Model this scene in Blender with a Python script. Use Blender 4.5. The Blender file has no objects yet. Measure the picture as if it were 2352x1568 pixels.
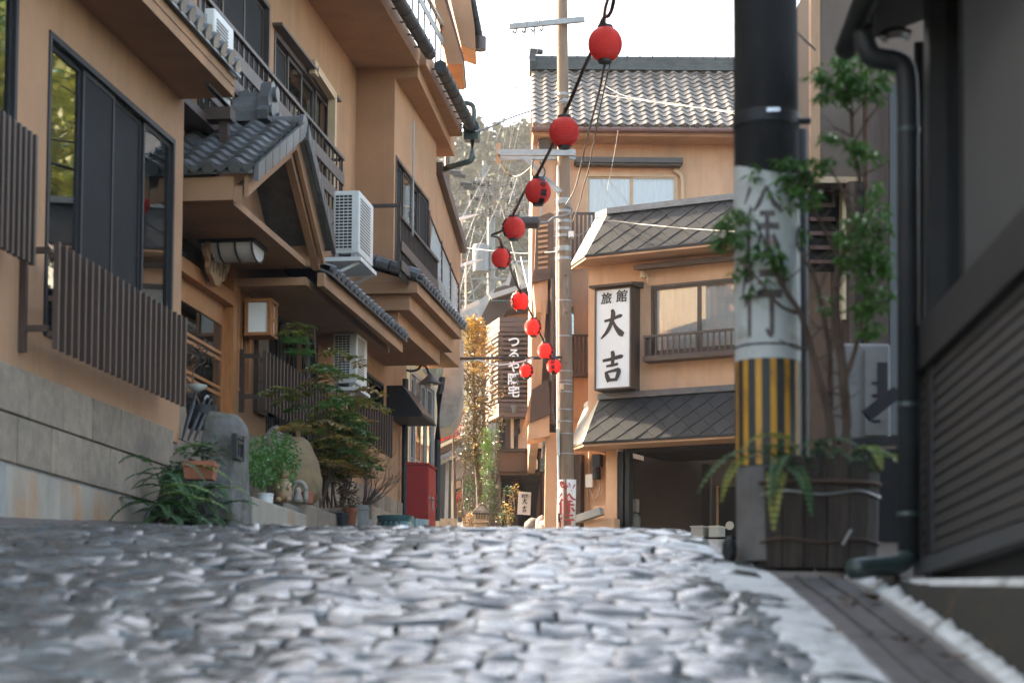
import bpy, bmesh, math, random
from mathutils import Vector, Matrix, noise
R = math.radians
rnd = random.Random(7)
scene = bpy.context.scene
COL = scene.collection

# ------------------------------------------------------------------ camera, sky, sun, exposure
FPX, CX, HOR = 4400.0, 1176.0, 1550.0          # lens in picture units (photo taken as 2352 units wide)
PITCH, ROLL = R(3.0), R(0.4)
CY = HOR - FPX * math.tan(PITCH)
cr, sr = math.cos(ROLL), math.sin(ROLL)
FWD = Vector((0, math.cos(PITCH), math.sin(PITCH)))
_r, _u = Vector((1, 0, 0)), Vector((0, -math.sin(PITCH), math.cos(PITCH)))
RIGHT, UP = _r * cr + _u * sr, _u * cr - _r * sr
cam_d = bpy.data.cameras.new("camera")
cam = bpy.data.objects.new("camera", cam_d)
COL.objects.link(cam)
cam_d.sensor_width = 36.0
cam_d.lens = 36.0 * FPX / 2352.0
cam_d.shift_y = (CY - 784.0) / 2352.0
cam_d.clip_end = 3000
cam.matrix_world = Matrix(((RIGHT.x, UP.x, -FWD.x, 0), (RIGHT.y, UP.y, -FWD.y, 0), (RIGHT.z, UP.z, -FWD.z, 0), (0, 0, 0, 1)))
cam_d.dof.use_dof = True
cam_d.dof.focus_distance = 37.0
cam_d.dof.aperture_fstop = 2.1
cam_d.dof.aperture_blades = 9
scene.camera = cam

SUN_H = Vector((-0.78, 0.62)).normalized()     # horizontal direction towards the sun
SUN_E = R(30)
world = bpy.data.worlds.new("World")
scene.world = world
world.use_nodes = True
wn = world.node_tree
sky = wn.nodes.new("ShaderNodeTexSky")
sky.sky_type = 'NISHITA'
sky.sun_disc = False
sky.sun_elevation = SUN_E
sky.sun_rotation = math.atan2(SUN_H.x, SUN_H.y)
sky.air_density, sky.dust_density, sky.ozone_density = 1.0, 3.5, 1.0
wn.links.new(sky.outputs[0], wn.nodes["Background"].inputs[0])
wn.nodes["Background"].inputs[1].default_value = 0.13
sun_d = bpy.data.lights.new("sun", 'SUN')
sun_d.energy, sun_d.angle, sun_d.color = 3.0, R(0.5), (1.0, 0.9, 0.76)
sun = bpy.data.objects.new("sun", sun_d)
COL.objects.link(sun)
to_sun = Vector((SUN_H.x * math.cos(SUN_E), SUN_H.y * math.cos(SUN_E), math.sin(SUN_E)))
sun.rotation_euler = to_sun.to_track_quat('Z', 'Y').to_euler()
sun.location = (-40, 20, 60)
scene.view_settings.view_transform = 'Standard'
scene.view_settings.look = 'None'
scene.view_settings.exposure = 3.05
scene.view_settings.use_white_balance = True
scene.view_settings.white_balance_temperature = 7700
scene.view_settings.white_balance_tint = 9
scene.view_settings.gamma = 1.0
scene.cycles.max_bounces = 6
scene.cycles.transparent_max_bounces = 12
scene.cycles.caustics_reflective = False
scene.cycles.caustics_refractive = False

# ------------------------------------------------------------------ measuring: a direction of view meets a plane of the place
def ray(px, py):
    return FWD + RIGHT * ((px - CX) / FPX) + UP * ((CY - py) / FPX)

class Frame:
    """x along, y across (outwards), z up"""
    def __init__(s, o, ex, ey):
        s.o, s.ex, s.ey = Vector((o[0], o[1])), Vector(ex).normalized(), Vector(ey).normalized()
    def w(s, x, y, z):
        p = s.o + s.ex * x + s.ey * y
        return Vector((p.x, p.y, z))
    def loc(s, p):
        q = Vector((p[0], p[1])) - s.o
        return q.dot(s.ex), q.dot(s.ey), p[2]
    def on_y(s, px, py, y=0.0):                  # (x, z) on the plane y = const
        d = ray(px, py); k = (y + s.o.dot(s.ey)) / Vector((d.x, d.y)).dot(s.ey)
        p = d * k
        return s.loc(p)[0], p.z
    def on_x(s, px, py, x=0.0):                  # (y, z) on the plane x = const
        d = ray(px, py); k = (x + s.o.dot(s.ex)) / Vector((d.x, d.y)).dot(s.ex)
        p = d * k
        return s.loc(p)[1], p.z
def atY(px, py, Y):
    d = ray(px, py); return d * (Y / d.y)
def atZ(px, py, z):
    d = ray(px, py); return d * (z / d.z)
WF = Frame((0, 0), (1, 0), (0, 1))
LF = Frame((0, 0), (.1404, .9901), (.9901, -.1404))     # left side: x = along the street, y = towards the street
_p = atY(1351, 800, 41.5)
BF = Frame((_p.x, _p.y), (.884, -.467), (-.467, -.884)) # the bay of the far inn
RF = Frame((0, 0), (.0502, .9987), (.9987, -.0502))     # right side house

def road_z(X, Y):
    if Y < 14.1:
        z = -1.65 + .310 * Y - .0083 * Y * Y
    elif Y < 44:
        z = 1.071 + .0705 * (Y - 14.1)
    else:
        z = 3.179 + .085 * (Y - 44)
    if X > .9: z -= min(.10, (X - .9) * .12) * max(0, min(1, (12.8 - Y) / 2))
    return z

# ------------------------------------------------------------------ materials
def lin(c):
    return tuple(((v / 255 + .055) / 1.055) ** 2.4 if v / 255 > .04045 else v / 255 / 12.92 for v in c)
MATS = {}
def mat(name, col, rough=.7, col2=None, scale=6, detail=5, lo=.35, hi=.65, bump=.0, bscale=40, metal=0., spec=.5,
        stretch=(1, 1, 1), coord='Object', third=None, streak=None, tscale=1.5, tlo=.55, thi=.7, rand=0., transl=0., alpha=None, rough2=None):
    m = bpy.data.materials.new(name); m.use_nodes = True
    nt = m.node_tree; N = nt.nodes; L = nt.links
    b = N["Principled BSDF"]
    b.inputs["Roughness"].default_value = rough
    b.inputs["Metallic"].default_value = metal
    b.inputs["Specular IOR Level"].default_value = spec
    tc = N.new("ShaderNodeTexCoord"); mp = N.new("ShaderNodeMapping")
    mp.inputs["Scale"].default_value = stretch
    L.new(tc.outputs[coord], mp.inputs[0])
    src = None
    base = (*col, 1)
    def noise_mask(sc, lo_, hi_, det=detail):
        n = N.new("ShaderNodeTexNoise"); n.inputs["Scale"].default_value = sc; n.inputs["Detail"].default_value = det
        n.inputs["Roughness"].default_value = .62
        L.new(mp.outputs[0], n.inputs["Vector"])
        r = N.new("ShaderNodeMapRange"); r.inputs[1].default_value = lo_; r.inputs[2].default_value = hi_
        L.new(n.outputs[0], r.inputs[0])
        return r.outputs[0]
    def mix(a, c, f):
        x = N.new("ShaderNodeMix"); x.data_type = 'RGBA'
        L.new(f, x.inputs[0])
        if isinstance(a, tuple): x.inputs[6].default_value = a
        else: L.new(a, x.inputs[6])
        x.inputs[7].default_value = (*c, 1)
        return x.outputs[2]
    out = base
    if col2 is not None:
        f = noise_mask(scale, lo, hi); out = mix(out, col2, f)
        if rough2 is not None:
            rr = N.new("ShaderNodeMapRange"); L.new(f, rr.inputs[0]); rr.inputs[3].default_value = rough; rr.inputs[4].default_value = rough2
            L.new(rr.outputs[0], b.inputs["Roughness"])
    if third is not None:
        f = noise_mask(tscale, tlo, thi, 7); out = mix(out, third, f)
    if streak is not None:
        mp2 = N.new("ShaderNodeMapping"); mp2.inputs["Scale"].default_value = (1.3, 1.3, .13); L.new(tc.outputs[coord], mp2.inputs[0])
        n = N.new("ShaderNodeTexNoise"); n.inputs["Scale"].default_value = 1.6; n.inputs["Detail"].default_value = 7; n.inputs["Roughness"].default_value = .7; L.new(mp2.outputs[0], n.inputs["Vector"])
        r = N.new("ShaderNodeMapRange"); r.inputs[1].default_value = .47; r.inputs[2].default_value = .75; r.inputs[4].default_value = .6; L.new(n.outputs[0], r.inputs[0])
        out = mix(out, streak, r.outputs[0])
    if rand:
        oi = N.new("ShaderNodeObjectInfo"); hs = N.new("ShaderNodeHueSaturation")
        r = N.new("ShaderNodeMapRange"); r.inputs[3].default_value = 1 - rand; r.inputs[4].default_value = 1 + rand
        L.new(oi.outputs["Random"], r.inputs[0]); L.new(r.outputs[0], hs.inputs["Value"])
        if isinstance(out, tuple): hs.inputs["Color"].default_value = out
        else: L.new(out, hs.inputs["Color"])
        out = hs.outputs[0]
    if isinstance(out, tuple): b.inputs["Base Color"].default_value = out
    else: L.new(out, b.inputs["Base Color"])
    if bump:
        n = N.new("ShaderNodeTexNoise"); n.inputs["Scale"].default_value = bscale; n.inputs["Detail"].default_value = 6
        L.new(mp.outputs[0], n.inputs["Vector"])
        bp = N.new("ShaderNodeBump"); bp.inputs["Strength"].default_value = bump; bp.inputs["Distance"].default_value = .02
        L.new(n.outputs[0], bp.inputs["Height"]); L.new(bp.outputs[0], b.inputs["Normal"])
    if transl:
        t = N.new("ShaderNodeBsdfTranslucent"); mx = N.new("ShaderNodeMixShader"); mx.inputs[0].default_value = transl
        if isinstance(out, tuple): t.inputs[0].default_value = out
        else: L.new(out, t.inputs[0])
        L.new(b.outputs[0], mx.inputs[1]); L.new(t.outputs[0], mx.inputs[2])
        L.new(mx.outputs[0], N["Material Output"].inputs[0])
    MATS[name] = m
    return m
def glass_mat(name, tint=(.8, .9, .9), refl=.12, rough=.02):
    m = bpy.data.materials.new(name); m.use_nodes = True
    nt = m.node_tree; N = nt.nodes; L = nt.links
    N.remove(N["Principled BSDF"])
    t = N.new("ShaderNodeBsdfTransparent"); t.inputs[0].default_value = (*tint, 1)
    g = N.new("ShaderNodeBsdfGlossy"); g.inputs["Roughness"].default_value = rough
    lw = N.new("ShaderNodeLayerWeight"); lw.inputs[0].default_value = .35
    r = N.new("ShaderNodeMapRange"); r.inputs[3].default_value = refl; r.inputs[4].default_value = .95
    mx = N.new("ShaderNodeMixShader")
    L.new(lw.outputs["Fresnel"], r.inputs[0]); L.new(r.outputs[0], mx.inputs[0])
    L.new(t.outputs[0], mx.inputs[1]); L.new(g.outputs[0], mx.inputs[2])
    L.new(mx.outputs[0], N["Material Output"].inputs[0])
    MATS[name] = m
    return m
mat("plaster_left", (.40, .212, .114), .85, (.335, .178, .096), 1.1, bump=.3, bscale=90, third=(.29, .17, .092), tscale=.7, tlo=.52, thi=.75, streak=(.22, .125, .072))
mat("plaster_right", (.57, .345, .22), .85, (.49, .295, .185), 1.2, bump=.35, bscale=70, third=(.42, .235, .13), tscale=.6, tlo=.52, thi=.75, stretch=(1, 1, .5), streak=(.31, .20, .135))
mat("plaster_pale", (.62, .50, .33), .85, (.55, .43, .27), 1.5, bump=.15)
mat("plaster_brown", (.15, .11, .088), .85, (.12, .09, .07), 1.5, bump=.15, streak=(.1, .075, .06))
mat("dark_wood", (.072, .040, .027), .6, (.045, .026, .018), 5, stretch=(6, 6, .7), bump=.2, bscale=30, rand=.25)
mat("slat_wood", (.062, .036, .027), .5, (.045, .027, .02), 5, stretch=(6, 6, .7), bump=.1, bscale=30, rand=.22)
mat("black_metal", (.016, .0165, .018), .55, (.022, .022, .024), 8, spec=.3)
mat("bronze", (.06, .042, .034), .42, (.045, .033, .028), 6)
mat("rail_brown", (.10, .07, .058), .5, (.075, .052, .044), 5)
mat("warm_wood", (.46, .185, .065), .4, (.34, .125, .042), 5, stretch=(5, 5, .8), bump=.1)
mat("pale_wood", (.42, .24, .13), .6, (.34, .19, .1), 5, stretch=(6, 6, .8))
mat("tile_grey", (.10, .106, .11), .30, (.145, .15, .153), 7, rand=.32, bump=.08, third=(.19, .19, .18), tscale=9, tlo=.6, thi=.75)
mat("tile_old", (.085, .072, .06), .5, (.19, .16, .13), 8, rand=.38, bump=.15, bscale=60, third=(.24, .205, .165), tscale=9, tlo=.6, thi=.75)
mat("stone_block", (.28, .212, .155), .85, (.19, .15, .115), 7, bump=.5, bscale=45, rand=.16, third=(.10, .09, .08), tscale=30, tlo=.66, thi=.72)
mat("plinth", (.36, .31, .25), .85, (.24, .21, .17), 3, bump=.3, bscale=40, third=(.36, .18, .08), tscale=1.6, tlo=.5, thi=.66, stretch=(1, 1, .35))
mat("concrete", (.30, .29, .27), .85, (.22, .215, .2), 4, bump=.3, bscale=50, third=(.17, .165, .14), tscale=2, tlo=.55, thi=.75)
mat("kerb_pale", (.60, .62, .61), .8, (.42, .44, .43), 5, bump=.9, bscale=40, third=(.2, .21, .19), tscale=6, tlo=.53, thi=.68)
mat("paver", (.045, .052, .048), .17, (.075, .082, .078), 5, bump=.06, bscale=40, rand=.12, third=(.135, .146, .138), tscale=1.8, tlo=.48, thi=.68, rough2=.34, spec=.75)
mat("road_bed", (.06, .064, .063), .35, (.13, .133, .13), 9, bump=.8, bscale=25)
mat("asphalt_brown", (.085, .068, .058), .9, (.12, .095, .08), 9, bump=.6, bscale=70, third=(.07, .08, .035), tscale=3, tlo=.6, thi=.75)
mat("steel_white", (.34, .335, .32), .45, (.27, .265, .25), 5)
mat("far_steel", (.20, .20, .195), .45, (.15, .15, .145), 5)
mat("ac_white", (.66, .65, .62), .45, (.6, .59, .55), 4, third=(.5, .46, .4), tscale=3, tlo=.6, thi=.8)
mat("ac_grey", (.15, .145, .135), .6, (.12, .115, .108), 4)
mat("duct_beige", (.52, .36, .22), .5, (.45, .31, .19), 4)
mat("aluminium", (.42, .43, .44), .35, (.36, .37, .38), 5, metal=.6)
mat("galvanised", (.30, .31, .31), .5, (.24, .25, .25), 6, metal=.4)
mat("tile_dark", (.038, .043, .042), .5, (.06, .066, .063), 6, rand=.3, spec=.3)
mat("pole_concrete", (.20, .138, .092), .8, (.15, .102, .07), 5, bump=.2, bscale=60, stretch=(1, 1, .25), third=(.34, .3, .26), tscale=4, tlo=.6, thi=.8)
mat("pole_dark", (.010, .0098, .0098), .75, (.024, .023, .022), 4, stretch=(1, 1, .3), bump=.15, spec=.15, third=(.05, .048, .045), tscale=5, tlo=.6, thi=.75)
mat("pole_base", (.17, .155, .145), .85, (.12, .11, .1), 6, bump=.3, bscale=60)
mat("sheet_white", (.50, .525, .505), .6, (.42, .44, .42), 3, third=(.27, .24, .20), tscale=5, tlo=.58, thi=.72)
mat("stripe_yellow", (.62, .30, .025), .55, (.5, .22, .02), 9, third=(.16, .07, .02), tscale=7, tlo=.53, thi=.7, stretch=(1, 1, .5))
mat("stripe_black", (.018, .02, .018), .6, (.03, .032, .03), 8)
mat("ink_faded", (.06, .045, .045), .7, (.16, .13, .12), 14)
mat("ink_black", (.012, .012, .013), .5)
mat("ink_red", (.42, .045, .03), .6, (.34, .05, .04), 10)
mat("sign_white", (.60, .64, .65), .4, (.56, .6, .61), 2)
mat("sign_board", (.68, .66, .62), .5, (.6, .57, .52), 5)
mat("letter_white", (.78, .78, .77), .5)
mat("lantern_red", (.88, .095, .075), .5, (.80, .075, .06), 5, transl=.45, bump=.0)
mat("red_paint", (.38, .022, .018), .45, (.32, .02, .017), 6, third=(.45, .05, .03), tscale=4, tlo=.6, thi=.8, bump=.06)
mat("skirt_slate", (.012, .0132, .015), .6, (.02, .0215, .0235), 6, rand=.18, third=(.045, .043, .032), tscale=5, tlo=.6, thi=.75, spec=.22)
mat("skirt_sunlit", (.34, .325, .29), .6, (.24, .225, .19), 6, third=(.3, .28, .22), tscale=5, tlo=.6, thi=.75)  # paler than the front slates: sun on the left chamfer put into the colour
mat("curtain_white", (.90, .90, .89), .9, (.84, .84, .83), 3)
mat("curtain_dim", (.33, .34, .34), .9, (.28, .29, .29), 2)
mat("interior_dark", (.012, .012, .013), .9)  # near-black colour stands in for the shade inside rooms and openings
mat("interior_brown", (.085, .048, .028), .9, (.07, .039, .023), 2)
mat("copper", (.13, .05, .035), .5, (.1, .04, .03), 5)
mat("pipe_brown", (.07, .045, .036), .4, (.055, .036, .03), 5)
mat("pipe_green", (.028, .05, .048), .4, (.04, .06, .055), 5)
mat("pipe_grey", (.02, .022, .026), .5, (.03, .033, .036), 4, spec=.3)
mat("cable_black", (.012, .013, .014), .5)
mat("cable_grey", (.18, .18, .18), .5, (.12, .12, .12), 4)
mat("cable_white", (.6, .6, .58), .5)
mat("terracotta", (.34, .11, .055), .75, (.28, .09, .045), 7, bump=.2)
mat("glaze_green", (.045, .12, .12), .3, (.06, .16, .15), 6, third=(.38, .47, .43), tscale=2.5, tlo=.52, thi=.6)
mat("pot_white", (.58, .59, .58), .4, (.52, .53, .52), 5)
mat("cup_teal", (.22, .42, .42), .4, (.5, .58, .57), 8, stretch=(1, 1, .1))
mat("boulder", (.27, .185, .095), .85, (.19, .13, .075), 4, bump=.6, bscale=14, third=(.12, .105, .07), tscale=3, tlo=.55, thi=.7)
mat("boulder_grey", (.25, .20, .165), .85, (.2, .16, .13), 4, bump=.5, bscale=14)
mat("standing_stone", (.17, .16, .145), .9, (.085, .08, .074), 5, bump=1.0, bscale=14, third=(.075, .075, .04), tscale=4, tlo=.5, thi=.66)
mat("stone_light", (.36, .29, .2), .85, (.27, .21, .14), 7, bump=.5, bscale=30, third=(.16, .13, .09), tscale=6, tlo=.55, thi=.7)
mat("bark", (.10, .065, .045), .9, (.065, .042, .03), 8, stretch=(1, 1, .3), bump=.5, bscale=30)
mat("twig", (.13, .085, .06), .85, (.09, .06, .045), 8)
mat("leaf_green", (.055, .155, .03), .33, (.09, .21, .045), 9, transl=.3)
mat("leaf_dark", (.022, .060, .020), .42, (.035, .085, .026), 7, transl=.22)
mat("leaf_fern", (.022, .075, .02), .45, (.05, .125, .03), 6, transl=.25)
mat("leaf_yellow", (.30, .26, .05), .5, (.13, .21, .04), 5, transl=.3)
mat("leaf_autumn", (.30, .19, .055), .4, (.20, .145, .05), 3, transl=.3, third=(.5, .36, .1), tscale=3, tlo=.55, thi=.65)
mat("leaf_brown", (.085, .062, .03), .4, (.05, .05, .022), 3, transl=.2, third=(.34, .24, .08), tscale=3, tlo=.6, thi=.68)  # dark leaf tone, its paler patches are painted highlights
mat("leaf_gold", (.66, .40, .09), .3, (.14, .13, .045), 3.5, transl=.3, third=(.32, .06, .025), tscale=4, tlo=.6, thi=.7)
mat("leaf_rust", (.42, .25, .12), .3, (.16, .13, .055), 3, transl=.25, third=(.45, .34, .12), tscale=2, tlo=.54, thi=.64)
mat("leaf_red", (.55, .05, .03), .5, (.4, .03, .02), 4, transl=.3)
mat("leaf_dry", (.13, .075, .045), .8, (.09, .055, .035), 6)
mat("screen", (.007, .0075, .0085), .75, (.012, .0125, .0135), 3, spec=.25)
mat("plaster_white", (.55, .58, .57), .85, (.48, .5, .49), 2, streak=(.35, .37, .36))
mat("moss_bank", (.020, .018, .011), .95, (.018, .018, .013), 9, bump=.9, bscale=45, third=(.075, .045, .012), tscale=5, tlo=.58, thi=.7)
mat("barrel_wood", (.058, .040, .031), .8, (.026, .019, .016), 6, stretch=(5, 5, .5), bump=.5, bscale=25, rand=.3)
mat("wire_steel", (.4, .4, .39), .4, metal=.7)
mat("rust", (.10, .05, .035), .8, (.07, .04, .03), 6)
mat("grate", (.045, .043, .041), .6, (.085, .082, .08), 6, bump=.3, bscale=40)
mat("siding_grey", (.04, .0385, .037), .55, (.032, .031, .03), 4, rand=.08)
mat("panel_grey", (.046, .051, .053), .6, (.04, .045, .047), 2)
mat("far_wall", (.45, .36, .3), .85, (.38, .3, .25), 3)
mat("far_roof", (.30, .29, .28), .5, (.22, .21, .2), 3)
mat("board_brown", (.125, .075, .055), .7, (.085, .052, .04), 4, stretch=(.5, .5, 5), rand=.2)
mat("hill_leaf", (.045, .06, .03), .8, (.075, .065, .036), .12, detail=3, third=(.085, .052, .03), tscale=.05, tlo=.5, thi=.6, coord='Object', transl=.15)
mat("hill_conifer", (.02, .038, .018), .8, (.03, .05, .022), .3)
mat("hill_soil", (.09, .075, .045), .95, (.06, .055, .03), .1)
mat("soil", (.05, .035, .025), .95, (.035, .025, .018), 12, bump=.6)
mat("ground", (.07, .06, .05), .95, (.05, .045, .035), 2)
mat("chrome", (.6, .6, .62), .2, metal=1)
mat("white_plastic", (.7, .68, .63), .5)
mat("ceramic_tan", (.40, .26, .15), .5, (.25, .14, .07), 9)
mat("ceramic_grey", (.33, .29, .24), .6, (.2, .17, .14), 9)
mat("lamp_frost", (.8, .8, .82), .5, transl=.2)
mat("mesh_white", (.55, .57, .55), .6)
mat("fern_sun", (.20, .27, .05), .5, (.10, .20, .045), 5, transl=.3)  # brighter copy of the fern green, sun on the fronds put into its colour
glass_mat("glass", (.75, .82, .82), .14)
glass_mat("glass_dark", (.25, .28, .29), .10)
glass_mat("glass_soft", (.95, .96, .96), .04)

# ------------------------------------------------------------------ mesh building
class MB:
    def __init__(s): s.v, s.f = [], []
    def add(s, vs, fs):
        n = len(s.v); s.v += [Vector(v) for v in vs]; s.f += [tuple(i + n for i in f) for f in fs]; return s
    def hexa(s, p):                                # 4 bottom + 4 top
        return s.add(p, [(3, 2, 1, 0), (4, 5, 6, 7), (0, 1, 5, 4), (1, 2, 6, 5), (2, 3, 7, 6), (3, 0, 4, 7)])
    def box(s, F, x0, x1, y0, y1, z0, z1):
        w = F.w
        return s.hexa([w(x0, y0, z0), w(x1, y0, z0), w(x1, y1, z0), w(x0, y1, z0), w(x0, y0, z1), w(x1, y0, z1), w(x1, y1, z1), w(x0, y1, z1)])
    def beam(s, a, b, wd, ht, up=(0, 0, 1)):        # box between two points
        a, b, up = Vector(a), Vector(b), Vector(up)
        d = (b - a).normalized(); sd = d.cross(up).normalized(); u = sd.cross(d).normalized()
        sd, u = sd * wd / 2, u * ht / 2
        return s.hexa([a - sd - u, a + sd - u, a + sd + u, a - sd + u, b - sd - u, b + sd - u, b + sd + u, b - sd + u])
    def extr(s, pts, vec):
        n = len(pts); vec = Vector(vec)
        vs = [Vector(p) for p in pts] + [Vector(p) + vec for p in pts]
        return s.add(vs, [tuple(range(n - 1, -1, -1)), tuple(range(n, 2 * n))] + [(i, (i + 1) % n, (i + 1) % n + n, i + n) for i in range(n)])
    def quad(s, a, b, c, d): return s.add([a, b, c, d], [(0, 1, 2, 3)])
    def tube(s, pts, r, n=6, caps=True):
        pts = [Vector(p) for p in pts]; rings = []
        rs = r if isinstance(r, (list, tuple)) else [r] * len(pts)
        ref = Vector((0, 0, 1))
        vs = []
        for i, p in enumerate(pts):
            d = (pts[min(i + 1, len(pts) - 1)] - pts[max(i - 1, 0)])
            d = d.normalized() if d.length > 1e-9 else Vector((0, 0, 1))
            a = d.cross(ref)
            if a.length < .05: a = d.cross(Vector((1, 0, 0)))
            a.normalize(); b = d.cross(a)
            vs += [p + (a * math.cos(2 * math.pi * k / n) + b * math.sin(2 * math.pi * k / n)) * rs[i] for k in range(n)]
        fs = [(i * n + k, i * n + (k + 1) % n, (i + 1) * n + (k + 1) % n, (i + 1) * n + k) for i in range(len(pts) - 1) for k in range(n)]
        if caps: fs += [tuple(range(n - 1, -1, -1)), tuple(range((len(pts) - 1) * n, len(pts) * n))]
        return s.add(vs, fs)
    def lathe(s, c, prof, n=16, sx=1, sy=1):
        c = Vector(c); vs = []
        for r, z in prof:
            vs += [c + Vector((r * sx * math.cos(2 * math.pi * k / n), r * sy * math.sin(2 * math.pi * k / n), z)) for k in range(n)]
        m = len(prof)
        fs = [(i * n + k, i * n + (k + 1) % n, (i + 1) * n + (k + 1) % n, (i + 1) * n + k) for i in range(m - 1) for k in range(n)]
        fs += [tuple(range(n - 1, -1, -1)), tuple(range((m - 1) * n, m * n))]
        return s.add(vs, fs)
    def rock(s, c, rx, ry, rz, seed=0, amp=.22, sub=3, f=1.6, flat=None):
        bm = bmesh.new(); bmesh.ops.create_icosphere(bm, subdivisions=sub, radius=1)
        vs = []
        for v in bm.verts:
            p = v.co.copy(); q = p * f + Vector((seed * 3.7, seed * 1.3, seed))
            k = 1 + amp * noise.fractal(q, 1.0, 2.0, 4)
            p = Vector((p.x * rx, p.y * ry, p.z * rz)) * k
            if flat is not None and p.z < flat: p.z = flat
            vs.append(Vector(c) + p)
        fs = [tuple(v.index for v in f_.verts) for f_ in bm.faces]
        bm.free(); return s.add(vs, fs)
    def leaf(s, c, d, up, ln, wd):                  # pointed leaf with a fold
        d = d.normalized(); sd = d.cross(up)
        if sd.length < 1e-4: sd = d.cross(Vector((1, .2, .1)))
        sd.normalize(); nn = sd.cross(d) * (wd * .25)
        m = c + d * ln * .45
        return s.add([c, m + sd * wd / 2 + nn, c + d * ln, m - sd * wd / 2 + nn, m], [(0, 4, 1), (4, 2, 1), (0, 3, 4), (4, 3, 2)])
    def build(s, name, m, parent=None, smooth=False, recalc=True, kind=None):
        origin = Vector((0, 0, 0)); pw = wloc(parent) if parent else None
        if parent is None:
            lo = Vector((min(v.x for v in s.v), min(v.y for v in s.v), min(v.z for v in s.v)))
            hi = Vector((max(v.x for v in s.v), max(v.y for v in s.v), max(v.z for v in s.v)))
            pw = Vector(((lo.x + hi.x) / 2, (lo.y + hi.y) / 2, lo.z))
        me = bpy.data.meshes.new(name)
        me.from_pydata([tuple(v - pw) for v in s.v], [], s.f)
        if recalc:
            bm = bmesh.new(); bm.from_mesh(me); bmesh.ops.recalc_face_normals(bm, faces=bm.faces); bm.to_mesh(me); bm.free()
        if smooth:
            me.polygons.foreach_set("use_smooth", [True] * len(me.polygons))
            if smooth != 1: me.set_sharp_from_angle(angle=R(smooth))
        me.materials.append(MATS[m])
        o = bpy.data.objects.new(name, me); COL.objects.link(o)
        if parent: o.parent = parent
        else: o.location = pw
        if kind: o['kind'] = kind
        return o
def wloc(o):
    p = Vector((0, 0, 0))
    while o: p = p + o.location; o = o.parent
    return p
def thing(name, label, cat, loc, group=None):
    o = bpy.data.objects.new(name, None); COL.objects.link(o); o.location = Vector(loc)
    o['label'] = label; o['category'] = cat
    if group: o['group'] = group
    o.empty_display_size = .2
    return o
def tag(o, label, cat, group=None):
    o['label'] = label; o['category'] = cat
    if group: o['group'] = group
    return o
def struct(o): o['kind'] = 'structure'; return o
def inst(name, me, parent, loc, M3=None, scale=None):      # another piece that shares mesh data (loc in world)
    o = bpy.data.objects.new(name, me); COL.objects.link(o); o.parent = parent
    o.location = Vector(loc) - wloc(parent)
    if M3 is not None: o.rotation_euler = M3.to_euler()
    if scale is not None: o.scale = scale
    return o
def axes(x, y, z=None):                          # rotation with columns x, y, z
    x, y = Vector(x).normalized(), Vector(y).normalized()
    z = x.cross(y).normalized() if z is None else Vector(z).normalized()
    return Matrix(((x.x, y.x, z.x), (x.y, y.y, z.y), (x.z, y.z, z.z)))
def wall_holes(mb, F, x0, x1, z0, z1, y0, y1, holes):
    xs = sorted({x0, x1, *[min(max(h[0], x0), x1) for h in holes], *[min(max(h[1], x0), x1) for h in holes]})
    for a, b in zip(xs, xs[1:]):
        if b - a < 1e-4: continue
        m = (a + b) / 2
        cuts = sorted([(h[2], h[3]) for h in holes if h[0] <= m <= h[1]])
        z = z0
        for c0, c1 in cuts:
            if c0 > z: mb.box(F, a, b, y0, y1, z, c0)
            z = max(z, c1)
        if z < z1: mb.box(F, a, b, y0, y1, z, z1)
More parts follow.
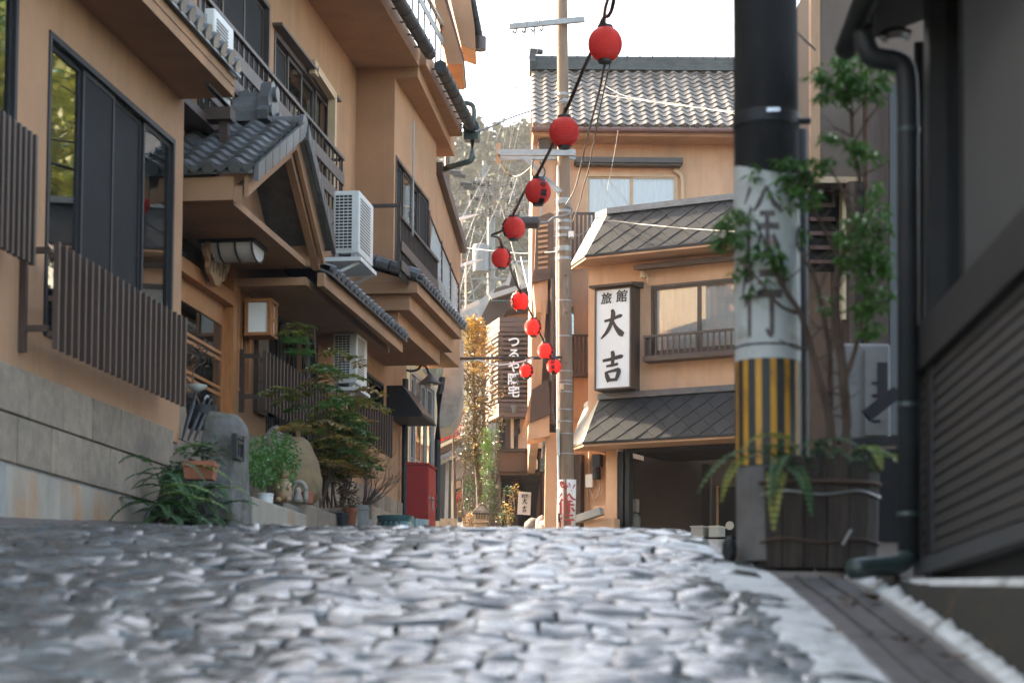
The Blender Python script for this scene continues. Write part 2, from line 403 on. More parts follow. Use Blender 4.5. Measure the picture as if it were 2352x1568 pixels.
def window(F, parent, x0, x1, z0, z1, y, n=2, fw=.05, fm="bronze", glass="glass", dep=.10, back="interior_dark", curtain=None, sash=None, dark=(), din=1, label=None, bars=0):
    """y = outer face of the wall; din = +1 when outwards is +y"""
    f = MB(); yi = y - dep * din; yo = y + .015 * din
    a, b = min(yi, yo), max(yi, yo)
    f.box(F, x0, x1, a, b, z0, z0 + fw); f.box(F, x0, x1, a, b, z1 - fw, z1)
    f.box(F, x0, x0 + fw, a, b, z0 + fw, z1 - fw); f.box(F, x1 - fw, x1, a, b, z0 + fw, z1 - fw)
    w = f.build("window", fm, parent)
    if label: w['label'] = label
    W = (x1 - x0 - 2 * fw) / n
    for i in range(n):
        p0, p1 = x0 + fw + W * i, x0 + fw + W * (i + 1); g = y - dep * din * (.35 if i % 2 else .62)
        sw = fw * .8
        s = MB(); c, d = g - .014, g + .014
        s.box(F, p0, p1, c, d, z0 + fw, z0 + fw + sw); s.box(F, p0, p1, c, d, z1 - fw - sw, z1 - fw)
        s.box(F, p0, p0 + sw, c, d, z0 + fw + sw, z1 - fw - sw); s.box(F, p1 - sw, p1, c, d, z0 + fw + sw, z1 - fw - sw)
        for k in range(bars):
            zz = z0 + fw + (z1 - z0 - 2 * fw) * (k + 1) / (bars + 1); s.box(F, p0 + sw, p1 - sw, c, d, zz - .012, zz + .012)
        s.build("sash", sash or fm, w)
        q = MB(); q.box(F, p0 + sw, p1 - sw, g - .003, g + .003, z0 + fw + sw, z1 - fw - sw)
        q.build("pane", "screen" if i in dark else glass, w)
    yb = y - (dep + .25) * din
    q = MB(); q.box(F, x0 - .1, x1 + .1, min(yb, yb - .02 * din), max(yb, yb - .02 * din), z0 - .1, z1 + .1); q.build("room_back", back, w)
    if curtain:
        yc = y - (dep * .75 + .03) * din; q = MB(); k = max(12, int((x1 - x0) / .045)); vs = []
        gap = set()
        for i in range(k + 1):
            x = x0 + fw + (x1 - x0 - 2 * fw) * i / k
            yy = yc + .018 * math.sin(i * 1.7) + .008 * math.sin(i * .61)
            vs += [F.w(x, yy, z0 + .02), F.w(x, yy, z1 - .02)]
        q.add(vs, [(2 * i, 2 * i + 2, 2 * i + 3, 2 * i + 1) for i in range(k)])
        q.build("curtain", curtain, w, smooth=True)
    return w
# tiles: x across, y up the slope, z out
def tile_mesh(name, w, l, m, cap=False, th=.022, hump=.045, lift=.030):
    mb = MB(); n = 9; top, bot = [], []
    for i in range(n + 1):
        u = i / n; x = w * u
        z = hump * (math.cos((u - .22) * 2 * math.pi) * .5 + .5) ** 1.3
        top.append((x, z))
    y0, y1 = 0, l * 1.12
    vs = [(x, y0, z + lift) for x, z in top] + [(x, y1, z + .004) for x, z in top] + [(x, y0, z + lift - th) for x, z in top]
    k = n + 1
    fs = [(i, i + 1, k + i + 1, k + i) for i in range(n)] + [(2 * k + i, 2 * k + i + 1, i + 1, i) for i in range(n)]
    mb.add(vs, fs)
    if cap:
        cx, cz, r = w * .22, hump * .55, hump * .95
        ring = [(cx + r * math.cos(2 * math.pi * a / 12), -.02, cz + r * math.sin(2 * math.pi * a / 12)) for a in range(12)]
        ring2 = [(x, .04, z) for x, y, z in ring]
        mb.add(ring + ring2, [tuple(range(12))] + [(a, (a + 1) % 12, (a + 1) % 12 + 12, a + 12) for a in range(12)])
        lip = [(w * .3 + w * .62 * a / 6, -.006, .030 - .05 * math.sin(math.pi * a / 6) + (hump * (math.cos((.3 + .62 * a / 6 - .22) * 2 * math.pi) * .5 + .5) ** 1.3)) for a in range(7)]
        lipt = [(x, -.006, hump * (math.cos((x / w - .22) * 2 * math.pi) * .5 + .5) ** 1.3 + .03) for x, y, z in lip]
        mb.add(lip + lipt, [(a, a + 1, a + 8, a + 7) for a in range(6)])
    me = bpy.data.meshes.new(name); me.from_pydata([tuple(v) for v in mb.v], [], mb.f)
    me.polygons.foreach_set("use_smooth", [True] * len(me.polygons)); me.set_sharp_from_angle(angle=R(50))
    me.materials.append(MATS[m]); return me
def tile_roof(parent, o, xd, ud, nc, nr, w, l, mesh, mesh_eave, name="roof_tile", jit=.006):
    xd, ud = Vector(xd).normalized(), Vector(ud).normalized(); M3 = axes(xd, ud); nz = xd.cross(ud)
    for r_ in range(nr):
        for c in range(nc):
            p = Vector(o) + xd * (c * w) + ud * (r_ * l) + nz * rnd.uniform(0, jit)
            inst(name if r_ or mesh_eave is None else "eave_tile", mesh if r_ or mesh_eave is None else mesh_eave, parent, p, M3)
def text_obj(body, size, m, parent, o, xd, yd, name="lettering", bold=0., depth=.004, sx=1., sy=1., shear=0.):
    c = bpy.data.curves.new("t", 'FONT'); c.body = body; c.size = size; c.extrude = depth; c.offset = bold
    c.align_x = 'CENTER'; c.align_y = 'CENTER'; c.resolution_u = 4; c.shear = shear
    t = bpy.data.objects.new("t", c); COL.objects.link(t)
    bpy.context.view_layer.update()
    me = bpy.data.meshes.new_from_object(t.evaluated_get(bpy.context.evaluated_depsgraph_get()))
    bpy.data.objects.remove(t); bpy.data.curves.remove(c)
    xs = [v.co.x for v in me.vertices]; ys = [v.co.y for v in me.vertices]
    mx, my = (min(xs) + max(xs)) / 2, (min(ys) + max(ys)) / 2
    for v in me.vertices: v.co.x = (v.co.x - mx) * sx; v.co.y = (v.co.y - my) * sy
    me.materials.clear(); me.materials.append(MATS[m]); me.name = name
    ob = bpy.data.objects.new(name, me); COL.objects.link(ob); ob.parent = parent
    ob.location = Vector(o) - wloc(parent); ob.rotation_euler = axes(xd, yd).to_euler()
    return ob
def stroke(mb, pts, ws, o, xd, yd, sc, d=.006):   # a brush stroke: points in unit square, widths
    xd, yd = Vector(xd).normalized(), Vector(yd).normalized(); nz = xd.cross(yd)
    # smooth the path
    P, Wd = [], []
    n = len(pts)
    for i in range(n - 1):
        for k in range(5):
            t = k / 5; p0, p1, p2, p3 = [Vector(pts[min(max(i + q, 0), n - 1)]) for q in (-1, 0, 1, 2)]
            P.append(.5 * ((2 * p1) + (p2 - p0) * t + (2 * p0 - 5 * p1 + 4 * p2 - p3) * t * t + (3 * p1 - p0 - 3 * p2 + p3) * t ** 3))
            Wd.append(ws[i] * (1 - t) + ws[i + 1] * t)
    P.append(Vector(pts[-1])); Wd.append(ws[-1])
    L_, R_ = [], []
    for i, p in enumerate(P):
        dd = (P[min(i + 1, len(P) - 1)] - P[max(i - 1, 0)]).normalized(); nn = Vector((-dd.y, dd.x)) * Wd[i] / 2
        L_.append(p + nn); R_.append(p - nn)
    m = len(P)
    for i in range(m - 1):
        q = [L_[i], R_[i], R_[i + 1], L_[i + 1]]
        mb.add([Vector(o) + xd * (v.x * sc) + yd * (v.y * sc) + nz * d for v in q], [(0, 1, 2, 3)])
def catmull(pts, k=6):
    pts = [Vector(p) for p in pts]; out = []; n = len(pts)
    for i in range(n - 1):
        p0, p1, p2, p3 = [pts[min(max(i + q, 0), n - 1)] for q in (-1, 0, 1, 2)]
        for j in range(k):
            t = j / k
            out.append(.5 * ((2 * p1) + (p2 - p0) * t + (2 * p0 - 5 * p1 + 4 * p2 - p3) * t * t + (3 * p1 - p0 - 3 * p2 + p3) * t ** 3))
    out.append(pts[-1]); return out
# ------------------------------------------------------------------ the ground
def sheet(name, m, xs, ys, zf, kind='structure', smooth=True):
    mb = MB(); nx, ny = len(xs), len(ys)
    mb.add([(x, y, zf(x, y)) for y in ys for x in xs], [(j * nx + i, j * nx + i + 1, (j + 1) * nx + i + 1, (j + 1) * nx + i) for j in range(ny - 1) for i in range(nx - 1)])
    o = mb.build(name, m, smooth=smooth, recalc=False); o['kind'] = kind; return o
def fr(a, b, n): return [a + (b - a) * i / n for i in range(n + 1)]
sheet("ground", "ground", fr(-60, 60, 24), fr(-25, 14, 39) + fr(14.5, 60, 30)[0:] + fr(62, 130, 20),
      lambda x, y: road_z(x if abs(x) < 3 else 0, max(y, 1)) - .22 + (0 if y < 70 else 0))
road = sheet("road", "road_bed", fr(-5.2, 1.28, 26), fr(.5, 14, 54) + fr(14.3, 60, 60), lambda x, y: road_z(x, y) - .03)
# paving stones: crooked cells with a rounded, rough top
def stone_mesh(cells, fine):
    mb = MB()
    for poly, hgt in cells:
        n = len(poly); c = sum(poly, Vector((0, 0))) / n
        rings = [(1.0, -.05), (1.0, -.003), (.95, 0)] if not fine else [(1.0, -.05), (1.0, -.003), (.95, .0), (.62, .0), (.3, .0)]
        vs = []
        for k, dz in rings:
            for q in poly:
                p = c + (q - c) * k
                z = road_z(p.x, p.y) + dz + hgt[0] + hgt[1] * (p.x - c.x) + hgt[2] * (p.y - c.y)
                z += .044 * noise.fractal(Vector((p.x * 3.4, p.y * 5.0, 3)), 1, 2, 4)
                vs.append(Vector((p.x, p.y, z)))
        vs.append(Vector((c.x, c.y, road_z(c.x, c.y) + hgt[0] + .044 * noise.fractal(Vector((c.x * 3.4, c.y * 5.0, 3)), 1, 2, 4))))
        m = len(rings)
        fs = [(r_ * n + i, r_ * n + (i + 1) % n, (r_ + 1) * n + (i + 1) % n, (r_ + 1) * n + i) for r_ in range(m - 1) for i in range(n)]
        fs += [((m - 1) * n + i, (m - 1) * n + (i + 1) % n, m * n) for i in range(n)]
        mb.add(vs, fs)
    return mb
def pave():
    near, far = [], []
    y = 5.2; row = 0
    rs = random.Random(3)
    while y < 20:
        d = rs.uniform(.10, .18) if y < 10 else .19
        x0 = -4.6; x = x0 + rs.uniform(0, .2)
        def wob(x, yy): return .04 * math.sin(x * 2.3 + yy * 1.1) + .06 * noise.noise(Vector((x * 2, yy * 2, 1)))
        while x < 1.02:
            w = rs.uniform(.11, .34)
            g = .001
            jit = lambda: rs.uniform(-.02, .02)
            a = [(x + g, y + g), (x + w * .5, y + g * .6), (x + w - g, y + g), (x + w - g * .6, y + d * .5), (x + w - g, y + d - g), (x + w * .5, y + d - g * .6), (x + g, y + d - g), (x + g * .6, y + d * .5)]
            poly = [Vector((px_ + jit(), py_ + jit() * .7 + wob(px_, py_))) for px_, py_ in a]
            vis = abs(x + w / 2) < .34 * y + .7
            if vis: (near if y < 12.5 else far).append((poly, (rs.uniform(-.002, .002), rs.gauss(0, .010), rs.gauss(0, .014))))
            x += w
        y += d; row += 1
    near.sort(key=lambda c: c[0][0].y + (100 if abs(c[0][0].x) > .275 * c[0][0].y + .1 else 0))
    for i, c in enumerate(near[:300]):
        o = stone_mesh([c], True).build("paving_stone", "paver", road, smooth=50)
    stone_mesh(near[300:] + far, False).build("far_paving_stones", "paver", road, smooth=50, kind="stuff")
pave()
# pale cement border between the stones and the drain, then the drain with ribbed covers
bord = MB(); ys = fr(4.5, 11.2, 60); 
vs = []
for y in ys:
    e = 1.0 - .14 * max(0, min(1, (y - 8.6) / 1.2)) + .08 * noise.noise(Vector((y * 1.7, 0, 0))) + .03 * noise.noise(Vector((y * 9, 2, 0)))
    for x in (e, e + .05, 1.20 if y < 9.7 else 1.05, 1.285 if y < 9.7 else 1.14): vs.append((x, y, road_z(x, y) + (-.03 if x == e else .012 + .012 * noise.noise(Vector((x * 12, y * 12, 0))))))
bord.add(vs, [(4 * j + i, 4 * j + i + 1, 4 * j + i + 5, 4 * j + i + 4) for j in range(60) for i in range(3)])
b_ = bord.build("cement_border", "kerb_pale", smooth=True); struct(b_)
dr = thing("drain_channel", "straight roadside drain with ribbed dark covers between pale cement edges", "drain", (1.5, 8, road_z(1.5, 8)))
dz = lambda y: road_z(1.5, y) + .0
for k in range(5):
    y0, y1 = 4.6 + k * 1.02, 4.6 + k * 1.02 + 1.005
    mb = MB()
    P = lambda x, y, h: Vector((x, y, dz(y) + h))
    mb.hexa([P(1.30, y0, -.06), P(1.70, y0, -.06), P(1.70, y1, -.06), P(1.30, y1, -.06), P(1.30, y0, .0), P(1.70, y0, .0), P(1.70, y1, .0), P(1.30, y1, .0)])
    cv = mb.build("drain_cover", "grate", dr)
    for j in range(4):
        x = 1.305 + j * .125
        mb = MB(); mb.hexa([P(x, y0 + .01, .001), P(x + .022, y0 + .01, .001), P(x + .022, y1 - .01, .001), P(x, y1 - .01, .001), P(x + .004, y0 + .01, .018), P(x + .018, y0 + .01, .018), P(x + .018, y1 - .01, .018), P(x + .004, y1 - .01, .018)])
        mb.build("rib", "concrete" if j in (0, 3) else "grate", cv)
# ragged pale fringe and the mossy bank on the house side
mb = MB(); vs = []; ys = fr(4.4, 9.7, 90)
for y in ys:
    j = .035 * noise.noise(Vector((y * 9, 5, 0))) + .02 * noise.noise(Vector((y * 23, 8, 0)))
    vs += [(1.705, y, dz(y) - .03), (1.708, y, dz(y) + .015), (1.765 + j * .8, y, dz(y) + .045 + j * .8), (1.80 + j, y, dz(y))]
mb.add(vs, [(4 * j + i, 4 * j + i + 1, 4 * j + i + 5, 4 * j + i + 4) for j in range(90) for i in range(3)])
struct(mb.build("cement_edge", "kerb_pale", smooth=True))
mb = MB(); vs = []
for y in ys:
    top = .33 + .0475 * (y - 6.6)
    vs += [(1.77, y, dz(y) - .05), (1.84, y, max(top - .05, dz(y) + .06)), (1.90, y, top)]
mb.add(vs, [(3 * j + i, 3 * j + i + 1, 3 * j + i + 4, 3 * j + i + 3) for j in range(90) for i in range(2)])
struct(mb.build("mossy_bank", "moss_bank", smooth=True))
mb = MB(); vs = []
for y in ys:
    top = .33 + .0475 * (y - 6.6); j = rnd.uniform(-.008, .008)
    vs += [(1.88 + j, y, top - .01), (1.90 + j, y, top + .022), (2.05, y, top + .024)]
mb.add(vs, [(3 * j + i, 3 * j + i + 1, 3 * j + i + 4, 3 * j + i + 3) for j in range(90) for i in range(2)])
struct(mb.build("bank_kerb", "kerb_pale", smooth=True))
sheet("yard", "soil", fr(2.0, 9, 10), fr(3, 34, 30), lambda x, y: .33 + .0475 * (y - 6.6) - .02 if y < 10 else max(.33 + .0475 * 3.4 - .02, road_z(1.3, y) - .03))

# ------------------------------------------------------------------ the long inn on the left
TA, TB, TR, TG = -6.25, -6.8, -6.42, -5.7
inn = thing("inn_building", "long ochre inn with tiled eaves and brown slat screens along the left street side", "inn", LF.w(20, TA, 1.4))
sC, _ = LF.on_y(419, 500, TA)
def LZ(px, py, t): return LF.on_y(px, py, t)
# near wing
s0 = LZ(-120, 500, TA)[0]
w1 = [*LZ(113, 300, TA), *LZ(400, 330, TA)]
zt = LZ(115, 68, TA)[1]; zt2 = LZ(403, 327, TA)[1]; zt = (zt + zt2) / 2
zb = LZ(100, 770, TA)[1]
wx0, wx1 = LZ(108, 300, TA)[0], LZ(399, 400, TA)[0]
w0x1 = LZ(38, 150, TA)[0]
zw0 = LZ(30, 560, TA)[1]
zs = LZ(420, 232, TA)[1]
ztop_st = LZ(200, 905, TA + .06)[1]
mb = MB()
wall_holes(mb, LF, s0 - 4, sC, ztop_st - .1, zs + .15, TA - .16, TA, [(wx0, wx1, zb, zt), (w0x1 - 1.9, w0x1, zw0, zt + .25)])
mb.box(LF, sC - .16, sC, TB - .3, TA - .16, ztop_st - .3, zs + .15)
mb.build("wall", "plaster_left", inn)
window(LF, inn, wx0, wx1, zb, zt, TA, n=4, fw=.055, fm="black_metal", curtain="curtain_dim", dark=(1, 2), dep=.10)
window(LF, inn, w0x1 - 1.9, w0x1, zw0, zt + .25, TA, n=2, fw=.055, fm="black_metal", dep=.10)
# slat screens in front of the windows
def slat_screen(px0, yt0, yb0, px1, yt1, yb1, t, n, twall, name="slat_screen", post=True, wd=.03, label=None):
    a, zt0 = LZ(px0, yt0, t); _, zb0 = LZ(px0, yb0, t); b, zt1 = LZ(px1, yt1, t); _, zb1 = LZ(px1, yb1, t)
    zt_, zb_ = (zt0 + zt1) / 2, (zb0 + zb1) / 2
    f = MB()
    for z in (zb_ + .10, (zb_ + zt_) / 2 - .05, zt_ - .14): f.box(LF, a, b, t - .085, t - .045, z, z + .045)
    for s_ in (a, b - .05):
        for z in (zb_ + .10, zt_ - .14): f.box(LF, s_ + .005, s_ + .045, twall, t - .087, z + .05, z + .10)
    if post: f.box(LF, a - .0, a + .05, twall - .0, twall + .06, zb_ - .02, zt_ + .02)
    sc = f.build(name, "slat_wood", inn)
    if label: sc['label'] = label
    me = None
    for i in range(n):
        s_ = a + (b - a - wd) * i / (n - 1)
        if me is None:
            q = MB(); q.box(LF, s_, s_ + wd, t - .045, t, zb_, zt_); o = q.build("slat", "slat_wood", sc); me = o.data; s_first = s_
        else:
            p = LF.w(s_, 0, 0) - LF.w(s_first, 0, 0); inst("slat", me, sc, wloc(sc) + p)
    return sc, a, b, zb_, zt_
slat_screen(136, 552, 800, 430, 733, 937, TA + .34, 23, TA + .0, wd=.045)
slat_screen(-60, 205, 590, 88, 312, 560, TA + .30, 12, TA, wd=.045)
# stone facing and plinth
tS = TA + .06
st = MB(); z_t = LZ(200, 905, tS)[1]; z_m = LZ(200, 1008, tS)[1]; tP = TA + .20
z_p = LZ(170, 1110, tP)[1]
sE = LZ(400, 1000, tS)[0]
stone_wall = MB(); stone_wall.box(LF, s0 - 4, sE - .01, TA - .02, tS - .035, .6, z_t - .01)
stone_wall = stone_wall.build("stone_wall", "concrete", inn)
def block_row(za, zb2, start, wdt):
    s_ = start
    while s_ < sE - .05:
        e = min(s_ + wdt * rnd.uniform(.92, 1.06), sE)
        if e > s0 - 1:
            mb = MB(); g = .008; o = rnd.uniform(-.008, .008)
            mb.box(LF, s_ + g, e - g, tS - .05, tS + o, za + g, zb2 - g)
            b = mb.build("stone", "stone_block", stone_wall)
            bv = b.modifiers.new("edge", 'BEVEL'); bv.width = .007; bv.segments = 1
        s_ = e
jx = LZ(71, 900, tS)[0]; bw = (LZ(221, 950, tS)[0] - jx) / 2
block_row(z_m, z_t, jx - bw * 9, bw)
block_row(z_m - (z_t - z_m), z_m, jx - bw * 8.55, bw * 1.02)
pe = LZ(341, 1185, tP)[0]
mb = MB(); pseam = LZ(8, 1150, tP)[0]
mb.box(LF, pseam, pe, tS + .005, tP, .55, z_p)
mb.build("plinth", "plinth", inn)
mb = MB(); mb.box(LF, s0 - 4, pseam - .01, tS + .005, tP + .02, .5, z_p + .01); mb.build("plinth", "concrete", inn)
# first eave over the near wing
tE = LF.loc(atZ(538, 224, zs))[1]; sEv = LF.loc(atZ(538, 224, zs))[0]
mb = MB(); mb.box(LF, s0 - 3, sEv, TA - .5, tE, zs, zs + .10); mb.box(LF, s0 - 3, sEv - .02, tE - .05, tE + .01, zs + .102, zs + .20)
mb.build("soffit", "plaster_left", inn)
tm = tile_mesh("roof_tile", .25, .24, "tile_grey", hump=.07); tmc = tile_mesh("eave_tile", .25, .24, "tile_grey", cap=True, hump=.078)
u3 = Vector((LF.ex.x, LF.ex.y, 0)); n3 = Vector((LF.ey.x, LF.ey.y, 0)); Z3 = Vector((0, 0, 1))
def pent(px_s0, px_s1, t_edge, z_edge, t_back, pitch, nm="pent_roof", label=None, rows=None, w=.25, sheet_m="tile_grey"):
    """lean-to roof: under-sheet as the part, tiles as its pieces; runs along the street from s0 to s1"""
    s_a, s_b = px_s0, px_s1
    run = t_edge - t_back; sl = run / math.cos(pitch)
    mb = MB(); mb.extr([LF.w(s_a, t_edge, z_edge - .03), LF.w(s_a, t_edge, z_edge), LF.w(s_a, t_back, z_edge + run * math.tan(pitch)), LF.w(s_a, t_back, z_edge + run * math.tan(pitch) - .03)], u3 * (s_b - s_a))
    rf = mb.build(nm, sheet_m, inn)
    ud = -n3 * math.cos(pitch) + Z3 * math.sin(pitch)
    xd = -u3                                     # right-handed with the normal up
    if (xd.cross(ud)).z < 0: xd = u3
    nc = max(1, int(round((s_b - s_a) / w))); ww = (s_b - s_a) / nc
    o = LF.w(s_b if xd == -u3 else s_a, t_edge, z_edge + .012)
    nr = rows or max(1, int(sl / .235))
    tile_roof(rf, o, xd, ud, nc, nr, ww, .235, tm, tmc)
    return rf
pent(sEv - 2.6, sEv, tE + .07, zs + .225, TA - .9, R(22), rows=2)
# porch with its gable towards the street
gz = LF.loc(LF.w(0, 0, 0))
sL, zL = LZ(571, 434, TG); sR, zR = LZ(745, 623, TG); sA, zA = LZ(682, 342, TG)
zE = (zL + zR) / 2
sL = max(sL, sC + .05)
porch = MB()
def barge(t, d, sl, sa, sr, ze, za, wd):          # a chevron board
    mb = MB()
    k = wd
    mb.extr([LF.w(sl, t, ze), LF.w(sl, t, ze + k), LF.w(sa, t, za + k), LF.w(sa, t, za)], n3 * d)
    mb.extr([LF.w(sa, t, za), LF.w(sa, t, za + k), LF.w(sr, t, ze + k), LF.w(sr, t, ze)], n3 * d)
    return mb
th = .16
p_roof = MB()
# roof plates
for (sa_, sb_) in ((sL - .06, sA), (sR + .06, sA)):
    p_roof.extr([LF.w(sa_, TG + .06, zE + .24), LF.w(sa_, TG + .06, zE + .29), LF.w(sb_, TG + .06, zA + .24), LF.w(sb_, TG + .06, zA + .19)], n3 * (TB - .3 - TG))
p_roof = p_roof.build("porch_roof", "tile_grey", inn)
barge(TG - .05, .05, sL, sA, sR, zE, zA, .25).build("barge_board", "plaster_left", inn)
barge(TG - .16, .09, sL - .02, sA, sR + .05, zE - .06, zA - .10, .16).build("barge_board", "plaster_left", inn)
# near eave fascia of the porch (faces down the street) and its soffit, far one too
sLi, zLi = LZ(566, 459, TG - .12)
mb = MB(); mb.box(LF, sL - .02, sL + .12, TB - .3, TG - .165, zE - .035, zE + .22); mb.build("porch_fascia", "plaster_left", inn)
mb = MB(); mb.box(LF, sR - .12, sR + .03, TB - .3, TG - .165, zE - .035, zE + .22)
mb.build("porch_fascia", "plaster_left", inn)
zC = zE - .03
mb = MB(); mb.box(LF, sL + .121, sR - .13, TB - .3, TG - .20, zC - .02, zC + .06)
mb.build("porch_soffit", "plaster_left", inn)
mb = MB(); mb.extr([LF.w(sL + .2, TG - .62, zC + .065), LF.w(sR - .12, TG - .62, zC + .065), LF.w(sA, TG - .62, zA + .08)], n3 * -.05); mb.build("gable_infill", "plaster_left", inn)
# porch tiles: left slope
tmp_, tmpc = tile_mesh("porch_tile", .29, .23, "tile_grey", hump=.075, th=.05, lift=.058), tile_mesh("porch_eave_tile", .29, .23, "tile_grey", cap=True, hump=.075, th=.05, lift=.058)
pitch = math.atan2(zA - zE, sA - sL)
ud = u3 * math.cos(pitch) + Z3 * math.sin(pitch); xd = -n3 if ((-n3).cross(ud)).z > 0 else n3
o = LF.w(sL - .10, (TG + .10) if xd.dot(n3) < 0 else TG + .10 - 5 * .29, zE + .262)
nrow = int((math.hypot(sA - sL, zA - zE)) / .215)
tile_roof(p_roof, o, xd, ud, 5, nrow, .29, .215, tmp_, tmpc)
pitchr = math.atan2(zA - zE, sR - sA)
ud2 = -u3 * math.cos(pitchr) + Z3 * math.sin(pitchr); xd2 = n3 if (n3.cross(ud2)).z > 0 else -n3
o2 = LF.w(sR + .10, (TG + .10) if xd2.dot(n3) < 0 else TG + .10 - 4 * .29, zE + .262)
nrow2 = int((math.hypot(sR - sA, zA - zE)) / .215)
tile_roof(p_roof, o2, xd2, ud2, 4, nrow2, .29, .215, tmp_, tmpc)
# verge tiles along the gable edge
vt = MB(); vt.box(LF, -.11, .11, -.03, .03, -.10, .10); 
def verge(sa_, za_, sb_, zb_, n):
    for i in range(n):
        f0, f1 = i / n, (i + 1) / n - .012
        p = lambda f, dz: LF.w(sa_ + (sb_ - sa_) * f, 0, za_ + (zb_ - za_) * f + dz)
        mb = MB(); a, b = p(f0, 0), p(f1, 0)
        mb.extr([a + n3 * (TG + .075) + Z3 * (.17 - .02), a + n3 * (TG + .075) + Z3 * .34, b + n3 * (TG + .075) + Z3 * .345, b + n3 * (TG + .075) + Z3 * .165], n3 * .05)
        mb.build("verge_tile", "tile_grey", p_roof)
verge(sL - .06, zE, sA - .05, zA - .03, 7); verge(sR + .08, zE, sA + .06, zA - .03, 9)
# ridge: stacked courses, onigawara and the round ridge tile
rz = zA + .30
for k in range(6):
    mb = MB(); hw = .20 - .018 * k
    mb.box(LF, sA - hw, sA + hw, TB - .3, TG - .40 - .01 * k, rz + k * .062, rz + k * .062 + .058)
    mb.build("ridge_course", "tile_grey", p_roof)
mb = MB(); mb.tube([LF.w(sA, TG - .43, rz + .02), LF.w(sA, TG + .06, rz + .02)], .075, 12); mb.tube([LF.w(sA, TG + .055, rz + .0), LF.w(sA, TG + .10, rz + .0)], .11, 14)
mb.build("ridge_end", "tile_grey", p_roof, smooth=40)
mb = MB(); pr = [(-.26, 0), (-.30, .10), (-.22, .17), (-.24, .27), (-.15, .36), (-.10, .47), (0, .52), (.10, .47), (.15, .36), (.24, .27), (.22, .17), (.30, .10), (.26, 0)]
mb.extr([LF.w(sA + a, TG - .42, rz + .0 + b) for a, b in pr], n3 * .13)
mb.tube([LF.w(sA, TG - .29, rz + .36), LF.w(sA, TG - .24, rz + .36)], .09, 12)
for q in (-1, 1): mb.tube([LF.w(sA + .17 * q, TG - .29, rz + .12), LF.w(sA + .17 * q, TG - .25, rz + .12)], .07, 10)
mb.tube([LF.w(sA, TG - .66, rz + .36), LF.w(sA, TG - .58, rz + .40)], .06, 8)
mb.build("ridge_ornament", "tile_grey", p_roof, smooth=35)
# lead flashing between the near wing and the porch roof
mb = MB(); mb.hexa([LF.w(sC + .0, TB - .3, zE + .30), LF.w(sC + .9, TB - .3, zE + .72), LF.w(sC + .9, TA - .35, zE + .72), LF.w(sC, TA - .35, zE + .30), LF.w(sC + .0, TB - .3, zE + .36), LF.w(sC + .9, TB - .3, zE + .78), LF.w(sC + .9, TA - .35, zE + .78), LF.w(sC, TA - .35, zE + .36)])
mb.build("flashing", "tile_grey", p_roof)
# ground floor wall beyond the near wing
zf1 = LZ(731, 640, TG)[1]; zf2 = LZ(911, 803, TG)[1]; zF = (zf1 + zf2) / 2
sEnd = LZ(1004, 900, TB)[0]
dx0, dx1 = sC + .02, LZ(541, 800, TB)[0]; dzt = LZ(535, 560, TB)[1]; dzb = LZ(520, 985, TB)[1] - .4
nwx0, nwx1 = LZ(546, 750, TB)[0], LZ(573, 800, TB)[0]; nzt, nzb = LZ(550, 655, TB)[1], LZ(570, 910, TB)[1]
holes = [(dx0, dx1, dzb, dzt), (nwx0, nwx1, nzb, nzt)]
b0 = LZ(612, 850, TB)[0]; b1 = LZ(680, 850, TB)[0]; bz1 = LZ(620, 712, TB)[1]; bz0 = bz1 - 1.9
c0 = LZ(693, 850, TB)[0]; c1 = LZ(728, 850, TB)[0]; cz1 = LZ(705, 775, TB)[1]; cz0 = cz1 - 1.6
e0 = LZ(842, 900, TB)[0]; e1 = LZ(880, 900, TB)[0]; ez1 = LZ(850, 860, TB)[1]; ez0 = ez1 - 1.2
gd0, gd1 = LZ(940, 950, TB)[0], LZ(996, 950, TB)[0]; gdt = (LZ(945, 832, TB)[1] + LZ(993, 905, TB)[1]) / 2; gdb = gdt - 3.2
holes += [(b0, b1, bz0, bz1), (c0, c1, cz0, cz1), (e0, e1, ez0, ez1)]
sPipe = LZ(932, 950, TB)[0]
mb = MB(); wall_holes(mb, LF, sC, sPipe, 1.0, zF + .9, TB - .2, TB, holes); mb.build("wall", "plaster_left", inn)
mb = MB(); wall_holes(mb, LF, sPipe + .005, sEnd + .3, 1.0, zF + .9, TB - .2, TB + .01, [(gd0, gd1, gdb, gdt)]); mb.build("wall", "plaster_pale", inn)
